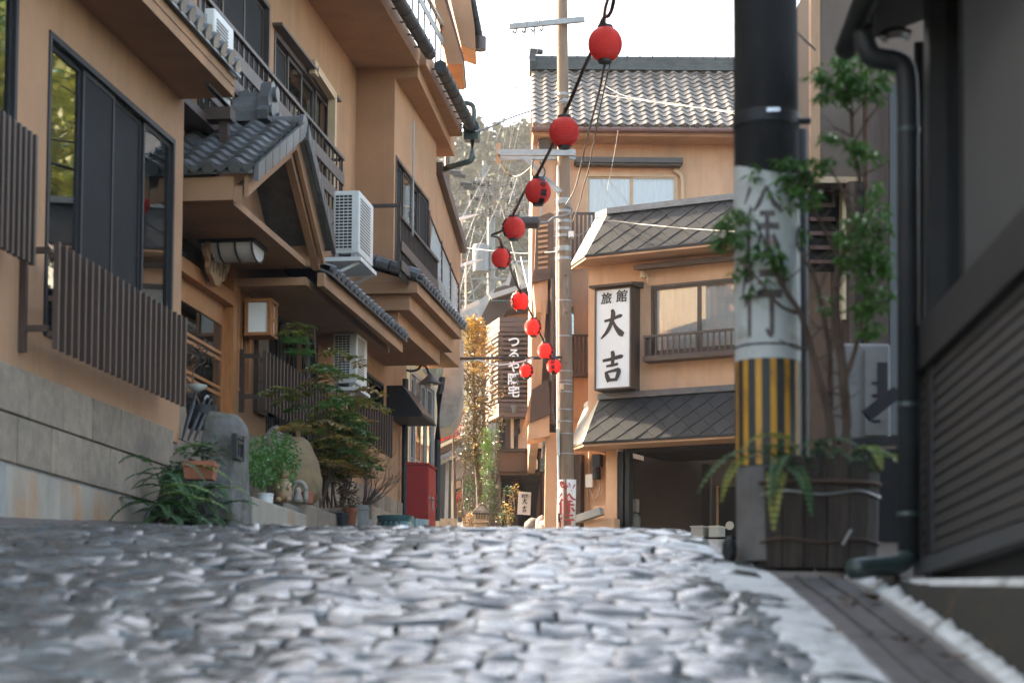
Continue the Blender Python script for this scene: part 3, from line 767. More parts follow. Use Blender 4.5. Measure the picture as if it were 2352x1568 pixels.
# entrance: warm wooden doors
dr_f = MB(); dd = TB - .14
dr_f.box(LF, dx0, dx1, dd - .05, TB + .01, dzt - .12, dzt); dr_f.box(LF, dx1 - .14, dx1, dd - .05, TB + .012, dzb, dzt - .121)
ztr = LZ(470, 640, TB)[1]
dr_f.box(LF, dx0, dx1 - .141, dd - .05, TB + .02, ztr - .10, ztr + .07)
door = dr_f.build("entrance", "warm_wood", inn)
nleaf = 2; ds = (dx1 - .14 - dx0) / nleaf
for i in range(nleaf):
    a, b = dx0 + ds * i, dx0 + ds * (i + 1); y = dd + (.02 if i else .05)
    mb = MB()
    mb.box(LF, a, a + .11, y - .02, y + .02, dzb, ztr - .10); mb.box(LF, b - .11, b, y - .02, y + .02, dzb, ztr - .10)
    mb.box(LF, a + .11, b - .11, y - .019, y + .019, ztr - .36, ztr - .10); mb.box(LF, a + .11, b - .11, y - .019, y + .019, dzb, dzb + .4)
    for f in (.30, .36, .62, .68, .93):
        z = ztr - .30 + (dzb + .4 - ztr + .30) * f; mb.box(LF, a + .11, b - .11, y - .015, y + .015, z - .02, z + .02)
    lf = mb.build("door_leaf", "warm_wood", door)
    mb = MB(); mb.box(LF, a + .1, b - .1, y - .004, y + .004, dzb + .3, ztr - .3); mb.build("pane", "glass", door)
mb = MB(); mb.box(LF, dx0 + .02, dx1 - .15, dd - .004, dd + .004, ztr + .07, dzt - .12); mb.build("transom_pane", "glass_dark", door)
mb = MB(); mb.box(LF, dx0 - .3, dx1 + .3, TB - 1.3, TB - 1.25, dzb, dzt + .3); mb.build("room_back", "interior_dark", door)
# short scalloped curtains inside the door
for i in range(2):
    a = dx0 + ds * i + .12; b = a + ds - .24; mb = MB(); vs = []; k = 24
    for j in range(k + 1):
        x = a + (b - a) * j / k; vs += [LF.w(x, TB - .30 + .012 * math.sin(j * 1.3), ztr - .30), LF.w(x, TB - .30 + .012 * math.sin(j * 1.3), ztr - .78 - .05 * abs(math.sin(j * .65)))]
    mb.add(vs, [(2 * j, 2 * j + 2, 2 * j + 3, 2 * j + 1) for j in range(k)]); mb.build("short_curtain", "curtain_white", door, smooth=True)
# carved wooden name plaque over the door
pc = LF.w(*LZ(491, 604, TB + .10)[:1], TB + .10, LZ(491, 604, TB + .10)[1])
pl = thing("name_plaque", "irregular driftwood plaque with dark carved signs above the entrance doors", "plaque", pc)
prof = []
for k in range(22):
    a = 2 * math.pi * k / 22; rr = 1 + .13 * math.sin(3 * a + .5) + .08 * math.sin(7 * a)
    prof.append(pc + u3 * (.44 * rr * math.cos(a)) + Z3 * (.24 * rr * math.sin(a) - .0))
mb = MB(); mb.extr(prof, n3 * .05); mb.build("board", "pale_wood", pl)
mb = MB()
for k, cxx in enumerate((-.24, .0, .24)):
    for j, (p_, w_) in enumerate(([[(-.08, .14), (.02, .10), (.09, .12)], [.02, .035, .02]], [[(0, .16), (-.02, 0), (-.08, -.15)], [.03, .05, .02]], [[(-.07, .02), (.02, .0), (.08, .03)], [.02, .04, .02]], [[(.02, .0), (.07, -.10), (.03, -.15)], [.02, .04, .03]])):
        stroke(mb, [(a + cxx, b) for a, b in p_], w_, pc + n3 * .052, u3, Z3, 1, .002 + .001 * j)
mb.build("carved_sign", "ink_black", pl)
# narrow window by the door
window(LF, inn, nwx0, nwx1, nzb, nzt, TB, n=2, fw=.05, fm="warm_wood", bars=2, curtain=None)
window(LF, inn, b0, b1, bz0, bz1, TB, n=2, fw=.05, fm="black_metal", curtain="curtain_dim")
window(LF, inn, c0, c1, cz0, cz1, TB, n=2, fw=.05, fm="black_metal", dark=(0, 1))
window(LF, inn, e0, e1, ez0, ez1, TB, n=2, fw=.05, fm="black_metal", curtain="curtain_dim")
slat_screen(612, 795, 955, 748, 898, 1000, TB + .35, 19, TB, wd=.045)
slat_screen(806, 893, 1000, 903, 952, 1049, TB + .40, 17, TB, wd=.05)
mb = MB(); a = LZ(583, 850, TB)[0]; mb.box(LF, a, a + .5, TB - .0, TB + .06, LZ(590, 950, TB)[1], LZ(590, 712, TB)[1]); mb.build("dark_panel", "dark_wood", inn)
# stone dado along the foot of this wall
zd = LZ(925, 1155, TB + .08)[1]
dado = MB(); dado.box(LF, sC, sPipe - .4, TB + .005, TB + .05, .9, zd - .02); dado = dado.build("stone_dado", "concrete", inn)
s_ = sC + .0
while s_ < sPipe - .45:
    e = min(s_ + .55, sPipe - .4)
    for (za_, zb_) in ((zd - .42, zd), (zd - .9, zd - .43)):
        mb = MB(); mb.box(LF, s_ + .005, e - .005, TB + .04, TB + .08 + rnd.uniform(-.004, .004), za_, zb_); mb.build("stone", "stone_block", dado)
    s_ = e
# aluminium shop front at the far end
ww_ = window(LF, inn, gd0, gd1, gdb, gdt, TB + .01, n=4, fw=.07, fm="aluminium", curtain=None, back="curtain_dim", bars=1)
# pent roof along the ground floor
sP0 = sR - .1; sP1 = LZ(925, 800, TG)[0]
mb = MB(); mb.box(LF, sR - .1, sP1, TB + .002, TG - .21, zF, zF + .10); mb.box(LF, sR + .0, sP1, TG - .09, TG, zF + .0, zF + .17)
mb.build("soffit", "plaster_left", inn)
tm2, tmc2 = tile_mesh("pent_tile", .26, .235, "tile_grey", hump=.05), tile_mesh("pent_eave_tile", .26, .235, "tile_grey", cap=True, hump=.06)
tm, tmc = tm2, tmc2
pent(sR + .1, sP1, TG + .07, zF + .19, TB - .05, R(24), rows=5)
# second, stepped pent roof
T2e = -5.5; s2a, z2 = LZ(958, 672, T2e); s2b = LZ(1060, 768, T2e)[0]
z3 = LZ(938, 706, T2e - .14)[1]; s3b = LZ(1036, 829, T2e - .14)[0]
mb = MB(); mb.box(LF, s2a, s2b, TB + .002, T2e, z2, z2 + .16); mb.box(LF, s2a + .12, s2b - .05, TB + .0, T2e - .14, z3 - .02, z2 - .002)
mb.box(LF, s2a + .26, s2b - .2, TB + .0, T2e - .34, z3 - .26, z3 - .022); 
mb.extr([LF.w(s2a + .004, T2e - .02, z2 + .165), LF.w(s2a + .004, TB, z2 + .165), LF.w(s2a + .004, TB, z2 + .55)], u3 * .1)
mb.build("cornice", "plaster_left", inn)
pent(s2a, s2b + .1, T2e + .06, z2 + .19, TB, R(20), nm="upper_pent_roof", rows=4)
mb = MB()
for i in range(6):
    f0, f1 = i / 6, (i + 1) / 6 - .02; a = LF.w(s2a - .02, TB + (T2e + .05 - TB) * f0, z2 + .26 + .46 * (1 - f0)); b = LF.w(s2a - .02, TB + (T2e + .05 - TB) * f1, z2 + .26 + .46 * (1 - f1))
    q = MB(); q.tube([a, b], .09, 8); q.build("hip_tile", "tile_grey", inn, smooth=40)
# white concrete canopy beyond
q0 = LF.w(s3b + .3, T2e - .1, 0)
mb = MB(); Yc = 38.0
pts = [atY(*p, Yc) for p in ((1032, 800), (1061, 772), (1060, 905), (1052, 950), (1036, 975), (1006, 985), (1010, 900), (1018, 850))]
mb.extr(pts, Vector((0, 1.6, 0))); canopy = mb.build("curved_canopy", "concrete", inn)
# ------------------------------------------------------------------ upper floors of the inn
s_i = LZ(816, 400, TB)[0]
TO = LF.on_x(905, 400, s_i)[0]
zB = LF.on_x(900, 180, s_i)[1]; zS = LF.on_x(900, 156, s_i)[1]
a0, az = LZ(640, 150, TB)[0], LZ(627, 62, TB)[1]
bz = LZ(759, 238, TB)[1]; z2t = (az + bz) / 2; z2b = z2t - 2.1
a1 = LZ(628, 200, TB)[0]; a2 = LZ(760, 300, TB)[0]; p0_ = LZ(455, 100, TB)[0]; p1_ = LZ(618, 100, TB)[0]
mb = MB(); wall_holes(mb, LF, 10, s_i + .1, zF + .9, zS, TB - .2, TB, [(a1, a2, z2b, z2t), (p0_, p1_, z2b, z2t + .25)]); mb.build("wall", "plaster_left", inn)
window(LF, inn, a1, a2, z2b, z2t, TB, n=4, fw=.06, fm="bronze", curtain="curtain_dim", dark=(0,), dep=.12)
window(LF, inn, p0_, p1_, z2b, z2t + .25, TB, n=3, fw=.06, fm="bronze", dark=(0, 1, 2), dep=.12)
mb = MB(); mb.box(LF, a1 - .1, a2 + .1, TB, TB + .14, z2t + .03, z2t + .07); mb.build("window_hood", "rail_brown", inn)
sO = LZ(1000, 600, TO)[0]
bw0, bw1 = LZ(906, 500, TO)[0], LZ(984, 500, TO)[0]; bwt = (LZ(905, 340, TO)[1] + LZ(980, 463, TO)[1]) / 2; bwb = bwt - 2.0
mb = MB(); wall_holes(mb, LF, s_i, sO, z2 + .3, zB, TO - .15, TO, [(bw0 + .05, bw1, bwb, bwt)])
mb.box(LF, s_i, s_i + .15, TB - .1, TO - .151, zF + .5, zB); mb.box(LF, sO - .15, sO, TB - .1, TO - .151, z2 + .3, zB)
mb.build("bay", "plaster_left", inn)
window(LF, inn, bw0 + .05, bw1, bwb, bwt, TO, n=4, fw=.05, fm="bronze", dark=(0, 3), curtain="curtain_dim", dep=.10)
# deep eave under the third floor
e0_ = atZ(883, 0, zS); e1_ = atZ(963, 154, zS)
tE3, sE3 = LF.loc(e1_)[1], LF.loc(e1_)[0]; tE2 = LF.loc(e0_)[1]
mb = MB()
mb.hexa([LF.w(8, TB - .1, zS), LF.w(8, tE2, zS), LF.w(s_i, tE3, zS), LF.w(s_i, TB - .1, zS), LF.w(8, TB - .1, zS + .25), LF.w(8, tE2 + .02, zS + .25), LF.w(s_i, tE3 + .02, zS + .25), LF.w(s_i, TB - .1, zS + .25)])
e2_ = atZ(1044.6, 359, zB)
sE4, tE4 = LF.loc(e2_)[0], LF.loc(e2_)[1]
mb.hexa([LF.w(s_i, TB - .1, zB), LF.w(s_i, tE3 - .02, zB), LF.w(sE4, tE4, zB), LF.w(sE4, TB - .1, zB), LF.w(s_i, TB - .1, zS + .2), LF.w(s_i, tE3 - .02, zS + .2), LF.w(sE4, tE4, zS + .2), LF.w(sE4, TB - .1, zS + .2)])
zU = zS + .03; e3_ = atZ(974, 141, zU); e4_ = atZ(1061, 313, zU)
q3, q4 = LF.loc(e3_), LF.loc(e4_)
mb.hexa([LF.w(s_i + .01, TB, zU), LF.w(s_i + .01, q3[1], zU), LF.w(q4[0], q4[1], zU), LF.w(q4[0], TB, zU), LF.w(s_i + .01, TB, zU + .30), LF.w(s_i + .01, q3[1], zU + .30), LF.w(q4[0], q4[1], zU + .30), LF.w(q4[0], TB, zU + .30)])
mb.build("deep_eave", "plaster_left", inn)
def gutter(p, q, r, nb, label=None):
    p, q = Vector(p), Vector(q); mb = MB(); mb.tube([p, q], r, 12); g = mb.build("gutter", "pipe_grey", inn, smooth=40)
    for i in range(nb):
        c = p + (q - p) * ((i + .5) / nb); d = (q - p).normalized(); mb = MB(); mb.tube([c - d * .012, c + d * .012], r * 1.07, 12); mb.beam(c, c - n3 * (r + .16) + Z3 * .03, .02, .02); mb.build("gutter_bracket", "black_metal", g)
    return g
zG = zS + .14
gutter(atZ(918, 15, zG) - u3 * 6, atZ(988, 124, zG), .10, 14)
g2a, g2b = atZ(1011, 152, zG), atZ(1084, 296, zG)
gutter(g2a, g2b, .10, 9)
mb = MB(); mb.tube([g2b - u3 * .12, g2b + u3 * .10], .15, 12); mb.box(LF, LF.loc(g2b)[0] - .12, LF.loc(g2b)[0] + .12, LF.loc(g2b)[1] - .13, LF.loc(g2b)[1] + .13, g2b.z - .22, g2b.z - .02); mb.build("rain_head", "pipe_green", inn, smooth=40)
Yp = g2b.y
mb = MB(); mb.tube(catmull([atY(1066, 236, Yp), atY(1082, 240, Yp), atY(1088, 252, Yp), atY(1088, 292, Yp)], 5), .045, 8); mb.build("downpipe", "pipe_green", inn, smooth=1)
mb = MB(); mb.tube([atY(1085, 318, Yp), atY(1085, 360, Yp), atY(1080, 370, Yp), atY(1070, 373, Yp), atY(988, 398, Yp + .5)], .055, 8); mb.build("downpipe", "pipe_green", inn, smooth=1)
# balcony railing of the second floor
def railing(pa, pb, t, boards, nbal, name="balcony_railing", m="rail_brown", s_from=None, zbot=None, top=.045, side=None, bal_m="bronze"):
    sa, za = LZ(*pa, t); sb, zb_ = LZ(*pb, t); z = (za + zb_) / 2 if s_from is None else zb_
    if s_from is not None: sa = s_from
    mb = MB(); mb.box(LF, sa, sb + .03, t - .03, t + .03, z - top, z); r_ = mb.build(name, m, inn)
    zs_ = []
    for (p, h) in boards:
        zc = LZ(*p, t)[1]; mb = MB(); mb.box(LF, sa, sb, t + .012, t + .03, zc - h / 2, zc + h / 2); mb.build("board", m, r_); zs_.append(zc - h / 2)
    zb0 = zbot if zbot is not None else min(zs_) - .1
    me = None
    for i in range(nbal):
        s_ = sa + (sb - sa) * (i + .5) / nbal
        if me is None:
            mb = MB(); mb.box(LF, s_ - .011, s_ + .011, t - .022, t + .0, zb0, z - top); o = mb.build("baluster", bal_m, r_); me = o.data; sf = s_
        else: inst("baluster", me, r_, wloc(r_) + u3 * (s_ - sf))
    for s_ in (sb - .02,):
        mb = MB(); mb.box(LF, s_ - .02, s_ + .02, t - .025, t + .012, zb0 - .05, z - top); mb.build("rail_post", bal_m, r_)
    if side: 
        mb = MB(); mb.box(LF, sb - .04, sb, side, t - .03, z - .06, z - .02); mb.box(LF, sb - .04, sb, side, t - .03, zb0, zb0 + .04); mb.build("side_rail", bal_m, r_)
    return r_, sa, sb, z, zb0
rl = railing((498, 4), (787, 362), TR, [((779, 406), .17), ((779, 460), .17), ((775, 512), .17)], 64, s_from=13.0, side=TB)
mb = MB(); mb.box(LF, sC + .1, rl[2], TB, TR - .03, rl[4] - .16, rl[4] - .06); mb.build("balcony_floor", "dark_wood", inn)
for px_, py_ in ((575, 262), (742, 545)):
    pass
q = LZ(505, 275, TR + .1); mb = MB()
mb.box(LF, q[0] - .1, q[0] + .12, TB, TR + .25, q[1] - .02, q[1] + .12); mb.box(LF, q[0] - .02, q[0] + .06, TR + .1, TR + .2, q[1] - .30, q[1] - .022); mb.build("balcony_beam", "dark_wood", inn)
mb = MB(); mb.tube(catmull([LF.w(sC + .15, TA - .2, zs - .02), LF.w(sC + .3, TA - .25, zs - .45), LF.w(sC + .28, TA - .25, zE + 1.0), LF.w(sC + .1, TA - .3, zE + .55)], 5), .022, 6); mb.build("drain_hose", "duct_beige", inn, smooth=1)
railing((920, 467), (1004, 622), -5.62, [((1000, 655), .15), ((1000, 695), .15)], 30, side=TO)
sr0 = LZ(920, 467, -5.62)[0]; zr0 = LZ(920, 467, -5.62)[1]
mb = MB(); mb.box(LF, sr0, sr0 + .04, TO, -5.62, zr0 - .05, zr0); mb.box(LF, sr0, sr0 + .04, -5.66, -5.62, zr0 - 1.0, zr0); mb.build("rail_end", "bronze", inn)
mb = MB(); qq = LZ(898, 560, -5.7); mb.tube([LF.w(sr0 + .6, -5.55, zr0 + 1.4), LF.w(sr0 + .6, -5.55, zr0 - .35)], .014, 6); mb.build("laundry_pole", "steel_white", inn)
# beige duct on the wall
mb = MB(); T_ = TB + .09
dpts = [LF.w(LZ(722, 158, T_)[0], T_, LZ(722, 158, T_)[1]), LF.w(LZ(764, 222, T_)[0], T_, LZ(764, 222, T_)[1])]
mb.beam(dpts[0] - n3 * .05, dpts[0] + n3 * .04, .2, .2); mb.beam(dpts[0] + u3 * .05, dpts[1], .11, .12); mb.beam(dpts[1] + Z3 * .06, dpts[1] - Z3 * 2.2, .11, .11, up=n3)
mb.build("duct_cover", "duct_beige", inn)
# third-floor balcony, its eave and the far eave above
T3 = TB + .75
railing((987, 0), (1032, 87), T3, [((1028, 122), .14)], 34, m="galvanised", bal_m="black_metal", s_from=16, zbot=zS + .3)
mb = MB(); Y3 = g2b.y - .4
pts = [atY(*p, Y3) for p in ((985, -60), (1003, -60), (1064, 143), (1061, 148), (1027, 148))]
mb.extr(pts, Vector((0, 1.5, 0))); mb.build("upper_fascia", "plaster_left", inn)
mb = MB(); pts = [atY(*p, Y3 + .2) for p in ((1005, -60), (1012, -60), (1067, 139), (1063, 143))]; mb.extr(pts, Vector((0, 1.6, 0))); mb.build("fascia_trim", "copper", inn)
mb = MB(); pts = [atY(*p, Y3 + 1.8) for p in ((1020, -60), (1072, -60), (1090, 60), (1093, 116), (1059, 104))]; mb.extr(pts, Vector((0, .9, .0))); mb.build("upper_eave", "plaster_left", inn)
gutter(atY(1074, -50, Y3 + 1.9), atY(1101, 88, Y3 + 2.2), .075, 5)
mb = MB(); c = atY(1103, 98, Y3 + 2.2); mb.tube([c + Z3 * .1, c - Z3 * .15], .12, 10); mb.tube([c, atY(1060, 118, Y3 + 2.2)], .045, 8); mb.build("downpipe", "pipe_brown", inn, smooth=40)
mb = MB(); mb.box(LF, 4, q4[0] - .6, -13, TB - .21, .8, zS + 3.0); mb.box(LF, 4, q4[0] - .6, -13, TB + .0, zS + .26, zS + 3.0); mb.build("inner_block", "plaster_left", inn)  # unseen body of the inn, added to keep the sun off the street
# far wing with the wire-netting balcony
Tw = -6.25
fa, fb = LZ(1000, 500, Tw)[0] + .05, LZ(1058, 600, Tw)[0]
zf_t = LZ(1010, 372, Tw)[1]
mb = MB(); mb.extr([LF.w(fa, Tw, z2 + .2), LF.w(fb, Tw, z2 + .2), LF.w(fb, Tw, LZ(1056, 575, Tw)[1]), LF.w(fa, Tw, LZ(1004, 392, Tw)[1])], n3 * -3); mb.build("far_wing", "plaster_left", inn)
mb = MB(); mb.beam(LF.w(fa - .05, Tw + .05, LZ(1002, 385, Tw)[1]), LF.w(fb, Tw + .05, LZ(1057, 570, Tw)[1]), .14, .20); mb.build("verge_board", "rail_brown", inn)
mb = MB(); pp = LZ(1020, 480, Tw - .4); mb.box(LF, fa, fa + .9, Tw - 2, Tw - .4, z2, LZ(1012, 365, Tw - .4)[1]); mb.build("upper_wing", "plaster_pale", inn)
mb = MB(); q_ = LZ(1027, 400, Tw - .3); mb.tube([LF.w(q_[0], Tw - .3, q_[1] + .6), LF.w(q_[0], Tw - .3, q_[1] - 3)], .05, 8); mb.build("downpipe", "pipe_brown", inn)
# wire netting balcony
Tn = -5.45
n0, nz0 = LZ(985, 490, Tn); n1, nz1 = LZ(1052, 655, Tn)
net_l = thing("netting_fence", "rusty post fence of pale wire netting round the far balcony over the tiles", "fence", LF.w((n0 + n1) / 2, Tn, nz0 - 1.5))
def netp(f, g): # f along, g 0 bottom - 1 top
    return atY(985 + 67 * f, (490 + 165 * f) + (1 - g) * (112 - 25 * f), 30.9 + 3.6 * f)
mb = MB()
for i in range(34):
    f = i / 33
    for sg in (1, -1):
        a = netp(f, 0); f2 = f + .16 * sg
        if 0 <= f2 <= 1: mb.tube([a, netp(f2, 1)], .006, 3, caps=False)
        elif f2 < 0: mb.tube([a, netp(0, f / .16)], .006, 3, caps=False)
        else: mb.tube([a, netp(1, (1 - f) / .16)], .006, 3, caps=False)
for i in range(14):
    f0_, g0_ = 0, (i + .5) / 14
mb.build("netting", "mesh_white", net_l)
for f in (0, .42, .72, 1):
    mb = MB(); mb.tube([netp(f, -.15), netp(f, 1.05)], .03, 6); mb.build("post", "rust", net_l)
mb = MB(); mb.tube([netp(0, 1), netp(1, 1)], .018, 6); mb.build("top_bar", "rust", net_l)
mb = MB(); mb.beam(netp(0, -.12), netp(1, -.12), .1, .22); mb.build("fence_base", "concrete", net_l)

# ------------------------------------------------------------------ things on and against the inn
def ac_unit(label, s_a, s_b, t_a, t_b, z0, z1, front='t', mside="ac_white", mfront="ac_white"):
    """outdoor cooling unit; front 't' = fan side faces the street"""
    th_ = thing("air_conditioner", label, "air conditioner", LF.w((s_a + s_b) / 2, (t_a + t_b) / 2, z0), "outdoor cooling units")
    mb = MB(); mb.box(LF, s_a, s_b, t_a, t_b, z0, z1); b = mb.build("casing", mside, th_)
    bv = b.modifiers.new("edge", 'BEVEL'); bv.width = .018; bv.segments = 2
    # coil grille on the near end: dark recess with bars
    mb = MB(); mb.box(LF, s_a - .004, s_a + .02, t_a + .03, t_b - .10, z0 + .06, z1 - .06); mb.build("coil", "interior_dark", th_)
    g = MB(); nb = 17
    for i in range(nb + 1):
        z = z0 + .06 + (z1 - z0 - .12) * i / nb; g.box(LF, s_a - .018, s_a - .005, t_a + .02, t_b - .09, z - .0065, z + .0065)
    for i in range(5):
        t = t_a + .025 + (t_b - t_a - .12) * i / 4; g.box(LF, s_a - .024, s_a - .0185, t - .004, t + .004, z0 + .05, z1 - .05)
    g.build("coil_guard", mside, th_)
    # perforated front: slots
    g = MB(); n_ = 16
    for i in range(n_):
        z = z0 + .08 + (z1 - z0 - .16) * (i + .5) / n_; g.box(LF, s_a + .06, s_b - .22, t_b + .0015, t_b + .006, z - .008, z + .008)
    g.build("front_slots", "ac_grey", th_)
    g = MB(); g.box(LF, s_a - .03, s_b + .03, t_a + .03, t_a + .08, z0 - .06, z0 - .003); g.box(LF, s_a - .03, s_b + .03, t_b - .1, t_b - .05, z0 - .06, z0 - .003)
    g.build("foot_rail", "galvanised", th_)
    return th_
A_t = -5.72; A_s, A_z = LZ(826, 437, A_t); A_z0 = LZ(826, 582, A_t)[1]; A_sb = LZ(858, 500, A_t)[0]; A_ta = LF.on_x(766, 500, A_s)[0]
acb = ac_unit("large white cooling unit mounted at the end of the brown balcony railing", A_s, A_sb, A_ta, A_t, A_z0, A_z)
mb = MB(); mb.box(LF, A_s - .06, A_sb + .05, A_ta - .1, A_t + .04, A_z0 - .12, A_z0 - .065); mb.beam(LF.w(A_s + .05, A_t, A_z0 - .12), LF.w(A_s + .05, A_ta - .35, A_z0 - .45), .04, .04); mb.beam(LF.w(A_sb - .05, A_t, A_z0 - .12), LF.w(A_sb - .05, A_ta - .35, A_z0 - .45), .04, .04); mb.build("wall_bracket", "ac_white", acb)
G_t = -6.02; G_s, G_z = LZ(820, 760, G_t); G_z0 = LZ(820, 880, G_t)[1]; G_sb = LZ(844, 800, G_t)[0]; G_ta = LF.on_x(765, 800, G_s)[0]
acg = ac_unit("white cooling unit hung on the ground floor wall beneath the long tiled eave", G_s, G_sb, G_ta, G_t, G_z0, G_z)
mb = MB(); mb.box(LF, G_s - .06, G_sb + .05, TB, G_t + .04, G_z0 - .11, G_z0 - .065); mb.beam(LF.w(G_s + .05, G_t, G_z0 - .12), LF.w(G_s + .05, TB + .02, G_z0 - .5), .04, .04); mb.build("wall_bracket", "ac_white", acg)
mb = MB(); mb.tube(catmull([LF.w(G_s - .25, TB + .1, G_z + .2), LF.w(G_s - .22, TB + .12, G_z - .35), LF.w(G_s - .3, TB + .15, G_z0 - .3)], 5), .035, 6); mb.build("hose", "ac_grey", acg, smooth=1)
N_t = -5.75; N_s, N_z = LZ(494, 18, N_t); N_sb = LZ(537, 100, N_t)[0]; N_ta = LF.on_x(468, 60, N_s)[0]
ac_unit("grey white cooling unit standing behind the tile ends of the near eave", N_s, N_sb, N_ta, N_t, N_z - .75, N_z)
# porch ceiling lamp: three frosted half-round sections in dark hoops
ls = (LZ(536, 512, TG - .75)[0], zC - .062)
lp = thing("porch_lamp", "frosted half round lamp under the porch soffit with dark hoops", "lamp", LF.w(ls[0], TG - .55, ls[1]))
mb = MB(); n = 12; lw_, lt_ = .17, .62
for (ta, tb) in ((-.31, -.105), (-.095, .1), (.11, .31)):
    pr = [LF.w(ls[0] + .0, TG - .75 + ta, ls[1]) + u3 * (.26 * math.cos(math.pi * k / n)) - Z3 * (.17 * math.sin(math.pi * k / n)) for k in range(n + 1)]
    mb.extr(pr, n3 * (tb - ta))
mb.build("lamp_shade", "lamp_frost", lp, smooth=40)
mb = MB()
for ta in (-.32, -.10, .105, .31):
    pr = [LF.w(ls[0], TG - .755 + ta, ls[1]) + u3 * (.275 * math.cos(math.pi * k / n)) - Z3 * (.185 * math.sin(math.pi * k / n)) for k in range(n + 1)]
    mb.tube(pr, .011, 5)
mb.box(LF, ls[0] - .29, ls[0] + .29, TG - 1.09, TG - .41, ls[1] + .005, ls[1] + .04)
mb.build("hoop_frame", "black_metal", lp)
# wooden wall lantern by the narrow window
q = LZ(600, 733, TB + .2); ws_ = q[0]; wz = q[1]
wl = thing("wall_lamp", "square wooden wall lamp with white paper sides beside the entrance", "lamp", LF.w(ws_, TB + .2, wz - .45))
hw, hh = .15, (LZ(600, 700, TB + .2)[1] - LZ(600, 770, TB + .2)[1]) / 2
mb = MB()
for a in (-1, 1):
    for b in (-1, 1): mb.box(LF, ws_ + a * hw - .02, ws_ + a * hw + .02, TB + .2 + b * hw - .02, TB + .2 + b * hw + .02, wz - hh, wz + hh)
mb.box(LF, ws_ - hw - .03, ws_ + hw + .03, TB + .2 - hw - .03, TB + .2 + hw + .03, wz + hh + .001, wz + hh + .04); mb.box(LF, ws_ - hw - .025, ws_ + hw + .025, TB + .2 - hw - .025, TB + .2 + hw + .025, wz - hh - .04, wz - hh - .001)
mb.box(LF, ws_ - .04, ws_ + .04, TB, TB + .2 - hw, wz - .05, wz + .05)
mb.box(LF, ws_ - .012, ws_ + .012, TB + .2 + hw - .01, TB + .2 + hw + .01, wz - hh, wz + hh); mb.box(LF, ws_ - hw + .02, ws_ + hw - .02, TB + .2 + hw - .009, TB + .2 + hw + .009, wz - .012, wz + .012)
mb.build("frame", "warm_wood", wl)
mb = MB(); mb.box(LF, ws_ - hw + .012, ws_ + hw - .012, TB + .2 - hw + .012, TB + .2 + hw - .012, wz - hh + .002, wz + hh - .002); mb.build("paper_side", "curtain_white", wl)
# black extractor hood
h0, hz = LZ(905, 890, TB + .5); 
hd = thing("extractor_hood", "black sloping extractor hood on the wall above the slat screen", "hood", LF.w(h0, TB + .2, hz - .9))
ha, hb = LZ(888, 890, TB)[0], LZ(921, 900, TB)[0]
zA_, zB_ = LF.on_x(905, 885, ha)[1], LF.on_x(905, 953, ha)[1]
mb = MB(); mb.extr([LF.w(ha, TB, zA_), LF.w(ha, TB + .28, zA_), LF.w(ha, TB + .62, zB_ + .05), LF.w(ha, TB + .62, zB_), LF.w(ha, TB, zB_)], u3 * (hb - ha)); mb.build("hood_shell", "black_metal", hd)
mb = MB(); mb.box(LF, ha - .02, hb + .02, TB + .01, TB + .645, zB_ - .03, zB_ - .001); mb.build("hood_rim", "black_metal", hd)
# gooseneck lamp
gT = TB + .05; g0 = LF.w(*LZ(935, 850, gT)[:1], gT, LZ(935, 850, gT)[1])
gl = thing("gooseneck_lamp", "dark gooseneck lamp with a flat shade above the glazed shop front", "lamp", g0)
Yg = g0.y
mb = MB(); mb.tube(catmull([g0, atY(945, 852, Yg - .4), atY(960, 848, Yg - .6), atY(968, 838, Yg - .7), atY(978, 842, Yg - .8), atY(984, 856, Yg - .8)], 6), .022, 8); mb.build("arm", "black_metal", gl, smooth=1)
sh = atY(988, 860, Yg - .8); mb = MB(); mb.lathe(sh - Z3 * .16, [(.21, 0), (.20, .015), (.09, .10), (.045, .17), (.03, .19)], 18); mb.build("shade", "rail_brown", gl, smooth=40)
mb = MB(); mb.lathe(sh - Z3 * .22, [(.01, 0), (.045, .02), (.05, .06), (.03, .1)], 12); mb.build("bulb", "white_plastic", gl, smooth=1)
# downpipes at the end of the inn
mb = MB(); T_ = TB + .1
a = LF.w(LZ(931, 900, T_)[0], T_, LZ(931, 870, T_)[1]); mb.tube([a, Vector((a.x, a.y, 2.2))], .055, 8); mb.build("downpipe", "pipe_grey", inn, smooth=40)
mb = MB(); Yd = 36.0
mb.tube([atY(1016, 866, Yd), atY(1013, 890, Yd), atY(1009, 905, Yd), atY(1005, 1010, Yd), atY(1003, 1195, Yd)], .06, 8); mb.build("downpipe", "pipe_grey", inn, smooth=40)
# red steel cabinet
rT = -5.75; r0, rz1 = LZ(982, 1067, rT); r1 = LZ(1000, 1100, rT)[0]; rta = LF.on_x(934, 1100, r0)[0]
rb = road_z(LF.w(r0, rT, 0).x, LF.w(r0, rT, 0).y)
rc = thing("red_cabinet", "tall red steel cabinet with a lever handle by the shop front", "cabinet", LF.w((r0 + r1) / 2, (rT + rta) / 2, rb))
mb = MB(); mb.box(LF, r0, r1, rta, rT, rb, rz1); b = mb.build("body", "red_paint", rc)
mb = MB(); mb.hexa([LF.w(r0 - .02, rta - .02, rz1 + .002), LF.w(r1 + .02, rta - .02, rz1 + .002), LF.w(r1 + .02, rT + .025, rz1 + .002), LF.w(r0 - .02, rT + .025, rz1 + .002), LF.w(r0 - .02, rta - .02, rz1 + .05), LF.w(r1 + .02, rta - .02, rz1 + .05), LF.w(r1 + .02, rT + .025, rz1 + .03), LF.w(r0 - .02, rT + .025, rz1 + .03)]); mb.build("lid", "red_paint", rc)
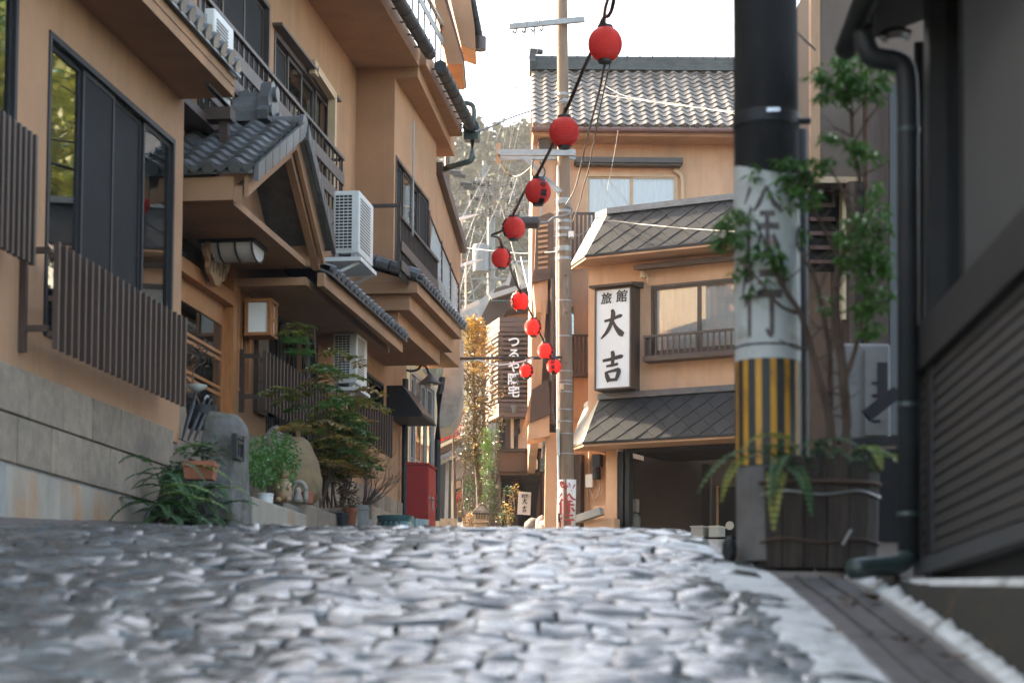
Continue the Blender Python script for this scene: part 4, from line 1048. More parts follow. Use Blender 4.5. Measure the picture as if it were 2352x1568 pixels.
mb = MB(); mb.box(LF, r0 + .03, r1 - .03, rT + .002, rT + .014, rb + .1, rz1 - .04); mb.build("door", "red_paint", rc)
mb = MB(); hz_ = LZ(990, 1145, rT)[1]; mb.box(LF, r0 + .12, r0 + .30, rT + .015, rT + .06, hz_ - .02, hz_ + .03); mb.box(LF, r0 + .26, r0 + .30, rT + .035, rT + .06, hz_ - .20, hz_ - .021); mb.build("handle", "chrome", rc)
mb = MB(); 
for dz_ in (-.0, .14): mb.tube([LF.w(r1 - .05, rT + .02, rb + .5 + dz_ * 1), LF.w(r1 - .05, rT + .02, rb + .58 + dz_)], .02, 6)
mb.build("hinge", "red_paint", rc)

# ------------------------------------------------------------------ planters, stones, pots and plants along the inn
def fern_frond(mb, base, d, ln, droop, wd, n=13, rs=rnd):
    p = Vector(base); d = Vector(d).normalized(); st = ln / n; side = d.cross(Z3)
    side = side.normalized() if side.length > .01 else Vector((1, 0, 0))
    pts = [p.copy()]
    for i in range(n):
        d = (d + Vector((0, 0, -droop / n))).normalized(); p = p + d * st; pts.append(p.copy())
        f = i / n; L_ = wd * math.sin(math.pi * min(1, .12 + .88 * (1 - f) ** .8 * 1.0)) if i < 2 else wd * (1 - f) ** .75
        up_ = side.cross(d)
        for sg in (1, -1): mb.leaf(p, side * sg + d * .45 + up_ * rs.uniform(-.15, .15), up_, L_, st * 1.15)
    mb.tube(pts, [.004] * (len(pts) - 1) + [.001], 3, caps=False)
def clump(mb, c, r, n, size, rs=rnd, droop=0., flat=1.):
    c = Vector(c)
    for _ in range(n):
        while True:
            v = Vector((rs.uniform(-1, 1), rs.uniform(-1, 1), rs.uniform(-1, 1)))
            if v.length < 1: break
        p = c + Vector((v.x * r, v.y * r, v.z * r * flat))
        d = Vector((rs.gauss(0, 1), rs.gauss(0, 1), rs.gauss(0, .6) - droop)); 
        mb.leaf(p, d + v * .8, Vector((rs.gauss(0, .4), rs.gauss(0, .4), 1)), size * rs.uniform(.7, 1.3), size * rs.uniform(.35, .55))
def branchy(mb, p, d, ln, r, depth, tips, rs, spread=.6, up=.15, seg=3, kids=(2, 3), shrink=.68):
    p = Vector(p); d = Vector(d).normalized(); pts = [p.copy()]; 
    for i in range(seg):
        d = (d + Vector((rs.gauss(0, .13), rs.gauss(0, .13), rs.gauss(0, .1) + up * .3))).normalized(); p = p + d * (ln / seg); pts.append(p.copy())
    rr = [r * (1 - .35 * i / seg) for i in range(seg + 1)]
    mb.tube(pts, rr, 6 if r > .012 else 4, caps=False)
    if depth == 0: tips.append((p.copy(), d.copy())); return
    for k in range(rs.randint(*kids)):
        a = rs.uniform(0, 6.28); s_ = d.cross(Vector((.3, .2, .9))).normalized(); q = s_.cross(d)
        nd = d + (s_ * math.cos(a) + q * math.sin(a)) * spread * rs.uniform(.6, 1.2) + Z3 * up
        j = pts[-1] if k == 0 else pts[rs.randint(max(1, seg - 1), seg)]
        branchy(mb, j, nd, ln * shrink * rs.uniform(.8, 1.15), rr[-1] * .75, depth - 1, tips, rs, spread, up, seg, kids, shrink)
def nandina(mb, mt, p, h, rs, n=5, leaf=.06, lean=(0, 0)):
    p = Vector(p); top = p + Vector((lean[0], lean[1], h)); pts = catmull([p, p + (top - p) * .5 + Vector((rs.gauss(0, .04), rs.gauss(0, .04), 0)), top], 5); mt.tube(pts, [.013 - .0006 * i for i in range(len(pts))], 5)
    for i in range(n):
        b = pts[-1 - min(i, len(pts) - 2)] ; a = rs.uniform(0, 6.28); d = Vector((math.cos(a), math.sin(a), .25)); L_ = rs.uniform(.28, .5)
        q = catmull([b, b + d * L_ * .5 + Z3 * .04, b + d * L_ - Z3 * .1], 4); mt.tube(q, .004, 3, caps=False)
        for j in range(2, len(q)):
            for sg in (1, -1):
                sd = d.cross(Z3).normalized() * sg; e = q[j] + sd * rs.uniform(.06, .16) + d * .03
                for k in range(5): mb.leaf(q[j] + (e - q[j]) * (k / 5), (sd + d * rs.uniform(-.6, 1)).normalized() - Z3 * rs.uniform(0, .5), Z3 + Vector((rs.gauss(0, .3), rs.gauss(0, .3), 0)), leaf * rs.uniform(.8, 1.4), leaf * .42)
        for k in range(4): mb.leaf(q[-1], d + Vector((rs.gauss(0, .5), rs.gauss(0, .5), -.3)), Z3, leaf * 1.3, leaf * .45)
gz_ = lambda p: road_z(p.x, p.y)
def onT(px, py, t): s_, z = LZ(px, py, t); return LF.w(s_, t, z)
# strip of worn asphalt at the foot of the wall
mb = MB(); vs = []
for i in range(61):
    s_ = 12 + i * .16; tt = tP + .42 + .06 * math.sin(i * .5)
    for t in (tS, (tS + tt) / 2, tt):
        p = LF.w(s_, t, 0); zz = gz_(p) + .10 - .10 * (t - tS) / (tt - tS) ; vs.append((p.x, p.y, zz + .012 * noise.noise(Vector((p.x * 5, p.y * 5, 0)))))
mb.add(vs, [(3 * i + j, 3 * i + j + 1, 3 * i + j + 4, 3 * i + j + 3) for i in range(60) for j in range(2)]); struct(mb.build("pavement", "asphalt_brown", smooth=True))
# standing stone lantern with a little window
tL = -5.35
b = onT(512, 1222, tL); zt_ = onT(512, 950, tL).z; wst = .26
ss = thing("standing_stone", "tall rough grey stone pillar with a small latticed window cut in it", "stone lantern", (b.x, b.y, b.z - .1))
sc_, tc_ = LF.loc(b)[0], tL
mb = MB(); bm = bmesh.new(); bmesh.ops.create_grid(bm, x_segments=1, y_segments=1, size=1); bm.free()
N_ = 22; lev = 16; vs = []
for j in range(lev + 1):
    f = j / lev; z = b.z - .12 + (zt_ - b.z + .12) * f
    sw = (.30 - .055 * f) * (1 if f < .93 else (1 - (f - .93) * 5)); tw = (.20 - .03 * f) * (1 if f < .93 else (1 - (f - .93) * 4))
    for k in range(N_):
        a = 2 * math.pi * k / N_; ca, sa_ = math.cos(a), math.sin(a); e = .24
        x = math.copysign(abs(ca) ** e, ca) * sw; y = math.copysign(abs(sa_) ** e, sa_) * tw
        nn = 1 + (.17 if sa_ < .5 else .05) * noise.fractal(Vector((x * 6, y * 6, z * 4)), 1, 2, 4)
        vs.append(LF.w(sc_ + x * nn + .04 * f, tc_ + y * nn, z + (.05 * noise.noise(Vector((x * 5, y * 5, 1))) if f > .9 else 0)))
fs = [(j * N_ + k, j * N_ + (k + 1) % N_, (j + 1) * N_ + (k + 1) % N_, (j + 1) * N_ + k) for j in range(lev) for k in range(N_)] + [tuple(range(N_ - 1, -1, -1)), tuple(range(lev * N_, (lev + 1) * N_))]
mb.add(vs, fs); mb.build("stone_body", "standing_stone", ss, smooth=50)
wz0, wz1 = onT(547, 1056, tL + .19).z, onT(547, 998, tL + .19).z; wsx = LZ(547, 1020, tL + .19)[0]
mb = MB(); yy = tL + .165
for a in (-.14, .10): mb.box(LF, wsx + a, wsx + a + .04, yy, yy + .05, wz0, wz1)
for z in (wz0, (wz0 + wz1) / 2 + .03, wz1 - .04): mb.box(LF, wsx - .10, wsx + .10, yy + .001, yy + .045, z, z + .035)
mb.box(LF, wsx - .012, wsx + .012, yy + .002, yy + .04, wz0 + .04, wz1 - .04)
mb.build("window_lattice", "pipe_grey", ss)
mb = MB(); mb.box(LF, wsx - .11, wsx + .11, yy + .0, yy + .012, wz0 + .03, wz1 - .03); mb.build("paper_pane", "curtain_white", ss)
# rocks under the pillar
# fern bank at the foot of the wall
fb_ = onT(425, 1215, tL + .05); 
fern = thing("fern_bank", "dense dark green ferns at the foot of the stone wall beneath a clay trough", "fern", fb_)
mb = MB(); rs = random.Random(11)
for i in range(95):
    p = onT(rs.uniform(350, 500), 1212, tL + rs.uniform(-.5, .10)); p.z += rs.uniform(0, .5) + .02
    a = rs.uniform(-1.2, 3.6); fern_frond(mb, p, (math.cos(a) * .9, -abs(math.sin(a)) * .6 - .25, rs.uniform(.2, 1.0)), rs.uniform(.32, .56), rs.uniform(1.0, 2.0), rs.uniform(.085, .125), 14, rs)
mb.build("fronds", "leaf_fern", fern, kind="stuff", recalc=False)
mb = MB()
for i in range(7):
    p = onT(rs.uniform(350, 500), rs.uniform(1040, 1160), tL + .1); a = rs.uniform(-.6, .9); fern_frond(mb, p, (math.cos(a), -.4, rs.uniform(.2, .6)), .5, 1.0, .075, 13, rs)
mb.build("pale_fronds", "fern_sun", fern, kind="stuff", recalc=False)
mb = MB(); c = onT(430, 1180, tL - .35); mb.rock(c, .34, .30, .45, 5, .2, 3); mb.build("earth_mound", "moss_bank", fern, smooth=1)
# clay trough and its plant
tr = onT(455, 1085, tL + .2); k = .10
trg = thing("clay_trough", "terracotta trough with a straggly plant among the ferns", "planter", (tr.x, tr.y, onT(455, 1098, tL + .2).z))
q0, q1 = onT(422, 1073, tL + .2), onT(497, 1073, tL + .2); zb_ = onT(455, 1100, tL + .2).z
mb = MB(); ss0, ss1 = LF.loc(q0)[0], LF.loc(q1)[0]
ctr = (q0 + q1) / 2; hx = 37 / FPX * ctr.y
mb.hexa([ctr + Vector((-hx * .85, -.10, zb_ - ctr.z)), ctr + Vector((hx * .85, -.10, zb_ - ctr.z)), ctr + Vector((hx * .85, .10, zb_ - ctr.z)), ctr + Vector((-hx * .85, .10, zb_ - ctr.z)), ctr + Vector((-hx * .96, -.12, -.002)), ctr + Vector((hx * .96, -.12, -.002)), ctr + Vector((hx * .96, .12, -.002)), ctr + Vector((-hx * .96, .12, -.002))])
mb.build("trough", "terracotta", trg)
mb = MB(); mb.hexa([ctr + Vector((a * hx, b_2 * .14, z)) for z in (.0, .045) for a, b_2 in ((-1, -1), (1, -1), (1, 1), (-1, 1))]); mb.build("rim", "terracotta", trg)
mb = MB(); 
for i in range(12): clump(mb, ctr + Vector((rs.uniform(-hx, hx), rs.uniform(-.1, .1), rs.uniform(.08, .2))), .08, 14, .06, rs)
mb.build("foliage", "leaf_dark", trg, kind="stuff", recalc=False)
mb = MB(); 
for i in range(5): clump(mb, ctr + Vector((rs.uniform(-hx * .2, hx), rs.uniform(-.1, .1), rs.uniform(.08, .2))), .05, 8, .04, rs)
mb.build("dry_leaves", "leaf_dry", trg, kind="stuff", recalc=False)
# dark potted bush by the door, with a hose reel of black cloth
dp = onT(470, 880, TB + .55)
db = thing("door_plant", "dark leafed potted plant on a stand in front of the entrance", "plant", onT(470, 985, TB + .55))
mb = MB(); tips = []; rsd = random.Random(5)
branchy(mb, onT(462, 960, TB + .55), (0.1, 0, 1), .35, .02, 3, tips, rsd, .7); mb.build("stems", "twig", db)
mb = MB()
for p, d in tips: clump(mb, p, .09, 9, .07, rsd)
mb.build("foliage", "leaf_dry", db, kind="stuff", recalc=False)
mb = MB(); mb.lathe(onT(452, 878, TB + .6) - Z3 * .1, [(.04, 0), (.10, .04), (.115, .07), (.10, .07)], 14); mb.build("dish", "pot_white", db, smooth=40)
mb = MB(); mb.lathe(onT(462, 985, TB + .6), [(.14, 0), (.17, .25), (.16, .25)], 14); mb.build("pot", "pipe_grey", db, smooth=40)
ub = onT(430, 985, TB + .7)
um = thing("folded_umbrellas", "dark folded umbrellas leaning beside the entrance door", "umbrella", ub)
for i, (a, b_2) in enumerate(((418, 448), (432, 470), (446, 480))):
    mb = MB(); lo_, hi_ = onT(a, 1010, TB + .62 + .05 * i), onT(b_2, 910 + 8 * i, TB + .55 + .05 * i); mb.tube([lo_, lo_ + (hi_ - lo_) * .3, lo_ + (hi_ - lo_) * .75, hi_], [.008, .022, .03, .010], 8); mb.build("canopy", "cable_black", um, smooth=1)
    mb = MB(); mb.tube(catmull([hi_, hi_ + (hi_ - lo_) * .08, hi_ + (hi_ - lo_) * .12 + u3 * .05, hi_ + (hi_ - lo_) * .08 + u3 * .09]), .012, 6); mb.build("handle", "steel_white" if i == 1 else "cable_black", um, smooth=1)
# boulders
def boulder(label, px0, px1, pyt, pyb, t, seed, m, amp=.2):
    a, b_2 = onT((px0 + px1) / 2, pyt, t), onT((px0 + px1) / 2, pyb, t); w = (px1 - px0) / 2 / FPX * a.y * 1.02
    mb = MB(); c = (a + b_2) / 2; mb.rock(c, w, w * .8, (a.z - b_2.z) / 2 * 1.0, seed, amp, 4, 1.3)
    for v in mb.v:
        f = (v.z - b_2.z) / (a.z - b_2.z); v.x = c.x + (v.x - c.x) * (1.12 - .42 * f) ; v.y = c.y + (v.y - c.y) * (1.12 - .42 * f)
    o = mb.build("boulder", m, smooth=60); return tag(o, label, "boulder", "boulders by the planter")
boulder("large yellow brown egg shaped boulder standing above the concrete planter", 606, 744, 1000, 1175, -5.75, 3, "boulder", .16)
boulder("smaller pinkish grey boulder peeping out behind the round green bush", 590, 668, 980, 1120, -6.15, 8, "boulder_grey", .16)
# clipped green bush
gb = onT(622, 1150, -5.5)
bush = thing("green_bush", "bushy fresh green azalea like shrub beside the stone pillar", "bush", gb)
mb = MB(); tips = []; rsb = random.Random(21)
branchy(mb, onT(615, 1140, -5.5), (0, 0, 1), .26, .025, 4, tips, rsb, .95, .10, kids=(2, 4)); mb.build("branches", "bark", bush)
mb = MB()
for i in range(170):
    a = rsb.uniform(0, 6.28); f = rsb.random() ** .6; p = onT(624 + 58 * f * math.cos(a), 1058 + 62 * f * math.sin(a), -5.5 + rsb.uniform(-.3, .32)); clump(mb, p, .075, 10, .066, rsb, droop=.5)
mb.build("foliage", "leaf_green", bush, kind="stuff", recalc=False)
# stepped concrete planter
pl_ = thing("stepped_planter", "low stepped concrete planter edge along the wall with stained faces", "planter", onT(680, 1215, -5.15))
def pbox(pxa, pxb, pyt, pyb, t0_, t1_, m="plinth", nm="block"):
    a, zt__ = LZ(pxa, pyt, t1_); b_2 = LZ(pxb, pyt, t1_)[0]; z0 = LZ(pxa, pyb, t1_)[1]
    mb = MB(); mb.box(LF, a, b_2, t0_, t1_, z0 - .35, zt__); o = mb.build(nm, m, pl_); bv = o.modifiers.new("edge", 'BEVEL'); bv.width = .012; bv.segments = 2
    return o
pbox(582, 706, 1140, 1218, -5.9, -5.15); pbox(706.5, 772, 1157, 1215, -6.1, -5.22, "stone_block"); pbox(650, 705, 1150, 1190, -5.9, -5.3, "tile_grey"); pbox(700, 830, 1205, 1218, -6.1, -5.05, "concrete"); pbox(855, 915, 1160, 1220, -6.6, -5.95, "plinth"); pbox(800, 856, 1172, 1222, -6.5, -5.75, "concrete")
# pots
def pot(label, px, pyt, pyb, wpx, t, m, rim=True, plant=None, group=None, taper=.75, seed=1, name="flower_pot"):
    a, b_2 = onT(px, pyt, t), onT(px, pyb, t); r = wpx / 2 / FPX * a.y; h = a.z - b_2.z
    th_ = thing(name, label, "flower pot", b_2, group)
    mb = MB(); mb.lathe(b_2, [(r * taper, 0), (r * .94, h * .8), (r * (1 if rim else .97), h * .82), (r, h), (r * .85, h), (r * .8, h * .86)], 20); mb.build("pot", m, th_, smooth=40)
    if plant:
        mb = MB(); rsp = random.Random(seed)
        for i in range(plant[1]): clump(mb, a + Vector((rsp.gauss(0, r * .4), rsp.gauss(0, r * .4), rsp.uniform(0, plant[2]))), r * .4, 10, plant[3], rsp)
        mb.build("foliage", plant[0], th_, kind="stuff", recalc=False)
    return th_
pot("plain white bucket shaped pot on the planter beside the green bush", 609, 1133, 1162, 40, -5.25, "pot_white", False, taper=.85)
pot("small square labelled terracotta pot with seedlings below the boulder", 706, 1129, 1156, 32, -5.4, "terracotta", True, ("leaf_green", 3, .03, .03), taper=.8)
pot("dark plastic pot with dry brown plant beside the planter end", 787, 1178, 1214, 30, -5.55, "pipe_grey", True, ("leaf_dry", 30, .45, .05), taper=.7, seed=4)
pot("tall pinkish clay pot leaning by the concrete step", 805, 1166, 1216, 32, -5.6, "terracotta", True, ("leaf_dry", 24, .35, .05), taper=.6, seed=9)
pot("square grey planter box holding bare twigs in front of the stone dado", 826, 1160, 1222, 44, -5.75, "concrete", True, ("leaf_dry", 8, .12, .04), taper=.92, seed=2)
# two small ornaments
o_ = onT(652, 1154, -5.28)
sq = thing("animal_figurine", "little brown ceramic animal figurine standing upright by the white pot", "figurine", o_)
mb = MB(); r = .06
mb.lathe(o_, [(.035, 0), (.075, .03), (.085, .12), (.06, .22), (.03, .26)], 14); mb.build("body", "ceramic_tan", sq, smooth=1)
mb = MB(); mb.rock(o_ + Z3 * .31, .05, .055, .06, 2, .04, 2); mb.tube([o_ + Z3 * .36 + u3 * .02, o_ + Z3 * .44 + u3 * .03], [.02, .004], 6); mb.tube([o_ + Z3 * .36 - u3 * .02, o_ + Z3 * .43 - u3 * .03], [.02, .004], 6); mb.build("head", "ceramic_tan", sq, smooth=1)
mb = MB(); 
for q in (-1, 1): mb.rock(o_ + Vector((q * .05, -.06, .03)), .035, .05, .03, 1, .05, 2); mb.tube([o_ + Vector((q * .07, -.03, .2)), o_ + Vector((q * .05, -.1, .14))], .018, 6)
mb.build("paws", "ceramic_tan", sq, smooth=1)
o_ = onT(686, 1154, -5.32)
rf = thing("grey_ornament", "small grey arched garden ornament next to the terracotta pot", "figurine", o_)
mb = MB(); mb.tube([o_ + Vector((.08 * math.cos(math.pi * k / 12), 0, .13 + .10 * math.sin(math.pi * k / 12))) for k in range(13)], .026, 8); mb.tube([o_ + Vector((.08, 0, 0)), o_ + Vector((.08, 0, .13))], .026, 8); mb.tube([o_ + Vector((-.08, 0, 0)), o_ + Vector((-.08, 0, .13))], .026, 8); mb.build("arch", "ceramic_grey", rf, smooth=1)
mb = MB(); mb.lathe(o_ + Vector((0, -.05, 0)), [(.06, 0), (.055, .04), (.03, .10), (.036, .13), (.015, .165)], 12); mb.build("figure", "ceramic_grey", rf, smooth=1)
# nandina with gold and green leaves
nd = onT(760, 1170, -5.8)
nan = thing("nandina_bush", "tall straggling nandina with gold and rust coloured leaves before the slat screen", "shrub", nd)
mt = MB(); rsn = random.Random(31)
mg, mgo, mr = MB(), MB(), MB()
for i, (px_, py_, tt) in enumerate(((722, 755, -5.9), (695, 800, -5.9), (690, 905, -5.9), (780, 830, -5.6), (750, 880, -5.7), (800, 905, -5.5), (760, 930, -5.5), (735, 960, -5.7), (715, 985, -5.6), (790, 975, -5.5), (825, 925, -5.4), (770, 1000, -5.6))):
    top = onT(px_, py_, tt); base = onT(735 + (i % 5) * 9, 1165, -5.8); mm = (mg, mgo, mr)[(2, 0, 2, 1, 2, 1, 0, 2, 1, 0, 2, 0)[i]]
    nandina(mm, mt, base, top.z - base.z, rsn, 6 if i < 2 else 7, .09, (top.x - base.x, top.y - base.y))
for i in range(5): nandina(mg if i % 2 else mgo, mt, onT(rsn.uniform(735, 800), 1165, -5.7), rsn.uniform(.35, .9), rsn, 6, .08, (rsn.gauss(0, .15), rsn.gauss(0, .1)))
mt.build("stems", "twig", nan)
mg.build("foliage", "leaf_green", nan, kind="stuff", recalc=False); mgo.build("gold_foliage", "leaf_gold", nan, kind="stuff", recalc=False); mr.build("pale_foliage", "leaf_yellow", nan, kind="stuff", recalc=False)
# bare twiggy shrub
bs = onT(835, 1165, -5.7); bt = thing("bare_shrub", "bare leafless twiggy shrub spreading in front of the plaster wall", "shrub", bs)
mb = MB(); tips = []; rst = random.Random(8)
for i in range(11):
    d = Vector((rst.uniform(.0, 1.0), rst.uniform(-.3, .3), rst.uniform(.35, 1.0))); branchy(mb, bs, d, rst.uniform(.28, .42), .012, 3, tips, rst, .55, .12, kids=(2, 3), shrink=.72)
mb.build("twigs", "twig", bt)
# green glazed jars
def jar(label, px, pyt, wpx, t, m="glaze_green", hgt=.5):
    a = onT(px, pyt, t); r = wpx / 2 / FPX * a.y
    th_ = thing("glazed_jar", label, "jar", a - Z3 * hgt, "glazed jars at the bend")
    mb = MB(); mb.lathe(a - Z3 * hgt, [(r * .6, 0), (r * 1.0, hgt * .45), (r * 1.02, hgt * .62), (r * .86, hgt * .78), (r * .80, hgt * .84), (r * .88, hgt * .92), (r * .9, hgt), (r * .78, hgt), (r * .72, hgt * .8)], 28); mb.build("body", m, th_, smooth=35)
    return th_
j1 = jar("wide green glazed jar with a scroll pattern and pale belly at the road edge", 908, 1185, 96, -5.35)
mb = MB(); c = onT(895, 1207, -5.35) + Vector((0, -.36, 0))
for k in range(4): mb.tube([c + Vector((k * .07 - .1 + .05 * math.cos(a), .015 * abs(k - 1.5), .05 * math.sin(a))) for a in fr(0, 6.28, 10)], .008, 4)
mb.build("scroll_pattern", "cable_black", j1)
jar("smaller green glazed jar half hidden behind the wide scroll patterned one", 942, 1190, 42, -5.7)
wc = onT(958, 1193, -5.4); wb = thing("wire_basket", "pale green ribbed plastic basket beside the red cabinet foot", "basket", wc - Z3 * .3)
mb = MB(); mb.lathe(wc - Z3 * .3, [(.14, 0), (.17, .3), (.15, .3)], 16); mb.build("tub", "cup_teal", wb, smooth=40)
mb = MB()
for k in range(20): a = 2 * math.pi * k / 20; mb.tube([wc + Vector((.143 * math.cos(a), .143 * math.sin(a), -.3)), wc + Vector((.175 * math.cos(a), .175 * math.sin(a), 0))], .008, 4)
mb.build("rib", "pot_white", wb)
# ------------------------------------------------------------------ the far inn facing the camera
YM = 44.0
fin = thing("ryokan_building", "tall orange inn with tiled roof and slate skirt roofs at the street top", "inn", WF.w(4, YM, 2.6))
def MX(px, py, Y=YM): x, z = WF.on_y(px, py, Y); return x, z
def wp(px, py, Y=YM): return atY(px, py, Y)
xL, _ = MX(1222, 500); xR = 10.5
zev = MX(1450, 298, YM)[1]
wx0, wz1 = MX(1346, 401); wx1 = MX(1556, 401)[0]; wz0 = wz1 - 1.45
mb = MB(); wall_holes(mb, WF, xL, xR, 2.0, zev + .25, YM, YM + .2, [(wx0, wx1, wz0, wz1), (xL - 1, MX(1256, 1000)[0], 1.9, MX(1256, 1002)[1])]); mb.box(WF, xL, xL + .2, YM + .201, YM + 9, MX(1256, 1002)[1], zev + .25); mb.box(WF, xR - .2, xR, YM + .201, YM + 9, 2, zev + .25); mb.build("wall", "plaster_right", fin)
window(WF, fin, wx0, wx1, wz0, wz1, YM, n=2, fw=.045, fm="duct_beige", curtain="curtain_white", din=-1, dep=.08, glass="glass_soft")
hx0, hz = MX(1318, 378); hx1 = MX(1566, 378)[0]
mb = MB(); mb.box(WF, hx0, hx1, YM - .34, YM, hz - .03, hz + .09); mb.box(WF, hx0 + .04, hx1 - .04, YM - .28, YM, hz - .07, hz - .032); mb.build("window_hood", "bronze", fin)
mb = MB(); mb.tube(catmull([wp(1548, 391, YM - .05), wp(1558, 398, YM - .06), wp(1567, 415, YM - .06), wp(1567, 500, YM - .06)], 5), .05, 8); mb.build("duct_pipe", "duct_beige", fin, smooth=1)
# tiled roof
e0p = wp(1222, 288, YM - .75); ridge_pitch = math.atan(.70)
zE_ = wp(1400, 291, YM - .75).z; rz_ = None
run = 3.3
rf = MB(); Ye = YM - .75
xa, xb = MX(1223, 290, Ye)[0], 10.3
pt = lambda x, f, dz=0: Vector((x, Ye + run * f, zE_ + run * .70 * f + dz))
rf.hexa([pt(xa, 0, -.05), pt(xb, 0, -.05), pt(xb, 1, -.05), pt(xa, 1, -.05), pt(xa, 0), pt(xb, 0), pt(xb, 1), pt(xa, 1)])
rf.hexa([pt(xa, 1, -.05) , pt(xb, 1, -.05), pt(xb, 1, -2.4) + Vector((0, run, 0)), pt(xa, 1, -2.4) + Vector((0, run, 0)), pt(xa, 1, 0) + Vector((0, .01, 0)), pt(xb, 1, 0) + Vector((0, .01, 0)), pt(xb, 1, -2.3) + Vector((0, run, 0)), pt(xa, 1, -2.3) + Vector((0, run, 0))])
roof = rf.build("roof", "tile_old", fin)
tmR = tile_mesh("roof_tile", .285, .265, "tile_old", hump=.06, th=.03); tmRc = tile_mesh("eave_tile", .285, .265, "tile_old", cap=True, hump=.06, th=.03)
vis_end = MX(1885, 290, Ye)[0]; nc = int((vis_end - xa) / .285) + 1; sl = math.hypot(run, run * .7)
nr = 13
tile_roof(roof, pt(xa, 0, .012), (1, 0, 0), (0, 1, .70), nc, nr, .285, sl / 13.0, tmR, tmRc, jit=.012)
mb = MB()
for k in range(3): mb.box(WF, xa - .02, xb, Ye + run - .17 + .02 * k, Ye + run + .17 - .02 * k, pt(0, 1).z + .02 + k * .09, pt(0, 1).z + .10 + k * .09)
mb.tube([pt(xa - .04, 1, .32), pt(xb, 1, .32)], .085, 10)
mb.build("ridge", "tile_dark", roof, smooth=40)
me = None
for i in range(24):
    x = xa + .5 + i * .31
    if me is None:
        mb = MB(); mb.tube([pt(x - .016, 1, .32), pt(x + .016, 1, .32)], .10, 10); mb.box(WF, x - .012, x + .012, Ye + run - .012, Ye + run + .012, pt(0, 1).z + .4, pt(0, 1).z + .47); o = mb.build("ridge_clip", "tile_dark", roof, smooth=40); me = o.data; xf = x
    else: inst("ridge_clip", me, roof, wloc(roof) + Vector((x - xf, 0, 0)))
mb = MB(); prf = [(-.3, -.05), (-.34, .15), (-.2, .3), (-.16, .5), (0, .58), (.16, .5), (.2, .3), (.34, .15), (.3, -.05)]
mb.extr([pt(xa - .06, 1, .02) + Vector((0, a, b)) for a, b in prf], Vector((.16, 0, 0))); mb.tube([pt(xa + .0, 1, .52), pt(xa + .28, 1, .50)], .07, 8); mb.build("ridge_ornament", "tile_dark", roof, smooth=40)
mb = MB(); mb.tube([Vector((xa - .02, Ye - .07, zE_ - .10)), Vector((xb, Ye - .07, zE_ - .10))], .062, 10); mb.build("gutter", "copper", fin, smooth=40)
mb = MB(); mb.box(WF, xa + .02, xb, Ye + .04, YM - .001, zE_ - .20, zE_ - .06); mb.hexa([pt(xa, 0, -.2), pt(xa + .09, 0, -.2), pt(xa + .09, 1, -.24), pt(xa, 1, -.24), pt(xa, 0, -.055), pt(xa + .09, 0, -.055), pt(xa + .09, 1, -.055), pt(xa, 1, -.055)]); mb.build("eave_board", "plaster_right", fin)
# gable side wall above
mb = MB(); mb.extr([Vector((xL + .21, YM + .2, zev)), Vector((xL + .21, YM + 5.5, zev)), Vector((xL + .21, Ye + run, pt(0, 1).z - .1))], Vector((.1, 0, 0))); mb.build("gable", "plaster_right", fin)
# ---- the bay: its frame BF (y outwards)
def BX(px, py, y=0.): return BF.on_y(px, py, y)
def bw(x, y, z): return BF.w(x, y, z)
bxR = 9.0
tk_t, tk_b = (BX(1397, 492, .05)[1] + BX(1685, 455, .05)[1]) / 2, (BX(1345, 590, .75)[1] + BX(1685, 548, .75)[1]) / 2
lk_t, lk_b = (BX(1375, 917, .05)[1] + BX(1685, 893, .05)[1]) / 2, (BX(1340, 1013, .75)[1] + BX(1685, 1000, .75)[1]) / 2
ba, bb = BX(1496, 655)[0], BX(1496, 655)[0] + 4.3; bzt = BX(1560, 650)[1]; bzb = BX(1560, 812)[1]
mb = MB(); wall_holes(mb, BF, 0, bxR, lk_b - .05, tk_b + .2, -.2, 0, [(ba, bb, bzb, bzt)]); mb.box(BF, 0, .2, -5, -.201, lk_b - .05, tk_b + .2)
mb.build("wall", "plaster_right", fin)
window(BF, fin, ba, bb, bzb, bzt, 0, n=4, fw=.06, fm="bronze", curtain="curtain_white", din=1, dep=.05, glass="glass_soft")
mb = MB(); h0, hz = BX(1456, 616, .3); mb.hexa([bw(h0, 0, hz), bw(bb + .3, 0, hz), bw(bb + .3, .32, hz - .04), bw(h0, .32, hz - .04), bw(h0, 0, hz + .14), bw(bb + .3, 0, hz + .14), bw(bb + .3, .34, hz + .05), bw(h0, .34, hz + .05)]); mb.build("window_hood", "bronze", fin)
mb = MB(); mb.lathe(bw(h0 + .12, .10, hz - .18), [(.06, 0), (.06, .12), (.04, .16)], 10); mb.tube([bw(h0 + .18, .1, hz - .1), bw(h0 + .24, .1, hz - .2), bw(h0 + .22, .05, hz - .36)], .02, 6); mb.build("vent_cap", "duct_beige", fin, smooth=40)
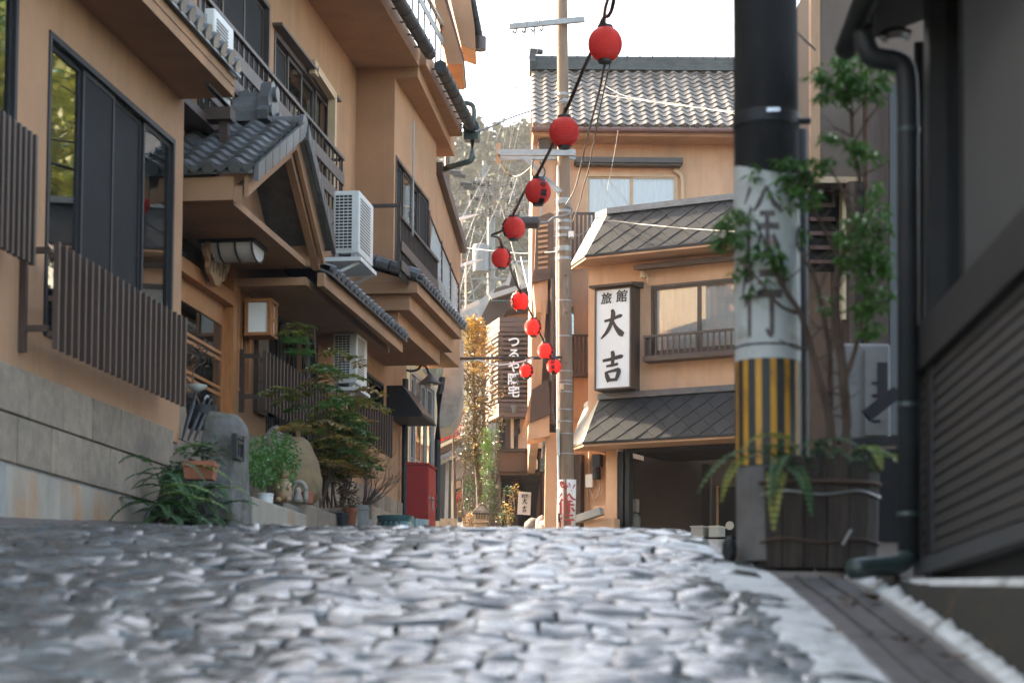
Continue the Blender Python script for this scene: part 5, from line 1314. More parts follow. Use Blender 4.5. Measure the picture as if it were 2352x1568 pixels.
# window railing
ry = .32; ra = BX(1478, 770, ry)[0]; rzt = BX(1560, 764, ry)[1]; rzb = BX(1560, 822, ry)[1]
mb = MB(); mb.box(BF, ra, bb + .3, ry - .03, ry + .03, rzt - .05, rzt); mb.box(BF, ra, bb + .3, 0, ry + .04, rzb - .02, rzb + .09); mb.box(BF, ra, ra + .05, 0, ry - .031, rzt - .05, rzt)
wr = mb.build("window_rail", "bronze", fin); me = None
n = 36
for i in range(n):
    x = ra + .03 + (bb + .25 - ra) * i / (n - 1)
    if me is None: mb = MB(); mb.box(BF, x - .015, x + .015, ry - .018, ry + .012, rzb + .09, rzt - .05); o = mb.build("baluster", "bronze", wr); me = o.data; xf = x
    else: inst("baluster", me, wr, wloc(wr) + bw(x, 0, 0) - bw(xf, 0, 0))
for k in range(3):
    y = .07 + k * .1; mb = MB(); mb.box(BF, ra + .004, ra + .036, y - .015, y + .015, rzb + .09, rzt - .05); mb.build("baluster", "bronze", wr)
# skirt roofs: diamond slates on a tilted plate, chamfered left end
def clip(poly, n_, d):
    out = []
    for i in range(len(poly)):
        a, b = poly[i], poly[(i + 1) % len(poly)]; da, db = a.dot(n_) - d, b.dot(n_) - d
        if da >= 0: out.append(a)
        if da * db < 0: out.append(a + (b - a) * (da / (da - db)))
    return out
def skirt(zt_, zb_, pxTL, pxBL, chamTL, chamBL, nm, tb, cap=.10):
    xt, xb_ = BX(*pxTL, .05)[0], BX(*pxBL, .75)[0]
    ptS = lambda x, f: bw(x, .05 + .70 * (1 - f), zb_ + (zt_ - zb_) * f)     # f 0 at the eave, 1 at the top
    nrm = (ptS(1, 0) - ptS(0, 0)).cross(ptS(0, 1) - ptS(0, 0)).normalized()
    ct = atZ(*chamTL, zt_); cb = atZ(*chamBL, zb_)
    mb = MB(); d = nrm * -.05
    mb.extr([ptS(xb_, 0) + d, ptS(bxR, 0) + d, ptS(bxR, 1) + d, ptS(xt, 1) + d], d)
    sk = mb.build(nm, "skirt_slate", fin)
    # left chamfer
    mb = MB(); A_, B_, C_, D_ = ptS(xb_, 0), ptS(xt, 1), ct, cb
    nn = (B_ - A_).cross(D_ - A_).normalized()
    if nn.dot(Vector((-1, -1, .3))) < 0: nn = -nn
    for i in range(5):
        f0, f1 = i / 5 + .004, (i + 1) / 5 - .004; L = lambda p, q, f: p + (q - p) * f
        q = MB(); q.extr([L(A_, D_, f0), L(A_, D_, f1), L(B_, C_, f1), L(B_, C_, f0)], nn * .012); q.build("side_slate", "skirt_sunlit", sk)
    mb.extr([A_, B_, C_, D_], nn * -.03); mb.build("side_plate", "skirt_sunlit", sk)
    # underside
    mb = MB(); mb.extr([A_ - Z3 * .03, ptS(bxR, 0) - Z3 * .03, bw(bxR, -.02, zb_ - .03), bw(0, -.02, zb_ - .03), D_ - Z3 * .03], Z3 * -.05); mb.build("soffit", "plaster_right", sk)
    mb = MB(); mb.beam(ptS(xb_, -.01) + nrm * .0, ptS(bxR, -.01) + nrm * .0, .05, .05); mb.beam(A_, D_, .05, .05); mb.build("edge_strip", "black_metal", sk)
    mb = MB(); mb.box(BF, xt, bxR, -.02, .14, zt_ - .03, zt_ + cap); mb.hexa([ct + Vector((.08, .05, -.02)), bw(xt - .02, -.02, zt_ - .02), bw(xt - .02, .10, zt_ - .02), ct + Vector((-.03, -.03, -.02)), ct + Vector((.08, .05, cap)), bw(xt - .02, -.02, zt_ + cap), bw(xt - .02, .10, zt_ + cap), ct + Vector((-.03, -.03, cap))]); mb.build("top_strip", "tile_grey", sk)
    # diamonds
    hgt = (ptS(0, 1) - ptS(0, 0)).length; s_ = hgt / 2.6; ev = (ptS(0, 1) - ptS(0, 0)) / hgt; eu = (ptS(1, 0) - ptS(0, 0)).normalized()
    lim = BX(1900, 900, .5)[0]
    slope = (xt - xb_) / hgt
    r_ = 0; v = -s_ / 2
    while v < hgt + s_:
        u = (r_ % 2) * s_ * .5 - s_
        while u < lim:
            poly = [Vector((u, v - s_ / 2)), Vector((u + s_ / 2, v)), Vector((u, v + s_ / 2)), Vector((u - s_ / 2, v))]
            for n_, d_ in ((Vector((0, 1)), 0), (Vector((0, -1)), -hgt), (Vector((1, -slope)), xb_), (Vector((-1, 0)), -lim)):
                if len(poly) >= 3: poly = clip(poly, n_, d_)
            if len(poly) >= 3:
                cc = sum(poly, Vector((0, 0))) / len(poly); poly = [cc + (p - cc) * .985 for p in poly]
                tl = rnd.uniform(.0, .006)
                P3 = [ptS(0, 0) + eu * p.x + ev * p.y + nrm * (.004 + (.016 + tl) * max(0, min(1, (v + s_ / 2 - p.y) / s_))) for p in poly]
                if (P3[1] - P3[0]).cross(P3[2] - P3[0]).length > 2e-5:
                    q = MB(); q.extr(P3, nrm * -.012); q.build("slate", "skirt_slate", sk)
            u += s_
        v += s_ / 2; r_ += 1
    return sk
skirt(tk_t, tk_b, (1397, 492), (1345, 590), (1370, 500), (1309, 612), "upper_skirt_roof", 0)
skirt(lk_t, lk_b, (1378, 917), (1340, 1013), (1343, 938), (1305, 1029), "lower_skirt_roof", 0)
# curved corner under the upper skirt
# garage opening
gx0, gx1 = BX(1452, 1100, -.3)[0], bxR; gzt = lk_b - .10
gx00 = BX(1420, 1100, -.3)[0]
gb_ = 2.0
mb = MB(); mb.box(BF, BX(1392, 1100, -.25)[0], gx00 - .01, -.6, -.25, gb_, lk_b - .06); mb.box(BF, BX(1388, 1100, -.1)[0] - .35, BX(1392, 1100, -.1)[0] - .01, -.62, -.3, gb_, BX(1370, 1160, -.1)[1]); mb.build("pier", "plaster_right", fin)
mb = MB(); mb.box(BF, gx00, gx00 + .12, -.55, -.28, gb_, gzt); mb.box(BF, gx00 + .16, gx00 + .26, -.5, -.30, gb_, gzt); mb.box(BF, gx00 + .121, bxR, -.55, -.3, gzt - .02, gzt + .04); mb.build("garage_frame", "black_metal", fin)
gl_ = atY(1436, 1100, 43.7); mb = MB(); mb.box(WF, gl_.x, 9.5, 43.66, 43.8, gb_, gzt + .3); mb.build("garage_wall", "interior_brown", fin); mb = MB(); mb.box(BF, gx00, bxR, -3.0, -.56, gzt + .05, gzt + .12); mb.build("garage_ceiling", "interior_brown", fin)
mb = MB(); mb.box(WF, gl_.x - .1, gl_.x, 41.6, 43.65, gb_, gzt + .3); mb.build("garage_side_wall", "interior_brown", fin)
for pxa, pxb in ((1612, 1630),):
    a, b_2 = BX(pxa, 1100, -2.4)[0], BX(pxb, 1100, -2.4)[0]; mb = MB(); mb.box(BF, a, b_2, -2.55, -2.4, gb_, BX(1620, 1065, -2.4)[1]); mb.build("garage_post", "dark_wood", fin)
mb = MB(); a = BX(1651, 1100, -2.0)[0]; mb.box(BF, a, a + 1.6, -2.2, -2.0, gb_, BX(1660, 1118, -2.0)[1]); mb.build("dark_cupboard", "interior_dark", fin)
mb = MB(); mb.box(BF, a - .04, a - .005, -2.1, -1.95, gb_, BX(1650, 1116, -2.0)[1]); mb.build("cupboard_edge", "pale_wood", fin)
q = BX(1675, 1206, -1.95); mb = MB(); c = bw(q[0], -1.99, q[1]); nY = Vector((BF.ey.x, BF.ey.y, 0)); mb.tube([c, c + nY * .02], .095, 20); mb.build("round_notice", "white_plastic", fin)
q0, q1 = BX(1587, 1206, -2.5), BX(1672, 1225, -2.5)
for a, b_2 in ((1587, 1612), (1628, 1650)):
    x0, z1 = BX(a, 1207, -1.5); x1 = BX(b_2, 1207, -1.5)[0]; bx_ = thing("storage_box", ("pale storage box left of the dark garage post" if a < 1600 else "pale storage box right of the dark garage post"), "box", bw((x0 + x1) / 2, -1.7, z1 - .5)); mb = MB(); mb.box(BF, x0, x1, -1.9, -1.5, z1 - .5, z1 - .03); mb.build("tub", "pot_white", bx_); mb = MB(); mb.box(BF, x0 - .02, x1 + .02, -1.92, -1.48, z1 - .029, z1); mb.build("lid", "white_plastic", bx_)
x0, z1 = BX(1450, 1147, -1.2); x1 = BX(1464, 1147, -1.2)[0]
ht = thing("gas_cylinder", "grey gas cylinder with a fitting box just inside the garage opening", "gas cylinder", bw((x0 + x1) / 2, -1.2, z1 - 1.2)); c = bw((x0 + x1) / 2, -1.2, 0); hz0 = BX(1457, 1178, -1.2)[1]
mb = MB(); mb.lathe(Vector((c.x, c.y, hz0 - .9)), [(.13, 0), (.14, .05), (.14, .78), (.11, .86), (.05, .9)], 14); mb.build("cylinder", "ac_grey", ht, smooth=40)
mb = MB(); mb.box(BF, x0 - .03, x1 + .02, -1.26, -1.1, hz0 + .02, z1); mb.build("fitting_box", "ceramic_grey", ht)
# recess with meter, pipes left of the garage
rx0, rx1 = BX(1322, 1100, -.9)[0], BX(1395, 1100, -.9)[0]
mb = MB(); mb.box(BF, rx0 - .6, rx1 + .2, -1.0, -.9, gb_, lk_b); mb.build("recess_wall", "plaster_right", fin)
mb = MB(); mb.box(BF, rx0 + .02, rx0 + .22, -.9, -.7, gb_, lk_b - .06); mb.build("dark_board", "dark_wood", fin)
mx, mz = BX(1372, 1070, -.8); mtr = thing("electric_meter", "dark electric meter on the wall under the slate skirt roof", "meter", bw(mx, -.8, mz - .3))
mb = MB(); mb.box(BF, mx - .09, mx + .10, -.9, -.72, mz - .02, mz + .26); mb.build("case", "pipe_grey", mtr); mb = MB(); mb.lathe(bw(mx + .01, -.75, mz - .30), [(.09, 0), (.09, .24), (.07, .27)], 12); mb.build("cover", "black_metal", mtr, smooth=40)
jx_, jz = BX(1353, 1103, -.8); jb = thing("junction_box", "small beige junction box with a loop of conduit below the electric meter", "junction box", bw(jx_, -.8, jz - .15))
mb = MB(); mb.box(BF, jx_ - .08, jx_ + .09, -.9, -.78, jz - .15, jz + .14); mb.build("box", "white_plastic", jb)
mb = MB(); mb.tube(catmull([bw(jx_, -.82, jz - .16), bw(jx_ + .12, -.82, jz - .42), bw(jx_ + .26, -.82, jz - .2), bw(jx_ + .27, -.82, jz + .3), bw(mx, -.82, mz - .3)], 5), .018, 6); mb.tube([bw(jx_ - .06, -.84, jz - .15), bw(jx_ - .06, -.84, gb_)], .018, 6); mb.tube([bw(jx_ - .02, -.84, jz + .15), bw(jx_ - .02, -.84, lk_b)], .018, 6); mb.build("conduit", "duct_beige", jb, smooth=1)
cx0, cz0 = BX(1330, 1190, .1); mb = MB(); mb.beam(bw(cx0 - .05, .1, cz0 - .02), bw(cx0 + .55, .1, cz0 + .14), .22, .16); mb.build("stone_cap", "concrete", fin)
mb = MB(); mb.box(BF, cx0 + .08, cx0 + .8, -.3, .02, gb_, cz0 - .02); mb.build("low_wall", "plaster_right", fin)
# the signboard
sy = .45; sx0, szt = BX(1370, 668, sy); sx1 = BX(1447, 672, sy)[0]; szb = BX(1405, 890, sy)[1]
sgn = thing("inn_signboard", "tall white signboard in a dark wooden box with black brush characters on the orange bay", "sign", bw((sx0 + sx1) / 2, .2, szb))
mb = MB(); f = .035
mb.box(BF, sx0 - f, sx0, .0, sy + .02, szb - f, szt + f); mb.box(BF, sx1, sx1 + f, .0, sy + .02, szb - f, szt + f); mb.box(BF, sx0, sx1, .0, sy + .02, szb - f, szb); mb.box(BF, sx0, sx1, .0, sy + .02, szt, szt + f); mb.build("case", "dark_wood", sgn)
mb = MB(); mb.hexa([bw(sx0 - .12, -.0, szt + .05), bw(sx1 + .12, 0, szt + .05), bw(sx1 + .12, sy + .12, szt + .05), bw(sx0 - .12, sy + .12, szt + .05), bw(sx0 - .12, 0, szt + .20), bw(sx1 + .12, 0, szt + .20), bw(sx1 + .12, sy + .13, szt + .10), bw(sx0 - .12, sy + .13, szt + .10)]); mb.build("roof_cap", "bronze", sgn)
mb = MB(); mb.box(BF, sx0 + .001, sx1 - .001, .05, sy, szb + .001, szt - .001); mb.build("face", "sign_white", sgn)
X3 = Vector((BF.ex.x, BF.ex.y, 0)); sw_ = sx1 - sx0; sh_ = szt - szb
fo = lambda fx, fz: bw(sx0 + sw_ * fx, sy + .001, szt - sh_ * fz)
DAI = [([(.18, .62), (.45, .66), (.78, .74), (.86, .72)], [.06, .07, .09, .05]), ([(.47, .95), (.52, .82), (.46, .58), (.30, .32), (.10, .14), (.04, .12)], [.07, .12, .11, .09, .05, .015]), ([(.50, .62), (.62, .42), (.80, .24), (.93, .18)], [.05, .09, .15, .10])]
KICHI = [([(.12, .73), (.42, .76), (.80, .82), (.90, .80)], [.07, .08, .10, .06]), ([(.48, 1.0), (.52, .88), (.50, .58)], [.08, .11, .08]), ([(.26, .56), (.50, .58), (.72, .61)], [.05, .07, .06]), ([(.24, .40), (.30, .26), (.38, .10)], [.06, .11, .12]), ([(.28, .38), (.55, .42), (.74, .42), (.70, .26), (.62, .12)], [.05, .07, .11, .10, .08]), ([(.36, .14), (.50, .15), (.64, .15)], [.06, .07, .07])]
def brush(chars, o, xd, sc, m, parent, d0=.003, nm="brush_lettering", sx=.84, bold=1.25):
    mb = MB()
    for j, (p, w) in enumerate(chars): stroke(mb, [((a - .5) * sx, b - .5) for a, b in p], [q * bold for q in w], o, xd, Z3, sc, d0 + .0012 * j)
    return mb.build(nm, m, parent, recalc=False)
brush(DAI, fo(.49, .36), X3, sw_ * .92, "ink_black", sgn); brush(KICHI, fo(.49, .80), X3, sw_ * .92, "ink_black", sgn)
text_obj("旅", sw_ * .33, "ink_black", sgn, fo(.30, .085) + nY * .004, X3, Z3, bold=.003, shear=.08); text_obj("館", sw_ * .35, "ink_black", sgn, fo(.76, .075) + nY * .004, X3, Z3, bold=.003, shear=.08)
# ---- wooden bay and pipes on the left flank behind the pole
Yf = YM - .05
mb = MB(); pts = [wp(*p, Yf) for p in ((1318, 690), (1353, 690), (1353, 960), (1318, 960))]; mb.extr(pts, Vector((0, -.05, 0))); mb.build("recessed_wall", "plaster_right", fin)
x0, z1 = MX(1314, 695, YM - .1); x1, z0 = MX(1352, 770, YM - .1)
window(WF, fin, x0 - .25, x1 + .3, z0 - .2, z1, YM - .055, n=1, fw=.05, fm="duct_beige", curtain="curtain_white", din=-1, dep=.02, back="interior_brown")
rl2 = MB(); x0, z1 = MX(1312, 768, YM - .35); x1, z0 = MX(1354, 860, YM - .35); rl2.box(WF, x0 - .3, x1, YM - .38, YM - .32, z1 - .05, z1); rl2 = rl2.build("balcony_rail", "dark_wood", fin); mb = MB(); mb.box(WF, x0 - .3, x1, YM - .38, YM - .12, z0 - .04, z0 + .04); mb.build("balcony_sill", "dark_wood", fin)
for i in range(8): x = x0 - .25 + (x1 - x0 + .25) * i / 7; mb = MB(); mb.box(WF, x - .03, x + .03, YM - .37, YM - .345, z0 + .04, z1 - .05); mb.build("baluster", "dark_wood", rl2)
rl3 = MB(); x0, z1 = MX(1316, 488, YM - .5); x1, z0 = MX(1362, 560, YM - .5); rl3.box(WF, x0, x1 + .4, YM - .53, YM - .47, z1 - .05, z1); rl3 = rl3.build("balcony_rail", "dark_wood", fin)
for i in range(9): x = x0 + (x1 + .3 - x0) * i / 8; mb = MB(); mb.box(WF, x - .03, x + .03, YM - .52, YM - .49, z0 - .4, z1 - .05); mb.build("baluster", "board_brown", rl3)
def slab(pp, Y, d, m, nm, par=fin): mb = MB(); mb.extr([atY(*p, Y) for p in pp], Vector((0, d, 0))); return mb.build(nm, m, par)
Yk = 42.5
slab(((1232, 500), (1262, 488), (1272, 492), (1272, 640), (1226, 650)), Yk, 1.4, "board_brown", "side_balcony")
for i in range(9): 
    y = 520 + i * 12; mb = MB(); mb.beam(atY(1236, y, Yk - .03), atY(1258, y - 3, Yk - .03), .03, .05); mb.build("louvre", "pale_wood", fin)
slab(((1226, 620), (1262, 615), (1262, 640), (1222, 650)), Yk - .3, 1.6, "board_brown", "balcony_fascia"); slab(((1224, 650), (1258, 640), (1258, 720), (1230, 716)), Yk - .2, 1.2, "plaster_right", "balcony_box")
slab(((1246, 640), (1288, 640), (1288, 985), (1250, 985)), Yk + 1.0, .3, "board_brown", "boarded_wall"); slab(((1246, 690), (1256, 688), (1242, 880), (1206, 1000), (1198, 1000), (1231, 850)), Yk - .4, .25, "pale_wood", "sunlit_batten"); slab(((1254, 690), (1290, 690), (1290, 990), (1236, 990), (1244, 870)), Yk - .1, .2, "dark_wood", "shaded_boards")  # pale batten and dark slab put the flank's sunlit edge and shaded recess into colour
slab(((1222, 895), (1260, 870), (1264, 950), (1216, 970)), Yk - .6, 1.0, "dark_wood", "lower_bay"); slab(((1216, 950), (1262, 938), (1262, 1000), (1212, 1010)), Yk - .5, .9, "plaster_right", "lower_bay_base")
slab(((1254, 1003), (1290, 990), (1290, 1222), (1250, 1222)), Yk - .2, .4, "plaster_right", "corner_pier")
mb = MB(); mb.tube([atY(1272, 640, Yk - .4), atY(1270, 800, Yk - .4), atY(1265, 940, Yk - .4), atY(1268, 968, Yk - .4), atY(1284, 975, Yk - .4)], .07, 8); mb.build("downpipe", "pipe_brown", fin, smooth=40)
slab(((1282, 300), (1290, 300), (1290, 680), (1282, 680)), YM - .1, .06, "pipe_brown", "downpipe"); slab(((1236, 320), (1262, 316), (1262, 345), (1236, 345)), YM - .5, .5, "dark_wood", "small_hood")
slab(((1240, 345), (1245, 345), (1245, 520), (1240, 520)), YM - .12, .06, "steel_white", "white_pipe")

# ------------------------------------------------------------------ utility pole with its fittings and the slow sign
YP = 40.4
up = thing("utility_pole", "tall brown concrete utility pole strapped with steel bands in front of the orange inn", "utility pole", atY(1300, 1225, YP))
p_top, p_bot = atY(1290.4, -110, YP), atY(1301, 1245, YP)
mb = MB(); mb.tube([p_bot, p_top], [.178, .105], 20); mb.build("shaft", "pole_concrete", up, smooth=40)
def pole_at(py): f = (1245 - py) / 1355; return p_bot + (p_top - p_bot) * f, .178 - .073 * f
for py in (222, 237, 465, 472, 492, 515, 532, 548, 575, 580, 600, 697, 778, 858, 880, 888, 905, 945, 972, 1000, 1045):
    c, r = pole_at(py); wdt = .012 if py > 690 else .03; mb = MB(); mb.tube([c - Z3 * wdt, c + Z3 * wdt], r * 1.06, 18); mb.box(WF, c.x - r - .07, c.x - r + .02, c.y - .03, c.y + .01, c.z - .015, c.z + .015) if py < 690 else None
    mb.build("band", "galvanised", up, smooth=40)
for py in (725, 840, 962, 1075, 560, 640):
    c, r = pole_at(py); mb = MB(); mb.tube([c + Vector((0.02, -r + .02, 0)), c + Vector((.03, -r - .07, .01))], .018, 6); mb.build("step_bolt", "pole_concrete", up)
c0_, r0_ = pole_at(600); mb = MB(); mb.tube([atY(1281, 380, YP - .1), atY(1279, 640, YP - .1), atY(1281, 990, YP - .1), atY(1283, 1100, YP - .1)], .022, 8); mb.build("conduit", "cable_white", up, smooth=40)
mb = MB(); mb.beam(atY(1281, 985, YP - .14), atY(1283, 1045, YP - .14), .06, .04, up=(0, 1, 0)); mb.build("number_strip", "sheet_white", up)
mb = MB(); mb.box(WF, atY(1287, 890, YP).x, atY(1294, 890, YP).x, YP - .26, YP - .18, atY(1290, 898, YP).z, atY(1290, 886, YP).z); mb.build("tag_box", "duct_beige", up)
# crossarms
def arm(pa, pb, Y, h, nm="crossarm"):
    mb = MB(); mb.beam(atY(*pa, Y), atY(*pb, Y), .09, h); return mb.build(nm, "galvanised", up)
arm((1170, 62), (1343, 45), YP - .22, .11); arm((1143, 351), (1322, 351), YP - .22, .13); arm((1143, 363), (1322, 361), YP + .22, .11)
for px_ in (1186, 1206, 1228, 1247):
    c = atY(px_, 68 - (px_ - 1170) * .1, YP - .22); mb = MB(); mb.tube(catmull([c + Z3 * .02, c - Z3 * .06, c + Vector((-.04, 0, -.10)), c + Vector((-.07, 0, -.04))], 4), .018, 6); mb.build("hook", "black_metal", up)
for pa, pb in (((1213, 365), (1283, 445)), ((1200, 360), (1290, 440))):
    mb = MB(); mb.beam(atY(*pa, YP - .25), atY(*pb, YP - .25), .03, .05); mb.build("brace", "galvanised", up)
mb = MB(); mb.beam(atY(1146, 330, YP - .2), atY(1143, 375, YP - .2), .09, .07, up=(0, 1, 0)); mb.build("arm_end", "pale_wood", up)
mb = MB(); mb.tube([atY(1190, 511, YP - .5), atY(1192, 511, YP - .5), atY(1236, 511, YP - .5), atY(1240, 511, YP - .5)], [.06, .135, .135, .06], 12); mb.build("cable_closure", "cable_black", up, smooth=40)
mb = MB(); mb.tube(catmull([atY(1238, 511, YP - .5), atY(1258, 510, YP - .4), atY(1272, 500, YP - .3), atY(1290, 497, YP - .22), atY(1310, 490, YP - .2), atY(1312, 478, YP - .2), atY(1300, 470, YP - .2)], 5), .026, 6); mb.build("cable_tail", "cable_grey", up, smooth=1)
mb = MB(); mb.box(WF, atY(1305, 540, YP).x, atY(1317, 540, YP).x, YP - .3, YP - .15, atY(1310, 552, YP).z, atY(1310, 538, YP).z); mb.build("tap_box", "white_plastic", up)
for k, (a, b_2) in enumerate((((1262, 700), (1252, 560)), ((1250, 600), (1286, 640)))):
    pass
JO = [([(.22, 1), (.05, .78)], [.07, .03]), ([(.25, .72), (.05, .45)], [.08, .03]), ([(.16, .55), (.16, .0)], [.08, .07]), ([(.62, 1), (.45, .78), (.30, .66)], [.05, .08, .03]), ([(.62, 1), (.78, .78), (.98, .68)], [.05, .08, .06]), ([(.45, .62), (.82, .62)], [.06, .06]), ([(.38, .44), (.92, .44)], [.07, .07]), ([(.63, .62), (.63, .06), (.54, .1)], [.08, .08, .03]), ([(.48, .32), (.36, .10)], [.07, .04]), ([(.76, .32), (.92, .12)], [.06, .08])]
KO = [([(.24, 1), (.05, .76)], [.08, .03]), ([(.26, .72), (.04, .42)], [.08, .03]), ([(.17, .54), (.17, .0)], [.09, .07]), ([(.42, .86), (.92, .86)], [.08, .08]), ([(.36, .58), (.98, .58)], [.08, .09]), ([(.72, .58), (.72, .05), (.58, .1)], [.09, .09, .03])]
# slow sign wrapped on the pole foot
sg = thing("slow_sign", "white warning panel with red brush characters bent round the foot of the utility pole", "sign", atY(1300, 1216, YP - .2))
n = 10; vs = []
for i in range(n + 1):
    a = -1.15 + 2.3 * i / n; r = .20; 
    for py in (1216, 1102): 
        c = atY(1300 + (2 if py < 1200 else 0), py, YP); vs.append(c + Vector((r * math.sin(a) * 1.08, -r * math.cos(a) * .75 - .02, 0)))
mb = MB(); mb.add(vs, [(2 * i, 2 * i + 2, 2 * i + 3, 2 * i + 1) for i in range(n)]); o = mb.build("panel", "sign_board", sg, smooth=1); sm = o.modifiers.new("thick", 'SOLIDIFY'); sm.thickness = .006
fY = YP - .2 - .05
def onp(px, py): return atY(px, py, YP - .225)
brush(JO, onp(1302, 1156), Vector((1, 0, 0)), .43, "ink_red", sg, .012, sx=.88, bold=1.35); brush(KO, onp(1300, 1196), Vector((1, 0, 0)), .34, "ink_red", sg, .012, sx=1.08, bold=1.4)
text_obj("危", .15, "ink_red", sg, onp(1291, 1112), (1, -.15, 0), Z3, bold=.004, depth=.02); text_obj("い", .14, "ink_red", sg, onp(1304, 1113), (1, .0, 0), Z3, bold=.004, depth=.02)
mb = MB(); stroke(mb, [(.5, 1), (.2, .35)], [.28, .12], onp(1312, 1127), (1, .2, 0), Z3, .14, .024); stroke(mb, [(.05, .12), (.0, 0)], [.16, .16], onp(1312, 1127), (1, .2, 0), Z3, .14, .026); mb.build("exclamation_mark", "ink_red", sg, recalc=False)
text_obj("湯平温泉", .045, "ink_black", sg, onp(1284, 1188), (0.05, 0, -1), (1, 0, 0), bold=.001, depth=.02)
# wire guard stripes at the pole foot
for px_ in (1284, 1290, 1308, 1314): 
    c = atY(px_, 1226, YP - .2); mb = MB(); mb.box(WF, c.x - .02, c.x + .02, YP - .21, YP - .17, c.z - .1, c.z + .06); mb.build("foot_stripe", "stripe_yellow", up)
# ------------------------------------------------------------------ the red lanterns and their cables
LN = [(1390, 102, 80), (1296, 304, 70), (1236, 440, 60), (1180, 524, 53), (1152, 593, 47), (1194, 692, 43), (1224, 752, 40), (1252, 806, 37), (1209, 852, 33), (1272, 841, 34)]
LLAB = ["largest red paper lantern hanging nearest the top of the picture", "large red paper lantern hanging against the tiled roof beside the pole", "red paper lantern with dark characters just below the metal crossarm",
        "red paper lantern in front of the black cable closure", "red paper lantern at the leftmost bend of the cable before the white pole", "red paper lantern in front of the pale glass roof above the louvred tower",
        "red paper lantern over the upper end of the louvred wooden tower", "red paper lantern touching the left edge of the brown pole", "lowest pale red lantern hung before the wooden lettering tower", "small pale red lantern with characters against the brown pole"]
LDIA = .36
def lantern(i, px, py, dpx):
    Y = min(LDIA * FPX / dpx, 39.5); c = atY(px, py, Y); r = dpx / FPX * Y / 2
    th_ = thing("paper_lantern", LLAB[i], "lantern", c + Z3 * r * 1.1, "red paper lanterns strung over the street")
    mb = MB(); n = 40; prof = []
    for k in range(n + 1):
        a = -1.12 + 2.24 * k / n; rr = r * (math.cos(a) * .98 + .02) ; rr *= 1 + (.022 if k % 2 else -.022); prof.append((rr, r * .93 * math.sin(a) / math.sin(1.12)))
    mb.lathe(c, prof, 24)
    for v in mb.v:
        a = math.atan2(v.y - c.y, v.x - c.x); k = 1 - .03 * max(0, math.cos(4 * a + .6)) ** 10; v.x = c.x + (v.x - c.x) * k; v.y = c.y + (v.y - c.y) * k
    mb.build("paper_shade", "lantern_red", th_, smooth=50)
    mb = MB(); mb.lathe(c + Z3 * r * .90, [(r * .46, 0), (r * .48, .01), (r * .46, .035), (r * .35, .04)], 18); mb.build("top_ring", "cable_black", th_, smooth=40)
    mb = MB(); mb.lathe(c - Z3 * (r * .92 + .03), [(r * .40, 0), (r * .42, .03)], 18); mb.build("bottom_ring", "cable_black", th_, smooth=40)
    mb = MB(); mb.tube([c + Z3 * (r + .03), c + Z3 * (r + .12)], .012, 5); mb.build("hanger", "cable_black", th_)
    return th_, c, r
LP = [lantern(i, *l) for i, l in enumerate(LN)]
def lantern_text(i, body, ang, size=.085):
    th_, c, r = LP[i]; d = Vector((math.sin(ang), -math.cos(ang), 0)); xd = Vector((math.cos(ang), math.sin(ang), 0)); n = len(body)
    for k, ch in enumerate(body):
        z = (n - 1) / 2 * size * 1.05 - k * size * 1.05; rr = r * math.sqrt(max(.1, 1 - (z / r) ** 2 * .9)) * 1.04
        til = z / r * .75; yd = Vector((0, 0, 1)) * math.cos(til) - d * math.sin(til) * 1
        text_obj(ch, size, "ink_black", th_, c + d * (rr + .0) + Z3 * z, xd, yd, bold=.003, depth=.006)
lantern_text(2, "湯平温泉", .42, .098); lantern_text(3, "湯平温泉", -1.15, .07); lantern_text(4, "湯平温泉", .95, .07); lantern_text(5, "湯平温泉", -.98, .07); lantern_text(6, "湯平温泉", .95, .07); lantern_text(7, "湯平温泉", 1.0, .07); lantern_text(8, "湯平温泉", .9, .075); lantern_text(9, "湯平温泉", -.15, .085)
def cable(name, label, pts, r, m="cable_black", group=None, seg=6, cat="cable", n=5):
    P = [atY(*p) for p in pts]; mb = MB(); mb.tube(catmull(P, seg), r, n, caps=False); return tag(mb.build(name, m, smooth=1), label, cat, group)
Yl = [LDIA * FPX / d for _, _, d in LN]
cable("lantern_cable", "thick black cable looping down the street carrying the red lanterns", [(1470, -420, 15.5), (1416, -40, 18.5), (1402, 30, 19.3), (1384, 46, 19.8), (1362, 110, 20.5), (1340, 160, 21.5), (1310, 232, 22.4), (1296, 262, 22.7), (1280, 310, 23.5), (1240, 390, 26), (1230, 406, 26.4), (1205, 440, 27.6), (1180, 490, 29.6), (1160, 525, 31), (1130, 540, 32), (1145, 546, 32.6), (1152, 562, 33.4), (1168, 600, 34.6), (1180, 640, 36), (1194, 668, 36.6), (1210, 700, 37.6), (1224, 730, 39.4), (1240, 765, 40), (1252, 788, 40.2), (1270, 815, 40.2), (1288, 832, 40.2)], .023, n=6)
cable("lantern_cable", "second black cable rising from the largest lantern towards the sky", [(1450, -420, 15.2), (1402, -40, 18.0), (1390, 20, 19), (1386, 52, 19.8)], .02)
cable("drop_cable", "black cable hanging from the largest lantern down to the pole fittings", [(1388, 152, 19.9), (1375, 215, 22), (1348, 320, 28), (1330, 400, 34), (1318, 440, 38), (1300, 470, 40)], .015)
cable("drop_cable", "thin wavy cable falling from the roof line beside the pole", [(1400, 150, 26), (1378, 250, 28), (1367, 310, 30), (1360, 345, 32), (1352, 390, 34), (1340, 430, 36), (1330, 470, 38), (1315, 510, 40)], .012)
cable("street_cable", "dark cable across the alley at the height of the lowest lanterns", [(1000, 824, 37), (1062, 823, 38), (1150, 822, 39.5), (1225, 822, 40.2), (1290, 820, 40.2)], .032)
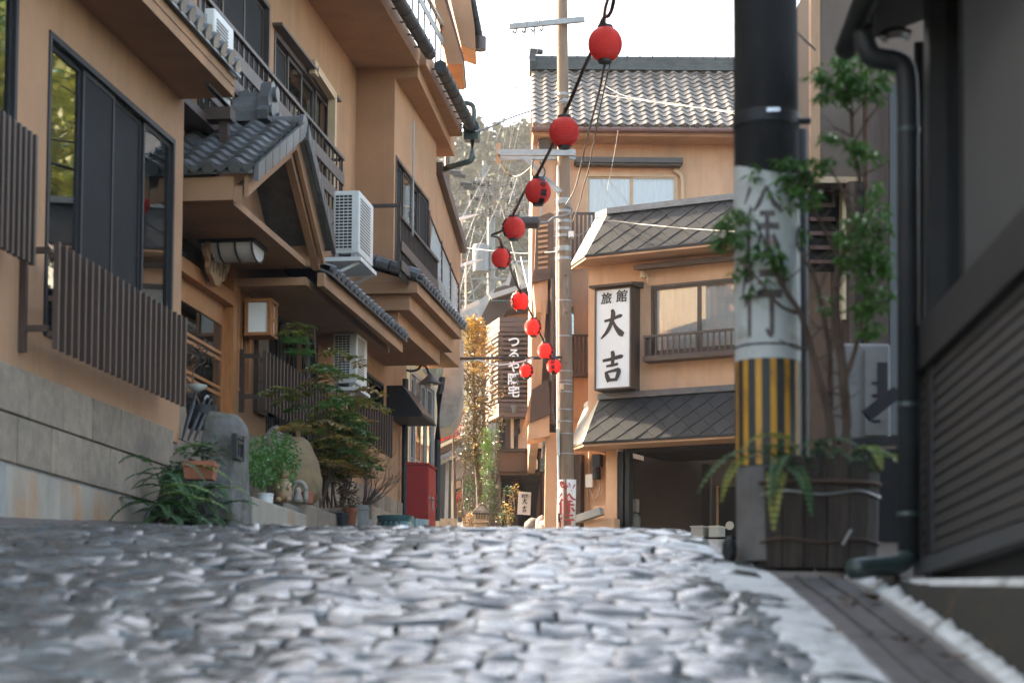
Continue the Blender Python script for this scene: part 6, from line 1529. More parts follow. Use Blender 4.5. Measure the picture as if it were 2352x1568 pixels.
cable("street_cable", "pale sagging wire just under the dark cable across the alley", [(1052, 838, 38), (1090, 826, 38.5), (1140, 838, 39), (1190, 832, 39.8), (1226, 822, 40.2)], .016, "cable_white")
cable("overhead_wire", "black wire running from the left gutter to the pole below the tiled roof", [(1090, 303, 30), (1130, 290, 32), (1180, 268, 35), (1240, 248, 38), (1292, 226, 40)], .016, "cable_black")
cable("overhead_wire", "tangled pale wire bundle across the tiled roof right of the pole", [(1240, 262, 38), (1290, 238, 40), (1330, 222, 41), (1360, 205, 41.5), (1400, 220, 41), (1480, 232, 40), (1600, 248, 38), (1700, 258, 36)], .011, "cable_grey")
cable("overhead_wire", "grey wire crossing the tile rows below the pale wire bundle", [(1290, 226, 40), (1330, 200, 40.5), (1372, 190, 41), (1440, 222, 40), (1560, 240, 38), (1690, 262, 36)], .008, "cable_grey")
cable("overhead_wire", "pale wire from the pole to the corner of the slate skirt roof", [(1310, 545, 40), (1340, 535, 40.5), (1386, 508, 40.8), (1470, 515, 40), (1580, 525, 38), (1690, 532, 36)], .010, "cable_grey")
cable("overhead_wire", "thin wire drawn down across the third floor window", [(1420, 300, 41), (1408, 370, 41), (1396, 430, 41), (1384, 500, 40.8)], .006, "cable_grey")
UPW = [((1120, -20), (1068, 240), 30, 60), ((1150, -20), (1072, 330), 32, 90), ((1178, -20), (1105, 260), 34, 90), ((1198, -20), (1118, 330), 36, 95), ((1222, -20), (1185, 210), 36, 44), ((1262, -20), (1140, 320), 30, 95), ((1185, 200), (1170, 340), 44, 90), ((1206, 72), (1140, 420), 40, 96), ((1228, 70), (1150, 430), 40, 96), ((1246, 68), (1160, 425), 40, 96)]
ULAB = ["faint wire high on the left beside the eave gutter", "wire slanting down the sky from above the left gutter", "grey wire left of the three close wires in the sky", "wire running down the sky to the white pole", "dark wire with a black joint in mid sky", "long wire slanting from the top beside the pole to the hills", "lower run of the dark wire above the hill", "wire from the outer hook of the top crossarm", "wire from the middle hook of the top crossarm", "wire from the inner hook of the top crossarm"]
for (a, b, Ya, Yb), lb in zip(UPW, ULAB):
    m_ = ((a[0] + b[0]) / 2, (a[1] + b[1]) / 2 + 4, (Ya + Yb) / 2); cable("sky_wire", lb, [(a[0], a[1], Ya), m_, (b[0], b[1], Yb)], .008 if Yb < 70 else .011, "cable_grey" if lb[0] != "d" else "cable_black", "wires in the sky")
for k, (px_, py_, Y_) in enumerate(((1195, 108, 40), (1185, 210, 44), (1208, 132, 40))):
    pass
cable("overhead_wire", "black wire from the second crossarm down to the far white pole", [(1146, 356, 40), (1160, 395, 44), (1190, 405, 44), (1225, 380, 41)], .02)
cable("overhead_wire", "coiled dark wire hanging under the second crossarm", [(1225, 365, 40), (1222, 400, 40), (1240, 412, 40), (1252, 395, 40), (1240, 372, 40)], .016)
cable("overhead_wire", "thin wire from the far eave across to the pole bands", [(1060, 568, 52), (1120, 575, 50), (1200, 582, 46), (1282, 578, 40.2)], .014)
cable("overhead_wire", "slanting pale service wire crossing towards the louvred tower", [(1196, 590, 60), (1212, 660, 55), (1232, 740, 50), (1238, 800, 47)], .014, "cable_white")
cable("overhead_wire", "black wire from the right pole to the brown house", [(1830, 74, 12), (1852, 95, 14), (1873, 115, 16)], .008)

# ------------------------------------------------------------------ the alley beyond: louvred tower, canopy, far houses
def slabw(pp, Y, d, m, nm, par, dx=0): mb = MB(); mb.extr([atY(*p, Y) for p in pp], Vector((dx, d, 0))); return mb.build(nm, m, par)
YT = 58.0
lt = thing("louvre_tower", "wooden louvred bay with white cut out characters over the dark alley entrance", "building", atY(1190, 1215, YT))
c00, c01 = atY(1147, 740, YT), atY(1246, 740, YT)
ztop, zl1, zl0, zbot = atY(1180, 728, YT).z, atY(1180, 762, YT).z, atY(1180, 925, YT).z, atY(1180, 957, YT).z
back = Vector((-.42, 1.5, 0))                      # the lit left flank goes back to the left
def tower_band(z0, z1, m, nm, n):
    for k in range(n):
        a, b = z0 + (z1 - z0) * k / n + .006, z0 + (z1 - z0) * (k + 1) / n - .006
        mb = MB(); q = lambda p, z: Vector((p.x, p.y, z)); off = Vector((0, 0, 0))
        p0, p1, p2, p3 = c00, c01, c01 + Vector((0, 1.5, 0)), c00 + back
        mb.hexa([q(p0, a), q(p1, a), q(p2, a), q(p3, a), q(p0, b), q(p1, b), q(p2, b), q(p3, b)]); mb.build(nm, m, lt)
tower_band(zl1, ztop, "board_brown", "board", 3); tower_band(zbot, zl0, "board_brown", "board", 3)
mb = MB(); q = lambda p, z: Vector((p.x, p.y, z)); i0, i1, i2, i3 = c00 + Vector((.12, .25, 0)), c01 + Vector((0, .25, 0)), c01 + Vector((0, 1.4, 0)), c00 + back + Vector((.15, -.1, 0)); mb.hexa([q(i0, zl0 + .01), q(i1, zl0 + .01), q(i2, zl0 + .01), q(i3, zl0 + .01), q(i0, zl1 - .01), q(i1, zl1 - .01), q(i2, zl1 - .01), q(i3, zl1 - .01)]); mb.build("core", "interior_brown", lt)
NL = 15
for k in range(NL):
    z = zl0 + (zl1 - zl0) * (k + .5) / NL; mb = MB(); mb.beam(q(c00, z) - Vector((.03, 0, 0)), q(c01, z), .05, .075); mb.build("louvre", "board_brown", lt)
    mb = MB(); mb.beam(q(c00, z), q(c00 + back, z), .05, .075); mb.build("side_louvre", "board_brown", lt)
mb = MB(); 
for f in (0, .35, 1): p = c00 + (c01 - c00) * f; mb.box(WF, p.x - .04, p.x + .04, p.y + .03, p.y + .09, zl0, zl1)
mb.build("louvre_post", "dark_wood", lt)
for k, ch in enumerate("つるや隠宅"): 
    o = atY(1180, 786 + k * 28.2, YT) + Vector((0, -.05, 0)); text_obj(ch, .375, "letter_white", lt, o, (1, 0, 0), Z3, bold=.007, depth=.03); text_obj(ch, .375, "ink_black", lt, o + Vector((.012, .035, -.012)), (1, 0, 0), Z3, bold=.016, depth=.008, name="letter_backing")
    o2 = c00 + back * .5 + Vector((-.07, -.02, 0)); o2 = Vector((o2.x, o2.y, o.z)); text_obj(ch, .34, "letter_white", lt, o2, (-back.normalized()), Z3, bold=.012, depth=.02)
for px_ in (1105, 1182):
    c = atY(px_, 940, YT - .12); mb = MB(); mb.lathe(c - Z3 * .12, [(.05, 0), (.07, .05), (.08, .14), (.12, .2), (.13, .24)], 12); mb.beam(c, c + Vector((.3 if px_ < 1150 else 0, .2, 0)), .03, .03); mb.build("spotlight", "ac_grey", lt, smooth=40)
slabw(((1147, 957), (1246, 957), (1246, 1050), (1200, 1050), (1190, 1050), (1190, 960)), YT + .5, .3, "plaster_right", "lower_wall", lt); slabw(((1147, 958), (1160, 958), (1160, 1215), (1147, 1215)), YT + .6, .3, "interior_dark", "dark_recess", lt); slabw(((1160, 958), (1190, 958), (1190, 1215), (1160, 1215)), YT + .62, .3, "dark_wood", "board_wall", lt)
slabw(((1173, 958), (1180, 958), (1180, 1040), (1173, 1040)), YT + .4, .06, "duct_beige", "post", lt)
mb = MB(); mb.tube([atY(1192, 960, YT + .4), atY(1192, 992, YT + .4), atY(1183, 1000, YT + .4), atY(1182, 1040, YT + .4)], .05, 8); mb.build("downpipe", "pipe_grey", lt, smooth=40)
# roof over the tower with its dark soffit
rt = thing("alley_house", "dark eaved house with pale glazed roof behind the louvred tower", "house", atY(1180, 1200, YT + 3))
slabw(((1098, 742), (1138, 662), (1160, 655), (1250, 662), (1250, 700), (1165, 712), (1125, 770), (1108, 790)), YT + 2.0, 1.0, "dark_wood", "soffit", rt)
slabw(((1122, 676), (1240, 640), (1250, 646), (1130, 686)), YT + 1.7, 1.0, "steel_white", "roof_edge", rt); slabw(((1126, 688), (1250, 690), (1250, 694), (1126, 692)), YT + 1.6, .1, "pipe_green", "gutter", rt)
slabw(((1143, 700), (1250, 690), (1250, 760), (1143, 760)), YT + 3.0, .3, "plaster_right", "gable_wall", rt)
slabw(((1180, 600), (1242, 602), (1246, 660), (1200, 690)), YT + 6, .2, "sheet_white", "roof_sheet", rt); slabw(((1168, 662), (1184, 604), (1190, 604), (1212, 650)), YT + 6.4, .2, "black_metal", "gable_glass", rt)
for a, b in (((1160, 668), (1182, 600)), ((1182, 600), (1218, 655)), ((1172, 602), (1244, 600))):
    mb = MB(); mb.beam(atY(*a, YT + 5.9), atY(*b, YT + 5.9), .09, .12, up=(0, 1, 0)); mb.build("roof_beam", "steel_white", rt)
slabw(((1098, 745), (1130, 700), (1150, 720), (1140, 860), (1112, 860)), YT + 4, .4, "plaster_right", "side_wall", rt); slabw(((1116, 775), (1146, 775), (1146, 830), (1116, 830)), YT + 3.9, .2, "interior_dark", "dark_window", rt)
mb = MB(); 
for k in range(4): y = 784 + k * 13; mb.beam(atY(1116, y, YT + 3.85), atY(1146, y, YT + 3.85), .03, .05)
for k in range(5): x = 1118 + k * 7; mb.beam(atY(x, 775, YT + 3.84), atY(x, 830, YT + 3.84), .03, .04, up=(0, 1, 0))
mb.build("lattice", "dark_wood", rt)
# entrance canopy and dark passage
YE = 52.0
en = thing("alley_entrance", "dark recessed entrance under a brown fascia canopy at the end of the street", "entrance", atY(1190, 1215, YE))
slabw(((1142, 1036), (1240, 1036), (1240, 1082), (1142, 1082)), YE, .12, "dark_wood", "fascia", en); slabw(((1140, 1029), (1244, 1029), (1244, 1036), (1140, 1036)), YE - .1, 2.2, "black_metal", "canopy_roof", en)
slabw(((1142, 1083), (1240, 1083), (1240, 1090), (1142, 1090)), YE + .13, 2, "board_brown", "canopy_ceiling", en)
slabw(((1140, 1083), (1252, 1083), (1252, 1225), (1140, 1225)), YE + 2.3, .15, "interior_dark", "back_wall", en); slabw(((1176, 1083), (1190, 1083), (1190, 1225), (1172, 1225)), YE + 1.2, .3, "dark_wood", "post", en)
slabw(((1246, 1083), (1254, 1083), (1254, 1225), (1246, 1225)), YE + .4, .3, "board_brown", "door_jamb", en); slabw(((1233, 1160), (1241, 1100), (1241, 1200), (1230, 1222)), YE + .6, .06, "copper", "open_door", en)
slabw(((1142, 1083), (1150, 1083), (1150, 1225), (1142, 1225)), YE + .3, 1.9, "board_brown", "side_wall", en)
mb = MB(); mb.tube([atY(1137, 1068, YE - .05), atY(1132, 1072, YE - .05), atY(1131, 1100, YE - .05), atY(1138, 1110, YE)], .045, 8); mb.build("drain_spout", "pipe_grey", en, smooth=1)
mb = MB(); mb.lathe(atY(1228, 1078, YE - .1), [(.05, 0), (.08, .03), (.08, .26), (.05, .3)], 10); mb.build("entrance_lamp", "white_plastic", en, smooth=1)
es = thing("entrance_sign", "small cream signboard with black characters in the dark alley entrance", "sign", atY(1203, 1184, YE + .1))
mb = MB(); mb.extr([atY(*p, YE + .1) for p in ((1191, 1128), (1220, 1130), (1218, 1182), (1188, 1180))], Vector((0, .05, 0))); mb.build("face", "sign_board", es)
so = lambda x, y: atY(x, y, YE + .08)
text_obj("旅館", .10, "ink_black", es, so(1206, 1138), (1, 0, 0), Z3, bold=.004); brush(DAI, so(1205, 1151), Vector((1, 0, 0)), .19, "ink_black", es, .001); brush(KICHI, so(1204, 1169), Vector((1, 0, 0)), .19, "ink_black", es, .001)
# stone lantern
sl_ = thing("garden_lantern", "small square stone garden lantern with latticed fire box and pyramid cap", "stone lantern", atY(1104, 1218, 47))
c = atY(1104, 1218, 47); u_ = 47 / FPX
def sq(w, z0, z1, m, nm, w2=None):
    w2 = w if w2 is None else w2; mb = MB(); mb.hexa([Vector((c.x + a * w, c.y + b * w, z0)) for a, b in ((-1, -1), (1, -1), (1, 1), (-1, 1))] + [Vector((c.x + a * w2, c.y + b * w2, z1)) for a, b in ((-1, -1), (1, -1), (1, 1), (-1, 1))]); o = mb.build(nm, m, sl_); bv = o.modifiers.new("edge", 'BEVEL'); bv.width = .01; return o
zz = lambda py: atY(1104, py, 47).z
sq(.16, zz(1222), zz(1202), "stone_light", "base", .14); sq(.19, zz(1202) + .002, zz(1196), "stone_light", "ledge"); fb = sq(.145, zz(1196) + .002, zz(1180), "stone_light", "fire_box"); sq(.22, zz(1180) + .002, zz(1175), "standing_stone", "cap", .20); sq(.20, zz(1175) + .002, zz(1160), "standing_stone", "cap_slope", .05); sq(.06, zz(1160) + .002, zz(1155), "standing_stone", "finial", .04)
for i in range(3):
    for j in range(4): x = c.x - .10 + j * .065; z = zz(1194) + .02 + i * .05; mb = MB(); mb.box(WF, x - .02, x + .02, c.y - .152, c.y - .10, z, z + .033); mb.build("opening", "interior_dark", sl_)
# rocks at the entrance
for k, (px_, py_, w, h, lb) in enumerate(((1226, 1203, 24, 20, "dark weathered rock in front of the alley entrance"), (1243, 1198, 13, 20, "brown rock beside the orange corner pier"), (1252, 1205, 14, 18, "grey rock near the foot of the pole"))):
    cc = atY(px_, py_ + h * .3, 46 - k); mb = MB(); mb.rock(cc, w * 46 / FPX, .3, h * 46 / FPX, 12 + k, .2, 3); tag(mb.build("rock", "standing_stone" if k != 1 else "boulder_grey", smooth=60), lb, "rock", "rocks at the alley entrance")
# low block by the red cabinet, and houses far left
mb = MB(); mb.extr([atY(*p, 43) for p in ((1006, 1190), (1049, 1190), (1049, 1225), (1006, 1225))], Vector((0, .5, 0))); tag(mb.build("stone_block", "stone_light"), "low mossy stone block right of the red cabinet", "stone block")
fh = thing("far_shop", "pale shop front with a brown tiled awning and dark doors far down the alley", "shop", atY(1040, 1210, 66))
Yh = 66.0
slabw(((1004, 1040), (1078, 1030), (1078, 1215), (1004, 1215)), Yh + 1.2, .3, "interior_dark", "dark_interior", fh); slabw(((1050, 1100), (1076, 1085), (1076, 1040), (1050, 1050)), Yh, .3, "far_wall", "wall", fh); slabw(((1036, 1062), (1072, 1050), (1072, 1082), (1036, 1110)), Yh - .2, .3, "far_wall", "lintel", fh)
slabw(((1036, 1106), (1046, 1100), (1046, 1210), (1036, 1215)), Yh - .3, .3, "plaster_pale", "pier", fh); slabw(((1024, 1060), (1031, 1060), (1028, 1210), (1020, 1210)), Yh - .3, .3, "concrete", "pier", fh); slabw(((1066, 1085), (1073, 1082), (1073, 1205), (1066, 1205)), Yh - .4, .3, "plaster_pale", "pier", fh)
slabw(((1046, 1130), (1062, 1122), (1062, 1205), (1046, 1208)), Yh - .1, .06, "warm_wood", "door", fh); slabw(((1049, 1136), (1053, 1134), (1053, 1200), (1049, 1200)), Yh - .14, .03, "glass_dark", "door_pane", fh); slabw(((1056, 1132), (1060, 1130), (1060, 1198), (1056, 1198)), Yh - .14, .03, "glass_dark", "door_pane", fh)
aw = slabw(((1000, 1052), (1050, 1028), (1070, 1028), (1070, 1036), (1050, 1036), (1000, 1064)), Yh - 1.4, 1.2, "tile_grey", "awning", fh)
for k in range(8): mb = MB(); p = atY(1004 + k * 8, 1058 - k * 3.2, Yh - 1.5); mb.tube([p, p + Vector((0, 1.1, .2))], .05, 6); mb.build("awning_tile", "tile_grey", aw)
slabw(((1000, 985), (1046, 985), (1064, 1000), (1064, 1020), (1000, 1045)), Yh + 1, .3, "board_brown", "upper_wall", fh); slabw(((1006, 1022), (1062, 996), (1062, 1003), (1006, 1030)), Yh + .7, .3, "plaster_pale", "trim", fh); slabw(((1066, 1040), (1071, 1040), (1071, 1200), (1066, 1200)), Yh - .6, .06, "pipe_grey", "downpipe", fh)
slabw(((1046, 1105), (1058, 1102), (1062, 1118), (1046, 1122)), Yh - .5, .1, "pale_wood", "hanging_board", fh)
for k, (px_, py_, m_, lb) in enumerate(((1022, 1202, "pot_white", "tiny white pot by the shop pier in the alley"), (1031, 1207, "terracotta", "low clay bowl beside the tiny white pot in the alley"), (1058, 1196, "pipe_grey", "dark tub before the far shop doors"))):
    cc = atY(px_, py_ + 6, 60); mb = MB(); mb.lathe(cc, [(.10, 0), (.14, .2), (.12, .2)], 12); tag(mb.build("flower_pot", m_, smooth=40), lb, "flower pot", "pots at the far shop")
# steep alley floor beyond
mb = MB(); pa = [atY(*p, y) for p, y in (((1030, 1222), 50), ((1100, 1222), 50), ((1085, 1186), 66), ((1046, 1190), 66))]; mb.add(pa, [(0, 1, 2, 3)]); struct(mb.build("alley_pavement", "paver"))
# bare lattice fence behind the tree, boards
lf_ = thing("slatted_fence", "brown slatted screen behind the climbing plants at the foot of the tree", "fence", atY(1090, 1210, 56))
for k in range(10):
    y = 1095 + k * 12; mb = MB(); mb.beam(atY(1064, y + 0, 55.8), atY(1140, y, 55.8), .03, .12); mb.build("slat", "board_brown", lf_)
for x in (1066, 1086, 1112, 1136): mb = MB(); mb.beam(atY(x, 1085, 55.9), atY(x, 1222, 55.9), .06, .08, up=(0, 1, 0)); mb.build("post", "dark_wood", lf_)
for k in range(5): mb = MB(); mb.beam(atY(1064, 1058 + k * 11, 55.7), atY(1084, 1046 + k * 11, 55.7), .03, .07); mb.build("raking_slat", "board_brown", lf_)
# red banners / lanterns at the bend
for k, (px_, py_, m_) in enumerate(((1008, 1002, "lantern_red"), (1020, 996, "lantern_red"), (1030, 992, "lantern_red"))):
    c_ = atY(px_, py_, 56); mb = MB(); mb.lathe(c_ - Z3 * .16, [(.07, 0), (.15, .06), (.18, .16), (.15, .26), (.07, .32)], 14); tag(mb.build("paper_lantern", m_, smooth=1), ["red lantern half hidden behind the far downpipe", "second far red lantern right of the downpipe under the red leaves", "far red lantern below the red maple leaves"][k], "lantern", "far red lanterns at the bend")
mp_ = thing("red_maple", "small maple with scarlet leaves above the far red lanterns", "tree", atY(1040, 1215, 58))
mb = MB(); rsm = random.Random(4)
for i in range(26): clump(mb, atY(1038 + rsm.gauss(0, 9), 978 + rsm.gauss(0, 9), 57.5 + rsm.uniform(-.5, .5)), .2, 8, .13, rsm)
mb.build("crown", "leaf_red", mp_, kind="stuff", recalc=False)
mb = MB(); mb.tube([atY(1046, 1215, 58), atY(1044, 1100, 58), atY(1040, 975, 57.6)], [.06, .05, .02], 6); mb.build("trunk", "bark", mp_)
# the golden tree
YTr = 50.0
gt = thing("golden_tree", "slender tree with rust and golden sunlit leaves beside the louvred tower", "tree", atY(1098, 1215, YTr))
mb = MB(); tips = []; rsg = random.Random(12)
tr_ = catmull([atY(1104, 1222, YTr), atY(1100, 1120, YTr), atY(1090, 1010, YTr), atY(1088, 900, YTr), atY(1086, 780, YTr)], 5); mb.tube(tr_, [.10 - .004 * i for i in range(len(tr_))], 8)
for i in range(34):
    k = rsg.randint(5, len(tr_) - 1); a = rsg.uniform(0, 6.28); branchy(mb, tr_[k], (math.cos(a), math.sin(a), .9), .42, .022, 2, tips, rsg, .7, .2, kids=(2, 3))
mb.build("trunk", "bark", gt)
m1, m2 = MB(), MB()
def env(py): return 14 + (py - 735) * .20 if py < 850 else (40 if py < 1000 else 40 - (py - 1000) * .12)
for i in range(430):
    py_ = 735 + 340 * rsg.random() ** 1.05; cx_ = 1088 + (py_ - 740) * .035; w = env(py_); px_ = cx_ + max(-1.5, min(1.5, rsg.gauss(0, .62))) * w
    clump(m1 if (py_ < 860) == (rsg.random() < .88) else m2, atY(px_, py_, YTr + rsg.uniform(-.6, .6) * w / 37), .12, 9, .125, rsg)
m1.build("crown", "leaf_autumn", gt, kind="stuff", recalc=False); m2.build("lower_crown", "leaf_brown", gt, kind="stuff", recalc=False)
def shrubpx(name, label, cat, px0, px1, py0, py1, Y, n, m, size, stem="twig", seed=1, m2=None, f2=.3):
    th_ = thing(name, label, cat, atY((px0 + px1) / 2, 1218, Y)); rs_ = random.Random(seed); mb, mb2, st_ = MB(), MB(), MB(); u = Y / FPX
    for i in range(n):
        px_, py_ = (px0 + px1) / 2 + rs_.gauss(0, .26) * (px1 - px0), py0 + (py1 - py0) * rs_.random(); clump(mb2 if m2 and rs_.random() < f2 else mb, atY(px_, py_, Y + rs_.uniform(-.25, .25)), size * 1.3, 8, size, rs_)
    for i in range(5): x = px0 + (px1 - px0) * (i + .5) / 5; st_.tube(catmull([atY((px0 + px1) / 2 + (i - 2), 1222, Y), atY(x, (py0 + 1222) / 2, Y), atY(x + rs_.uniform(-6, 6), py0 + 6, Y)], 4), .014, 5)
    st_.build("stems", stem, th_); mb.build("foliage", m, th_, kind="stuff", recalc=False)
    if m2: mb2.build("pale_foliage", m2, th_, kind="stuff", recalc=False)
    return th_
shrubpx("climbing_plant", "tall bright green climber rising between the golden tree and the entrance canopy", "climbing plant", 1108, 1138, 985, 1150, 49, 150, "leaf_green", .075, seed=3)
shrubpx("climbing_plant", "dark green leafy climber over the slatted screen by the stone lantern", "climbing plant", 1062, 1092, 1095, 1175, 49, 46, "leaf_dark", .09, seed=5)
shrubpx("garden_shrub", "shaded green creeper hanging beside the entrance post", "shrub", 1118, 1142, 1110, 1190, 48.5, 55, "leaf_dark", .08, seed=9)
shrubpx("garden_shrub", "yellow green leafed shrub standing before the small entrance sign", "shrub", 1150, 1186, 1118, 1215, 47, 46, "leaf_dark", .08, seed=7, m2="leaf_gold", f2=.35)
shrubpx("garden_shrub", "low brownish shrub to the left of the stone garden lantern", "shrub", 1066, 1090, 1180, 1215, 47.5, 34, "leaf_rust", .06, seed=13)

# ------------------------------------------------------------------ white pole far down the street, antennas
YW = 95.0
wpole = thing("white_utility_pole", "sunlit white steel utility pole crowded with insulators and wires beyond the alley", "utility pole", atY(1126, 1150, YW))
mb = MB(); mb.tube([atY(1128, 1200, YW), atY(1128, 500, YW)], [.24, .20], 14); mb.tube([atY(1112, 470, YW), atY(1112, 370, YW)], .08, 8); mb.build("shaft", "far_steel", wpole, smooth=40)
def wbeam(a, b, w=.08, h=.08, m="far_steel", nm="crossarm", dy=0): mb = MB(); mb.beam(atY(*a, YW - .3 + dy), atY(*b, YW - .3 + dy), w, h); mb.build(nm, m, wpole)
for a, b in (((1038, 492), (1240, 495)), ((1060, 618), (1170, 615)), ((1048, 690), (1180, 690)), ((1075, 458), (1180, 455)), ((1090, 428), (1160, 425)), ((1080, 640), (1176, 640))): wbeam(a, b)
for a, b in (((1060, 512), (1116, 546)), ((1098, 615), (1120, 655)), ((1160, 615), (1134, 655)), ((1108, 380), (1108, 470)), ((1070, 690), (1112, 640)), ((1060, 515), (1090, 690)), ((1168, 690), (1140, 650))): wbeam(a, b, .07, .07, nm="brace")
rsw = random.Random(6)
for k in range(46):
    x, y = rsw.uniform(1070, 1200), rsw.choice([415, 425, 440, 448, 452, 462, 470, 490]); 
    mb = MB(); c = atY(x, y + rsw.uniform(-6, 6), YW - .5 + rsw.uniform(-.3, .3)); mb.lathe(c - Z3 * .15, [(.05, 0), (.10, .05), (.06, .1), (.11, .17), (.06, .22), (.09, .28), (.03, .34)], 8); mb.build("insulator", "far_steel" if k % 4 else "cable_black", wpole, smooth=40)
for x, y in ((1045, 395), (1055, 402), (1070, 422), (1078, 430), (1100, 420)): mb = MB(); c = atY(x, y, YW - .6); mb.tube([c - Vector((.3, 0, 0)), c + Vector((.3, 0, -.05))], .12, 8); mb.build("cable_clamp", "cable_black", wpole)
mb = MB(); c = atY(1104, 590, YW - .4); mb.lathe(c - Z3 * .8, [(.35, 0), (.4, .05), (.4, 1.3), (.36, 1.4), (.2, 1.45)], 14); mb.build("transformer", "far_steel", wpole, smooth=40)
mb = MB(); rsx = random.Random(2)
for k in range(26):
    a = (rsw.uniform(1060, 1200), rsw.uniform(395, 470)); b = (a[0] + rsw.uniform(-60, 60), a[1] + rsw.uniform(-40, 90)); mid = ((a[0] + b[0]) / 2, max(a[1], b[1]) + rsw.uniform(-10, 25)); mb.tube(catmull([atY(*a, YW - .5), atY(*mid, YW - .6), atY(*b, YW - .4)], 5), .009, 4, caps=False)
for a, b in (((1128, 380), (1028, 560)), ((1116, 430), (1036, 640)), ((1160, 430), (1064, 650)), ((1190, 400), (1168, 470)), ((1150, 470), (1196, 640)), ((1130, 690), (1044, 800)), ((1090, 520), (1050, 700))): mb.tube([atY(*a, YW - .5), atY(*b, YW - 18)], .009, 4, caps=False)
mb.build("service_wires", "far_steel", wpole)
for k, (px_, py_, Y_, lb) in enumerate(((1058, 505, 46, "upper television aerial at the edge of the left inn"), (1070, 608, 50, "lower television aerial in front of the white pole"))):
    an = thing("television_aerial", lb, "aerial", atY(px_, py_ + 90, Y_), "television aerials"); c0 = atY(px_ - 6, py_ + 12, Y_)
    mb = MB(); mb.tube([atY(px_, py_ + 100, Y_), atY(px_, py_ - 4, Y_)], .025, 5); mb.build("mast", "galvanised", an)
    a_, b_ = atY(px_ - 22, py_ + 6, Y_), atY(px_ + 26, py_ - 10, Y_ + .8); mb = MB(); mb.tube([a_, b_], .02, 4); mb.build("boom", "wire_steel", an)
    for j in range(9): c = a_ + (b_ - a_) * j / 8; mb = MB(); mb.tube([c - Vector((.16, 0, .01)), c + Vector((.16, 0, .02))], .014, 4); mb.build("element", "wire_steel", an)
# far house roofs under the white pole
fr_ = thing("far_house", "far house with a pale tiled roof and ochre wall beneath the white pole", "house", atY(1080, 1000, 80))
slabw(((1020, 735), (1100, 700), (1130, 700), (1110, 745), (1020, 752)), 80, 3, "far_roof", "roof", fr_); slabw(((1030, 722), (1100, 690), (1170, 640), (1180, 650), (1120, 705), (1040, 735)), 83, 2, "far_roof", "upper_roof", fr_); slabw(((1020, 752), (1105, 748), (1105, 1000), (1020, 1000)), 80.6, 3, "plaster_pale", "wall", fr_); slabw(((1062, 705), (1100, 688), (1100, 712), (1062, 722)), 82.5, .4, "far_wall", "gable", fr_)
for k in range(6): mb = MB(); mb.beam(atY(1024 + k * 14, 738 - k * 6, 79.8), atY(1034 + k * 14, 752 - k * 3, 79.8), .05, .05, up=(0, 1, 0)); mb.build("roof_rib", "steel_white", fr_)

# ------------------------------------------------------------------ wooded hill behind everything
def hill_z(x, y):
    f = max(0, min(1, (y - 120) / 150)); f = f * f * (3 - 2 * f)
    return 10 + f * (56 + 3 * noise.noise(Vector((x * .02, y * .02, 0))) + (-.05 * (x + 10) if x > -10 else .02 * (-x - 10)) * 1.0)
hx = [(-110 + 8 * i) for i in range(36)]; hy = [118 + 6 * i for i in range(34)]
hill = sheet("hill", "hill_soil", hx, hy, hill_z)
mb, mb2 = MB(), MB(); rsh = random.Random(17)
def treeblob(mb, p, r, h, n, size, rs, conif=False):
    for i in range(n):
        if conif: f = rs.random() ** 1.3; rr = r * (1 - f) * rs.random() ** .5; a = rs.uniform(0, 6.28); c = p + Vector((rr * math.cos(a), rr * math.sin(a), h * f))
        else:
            v = Vector((rs.gauss(0, 1), rs.gauss(0, 1), rs.gauss(0, 1))).normalized() * rs.random() ** .4; c = p + Vector((v.x * r, v.y * r, h * .55 + v.z * h * .45))
        d = Vector((rs.gauss(0, 1), rs.gauss(0, 1), rs.gauss(0, .6) - (.4 if conif else 0))); mb.leaf(c, d, Vector((rs.gauss(0, .5), rs.gauss(0, .5), 1)), size * rs.uniform(.7, 1.4), size * .7)
for i in range(430):
    y = rsh.uniform(140, 285); x = rsh.uniform(-.065, .035) * y; p = Vector((x, y, hill_z(x, y))); con = rsh.random() < .35
    treeblob(mb2 if con else mb, p, rsh.uniform(2.2, 4), rsh.uniform(5, 9) if not con else rsh.uniform(7, 12), 120, 1.25, rsh, con)
for i in range(190):                                  # rest of the wood, seen from beside the photograph's place
    x = rsh.choice([rsh.uniform(-80, -20), rsh.uniform(14, 80)]); y = rsh.uniform(170, 290); p = Vector((x, y, hill_z(x, y))); treeblob(mb, p, 4.5, 9, 26, 2.6, rsh)
mb.build("broadleaf_wood", "hill_leaf", hill, kind="stuff", recalc=False); mb2.build("conifer_wood", "hill_conifer", hill, kind="stuff", recalc=False)
for k, (px_, pyt) in enumerate(((1118, 300), (1152, 296), (1050, 372), (1106, 318))):
    Y_ = 262 - k * 5; top = atY(px_, pyt, Y_); b = Vector((top.x, top.y, min(hill_z(top.x, Y_), top.z - 8))); t_ = thing("conifer_tree", ["dark pointed cedar on the hill crest left of the gap", "narrow cedar spire on the hill crest nearest the orange inn", "cedar seen under the drainpipe elbow of the left inn", "shorter cedar beside the two crest cedars"][k], "tree", b, "cedars on the hill crest")
    mb = MB(); mb.tube([b, top - Z3 * .5], [.35, .05], 6); mb.build("trunk", "bark", t_); mb = MB(); treeblob(mb, b + Z3 * 1.0, 2.5, top.z - b.z - 1, 420, .9, rsh, True); mb.build("crown", "hill_conifer", t_, kind="stuff", recalc=False)
t_ = thing("broadleaf_tree", "rounded pale green tree on the hill beside the orange inn wall", "tree", atY(1200, 420, 240)); b = atY(1200, 400, 240)
mb = MB(); mb.tube([b - Z3 * 2, b + Z3 * 4], [.4, .15], 6); mb.build("trunk", "bark", t_); mb = MB()
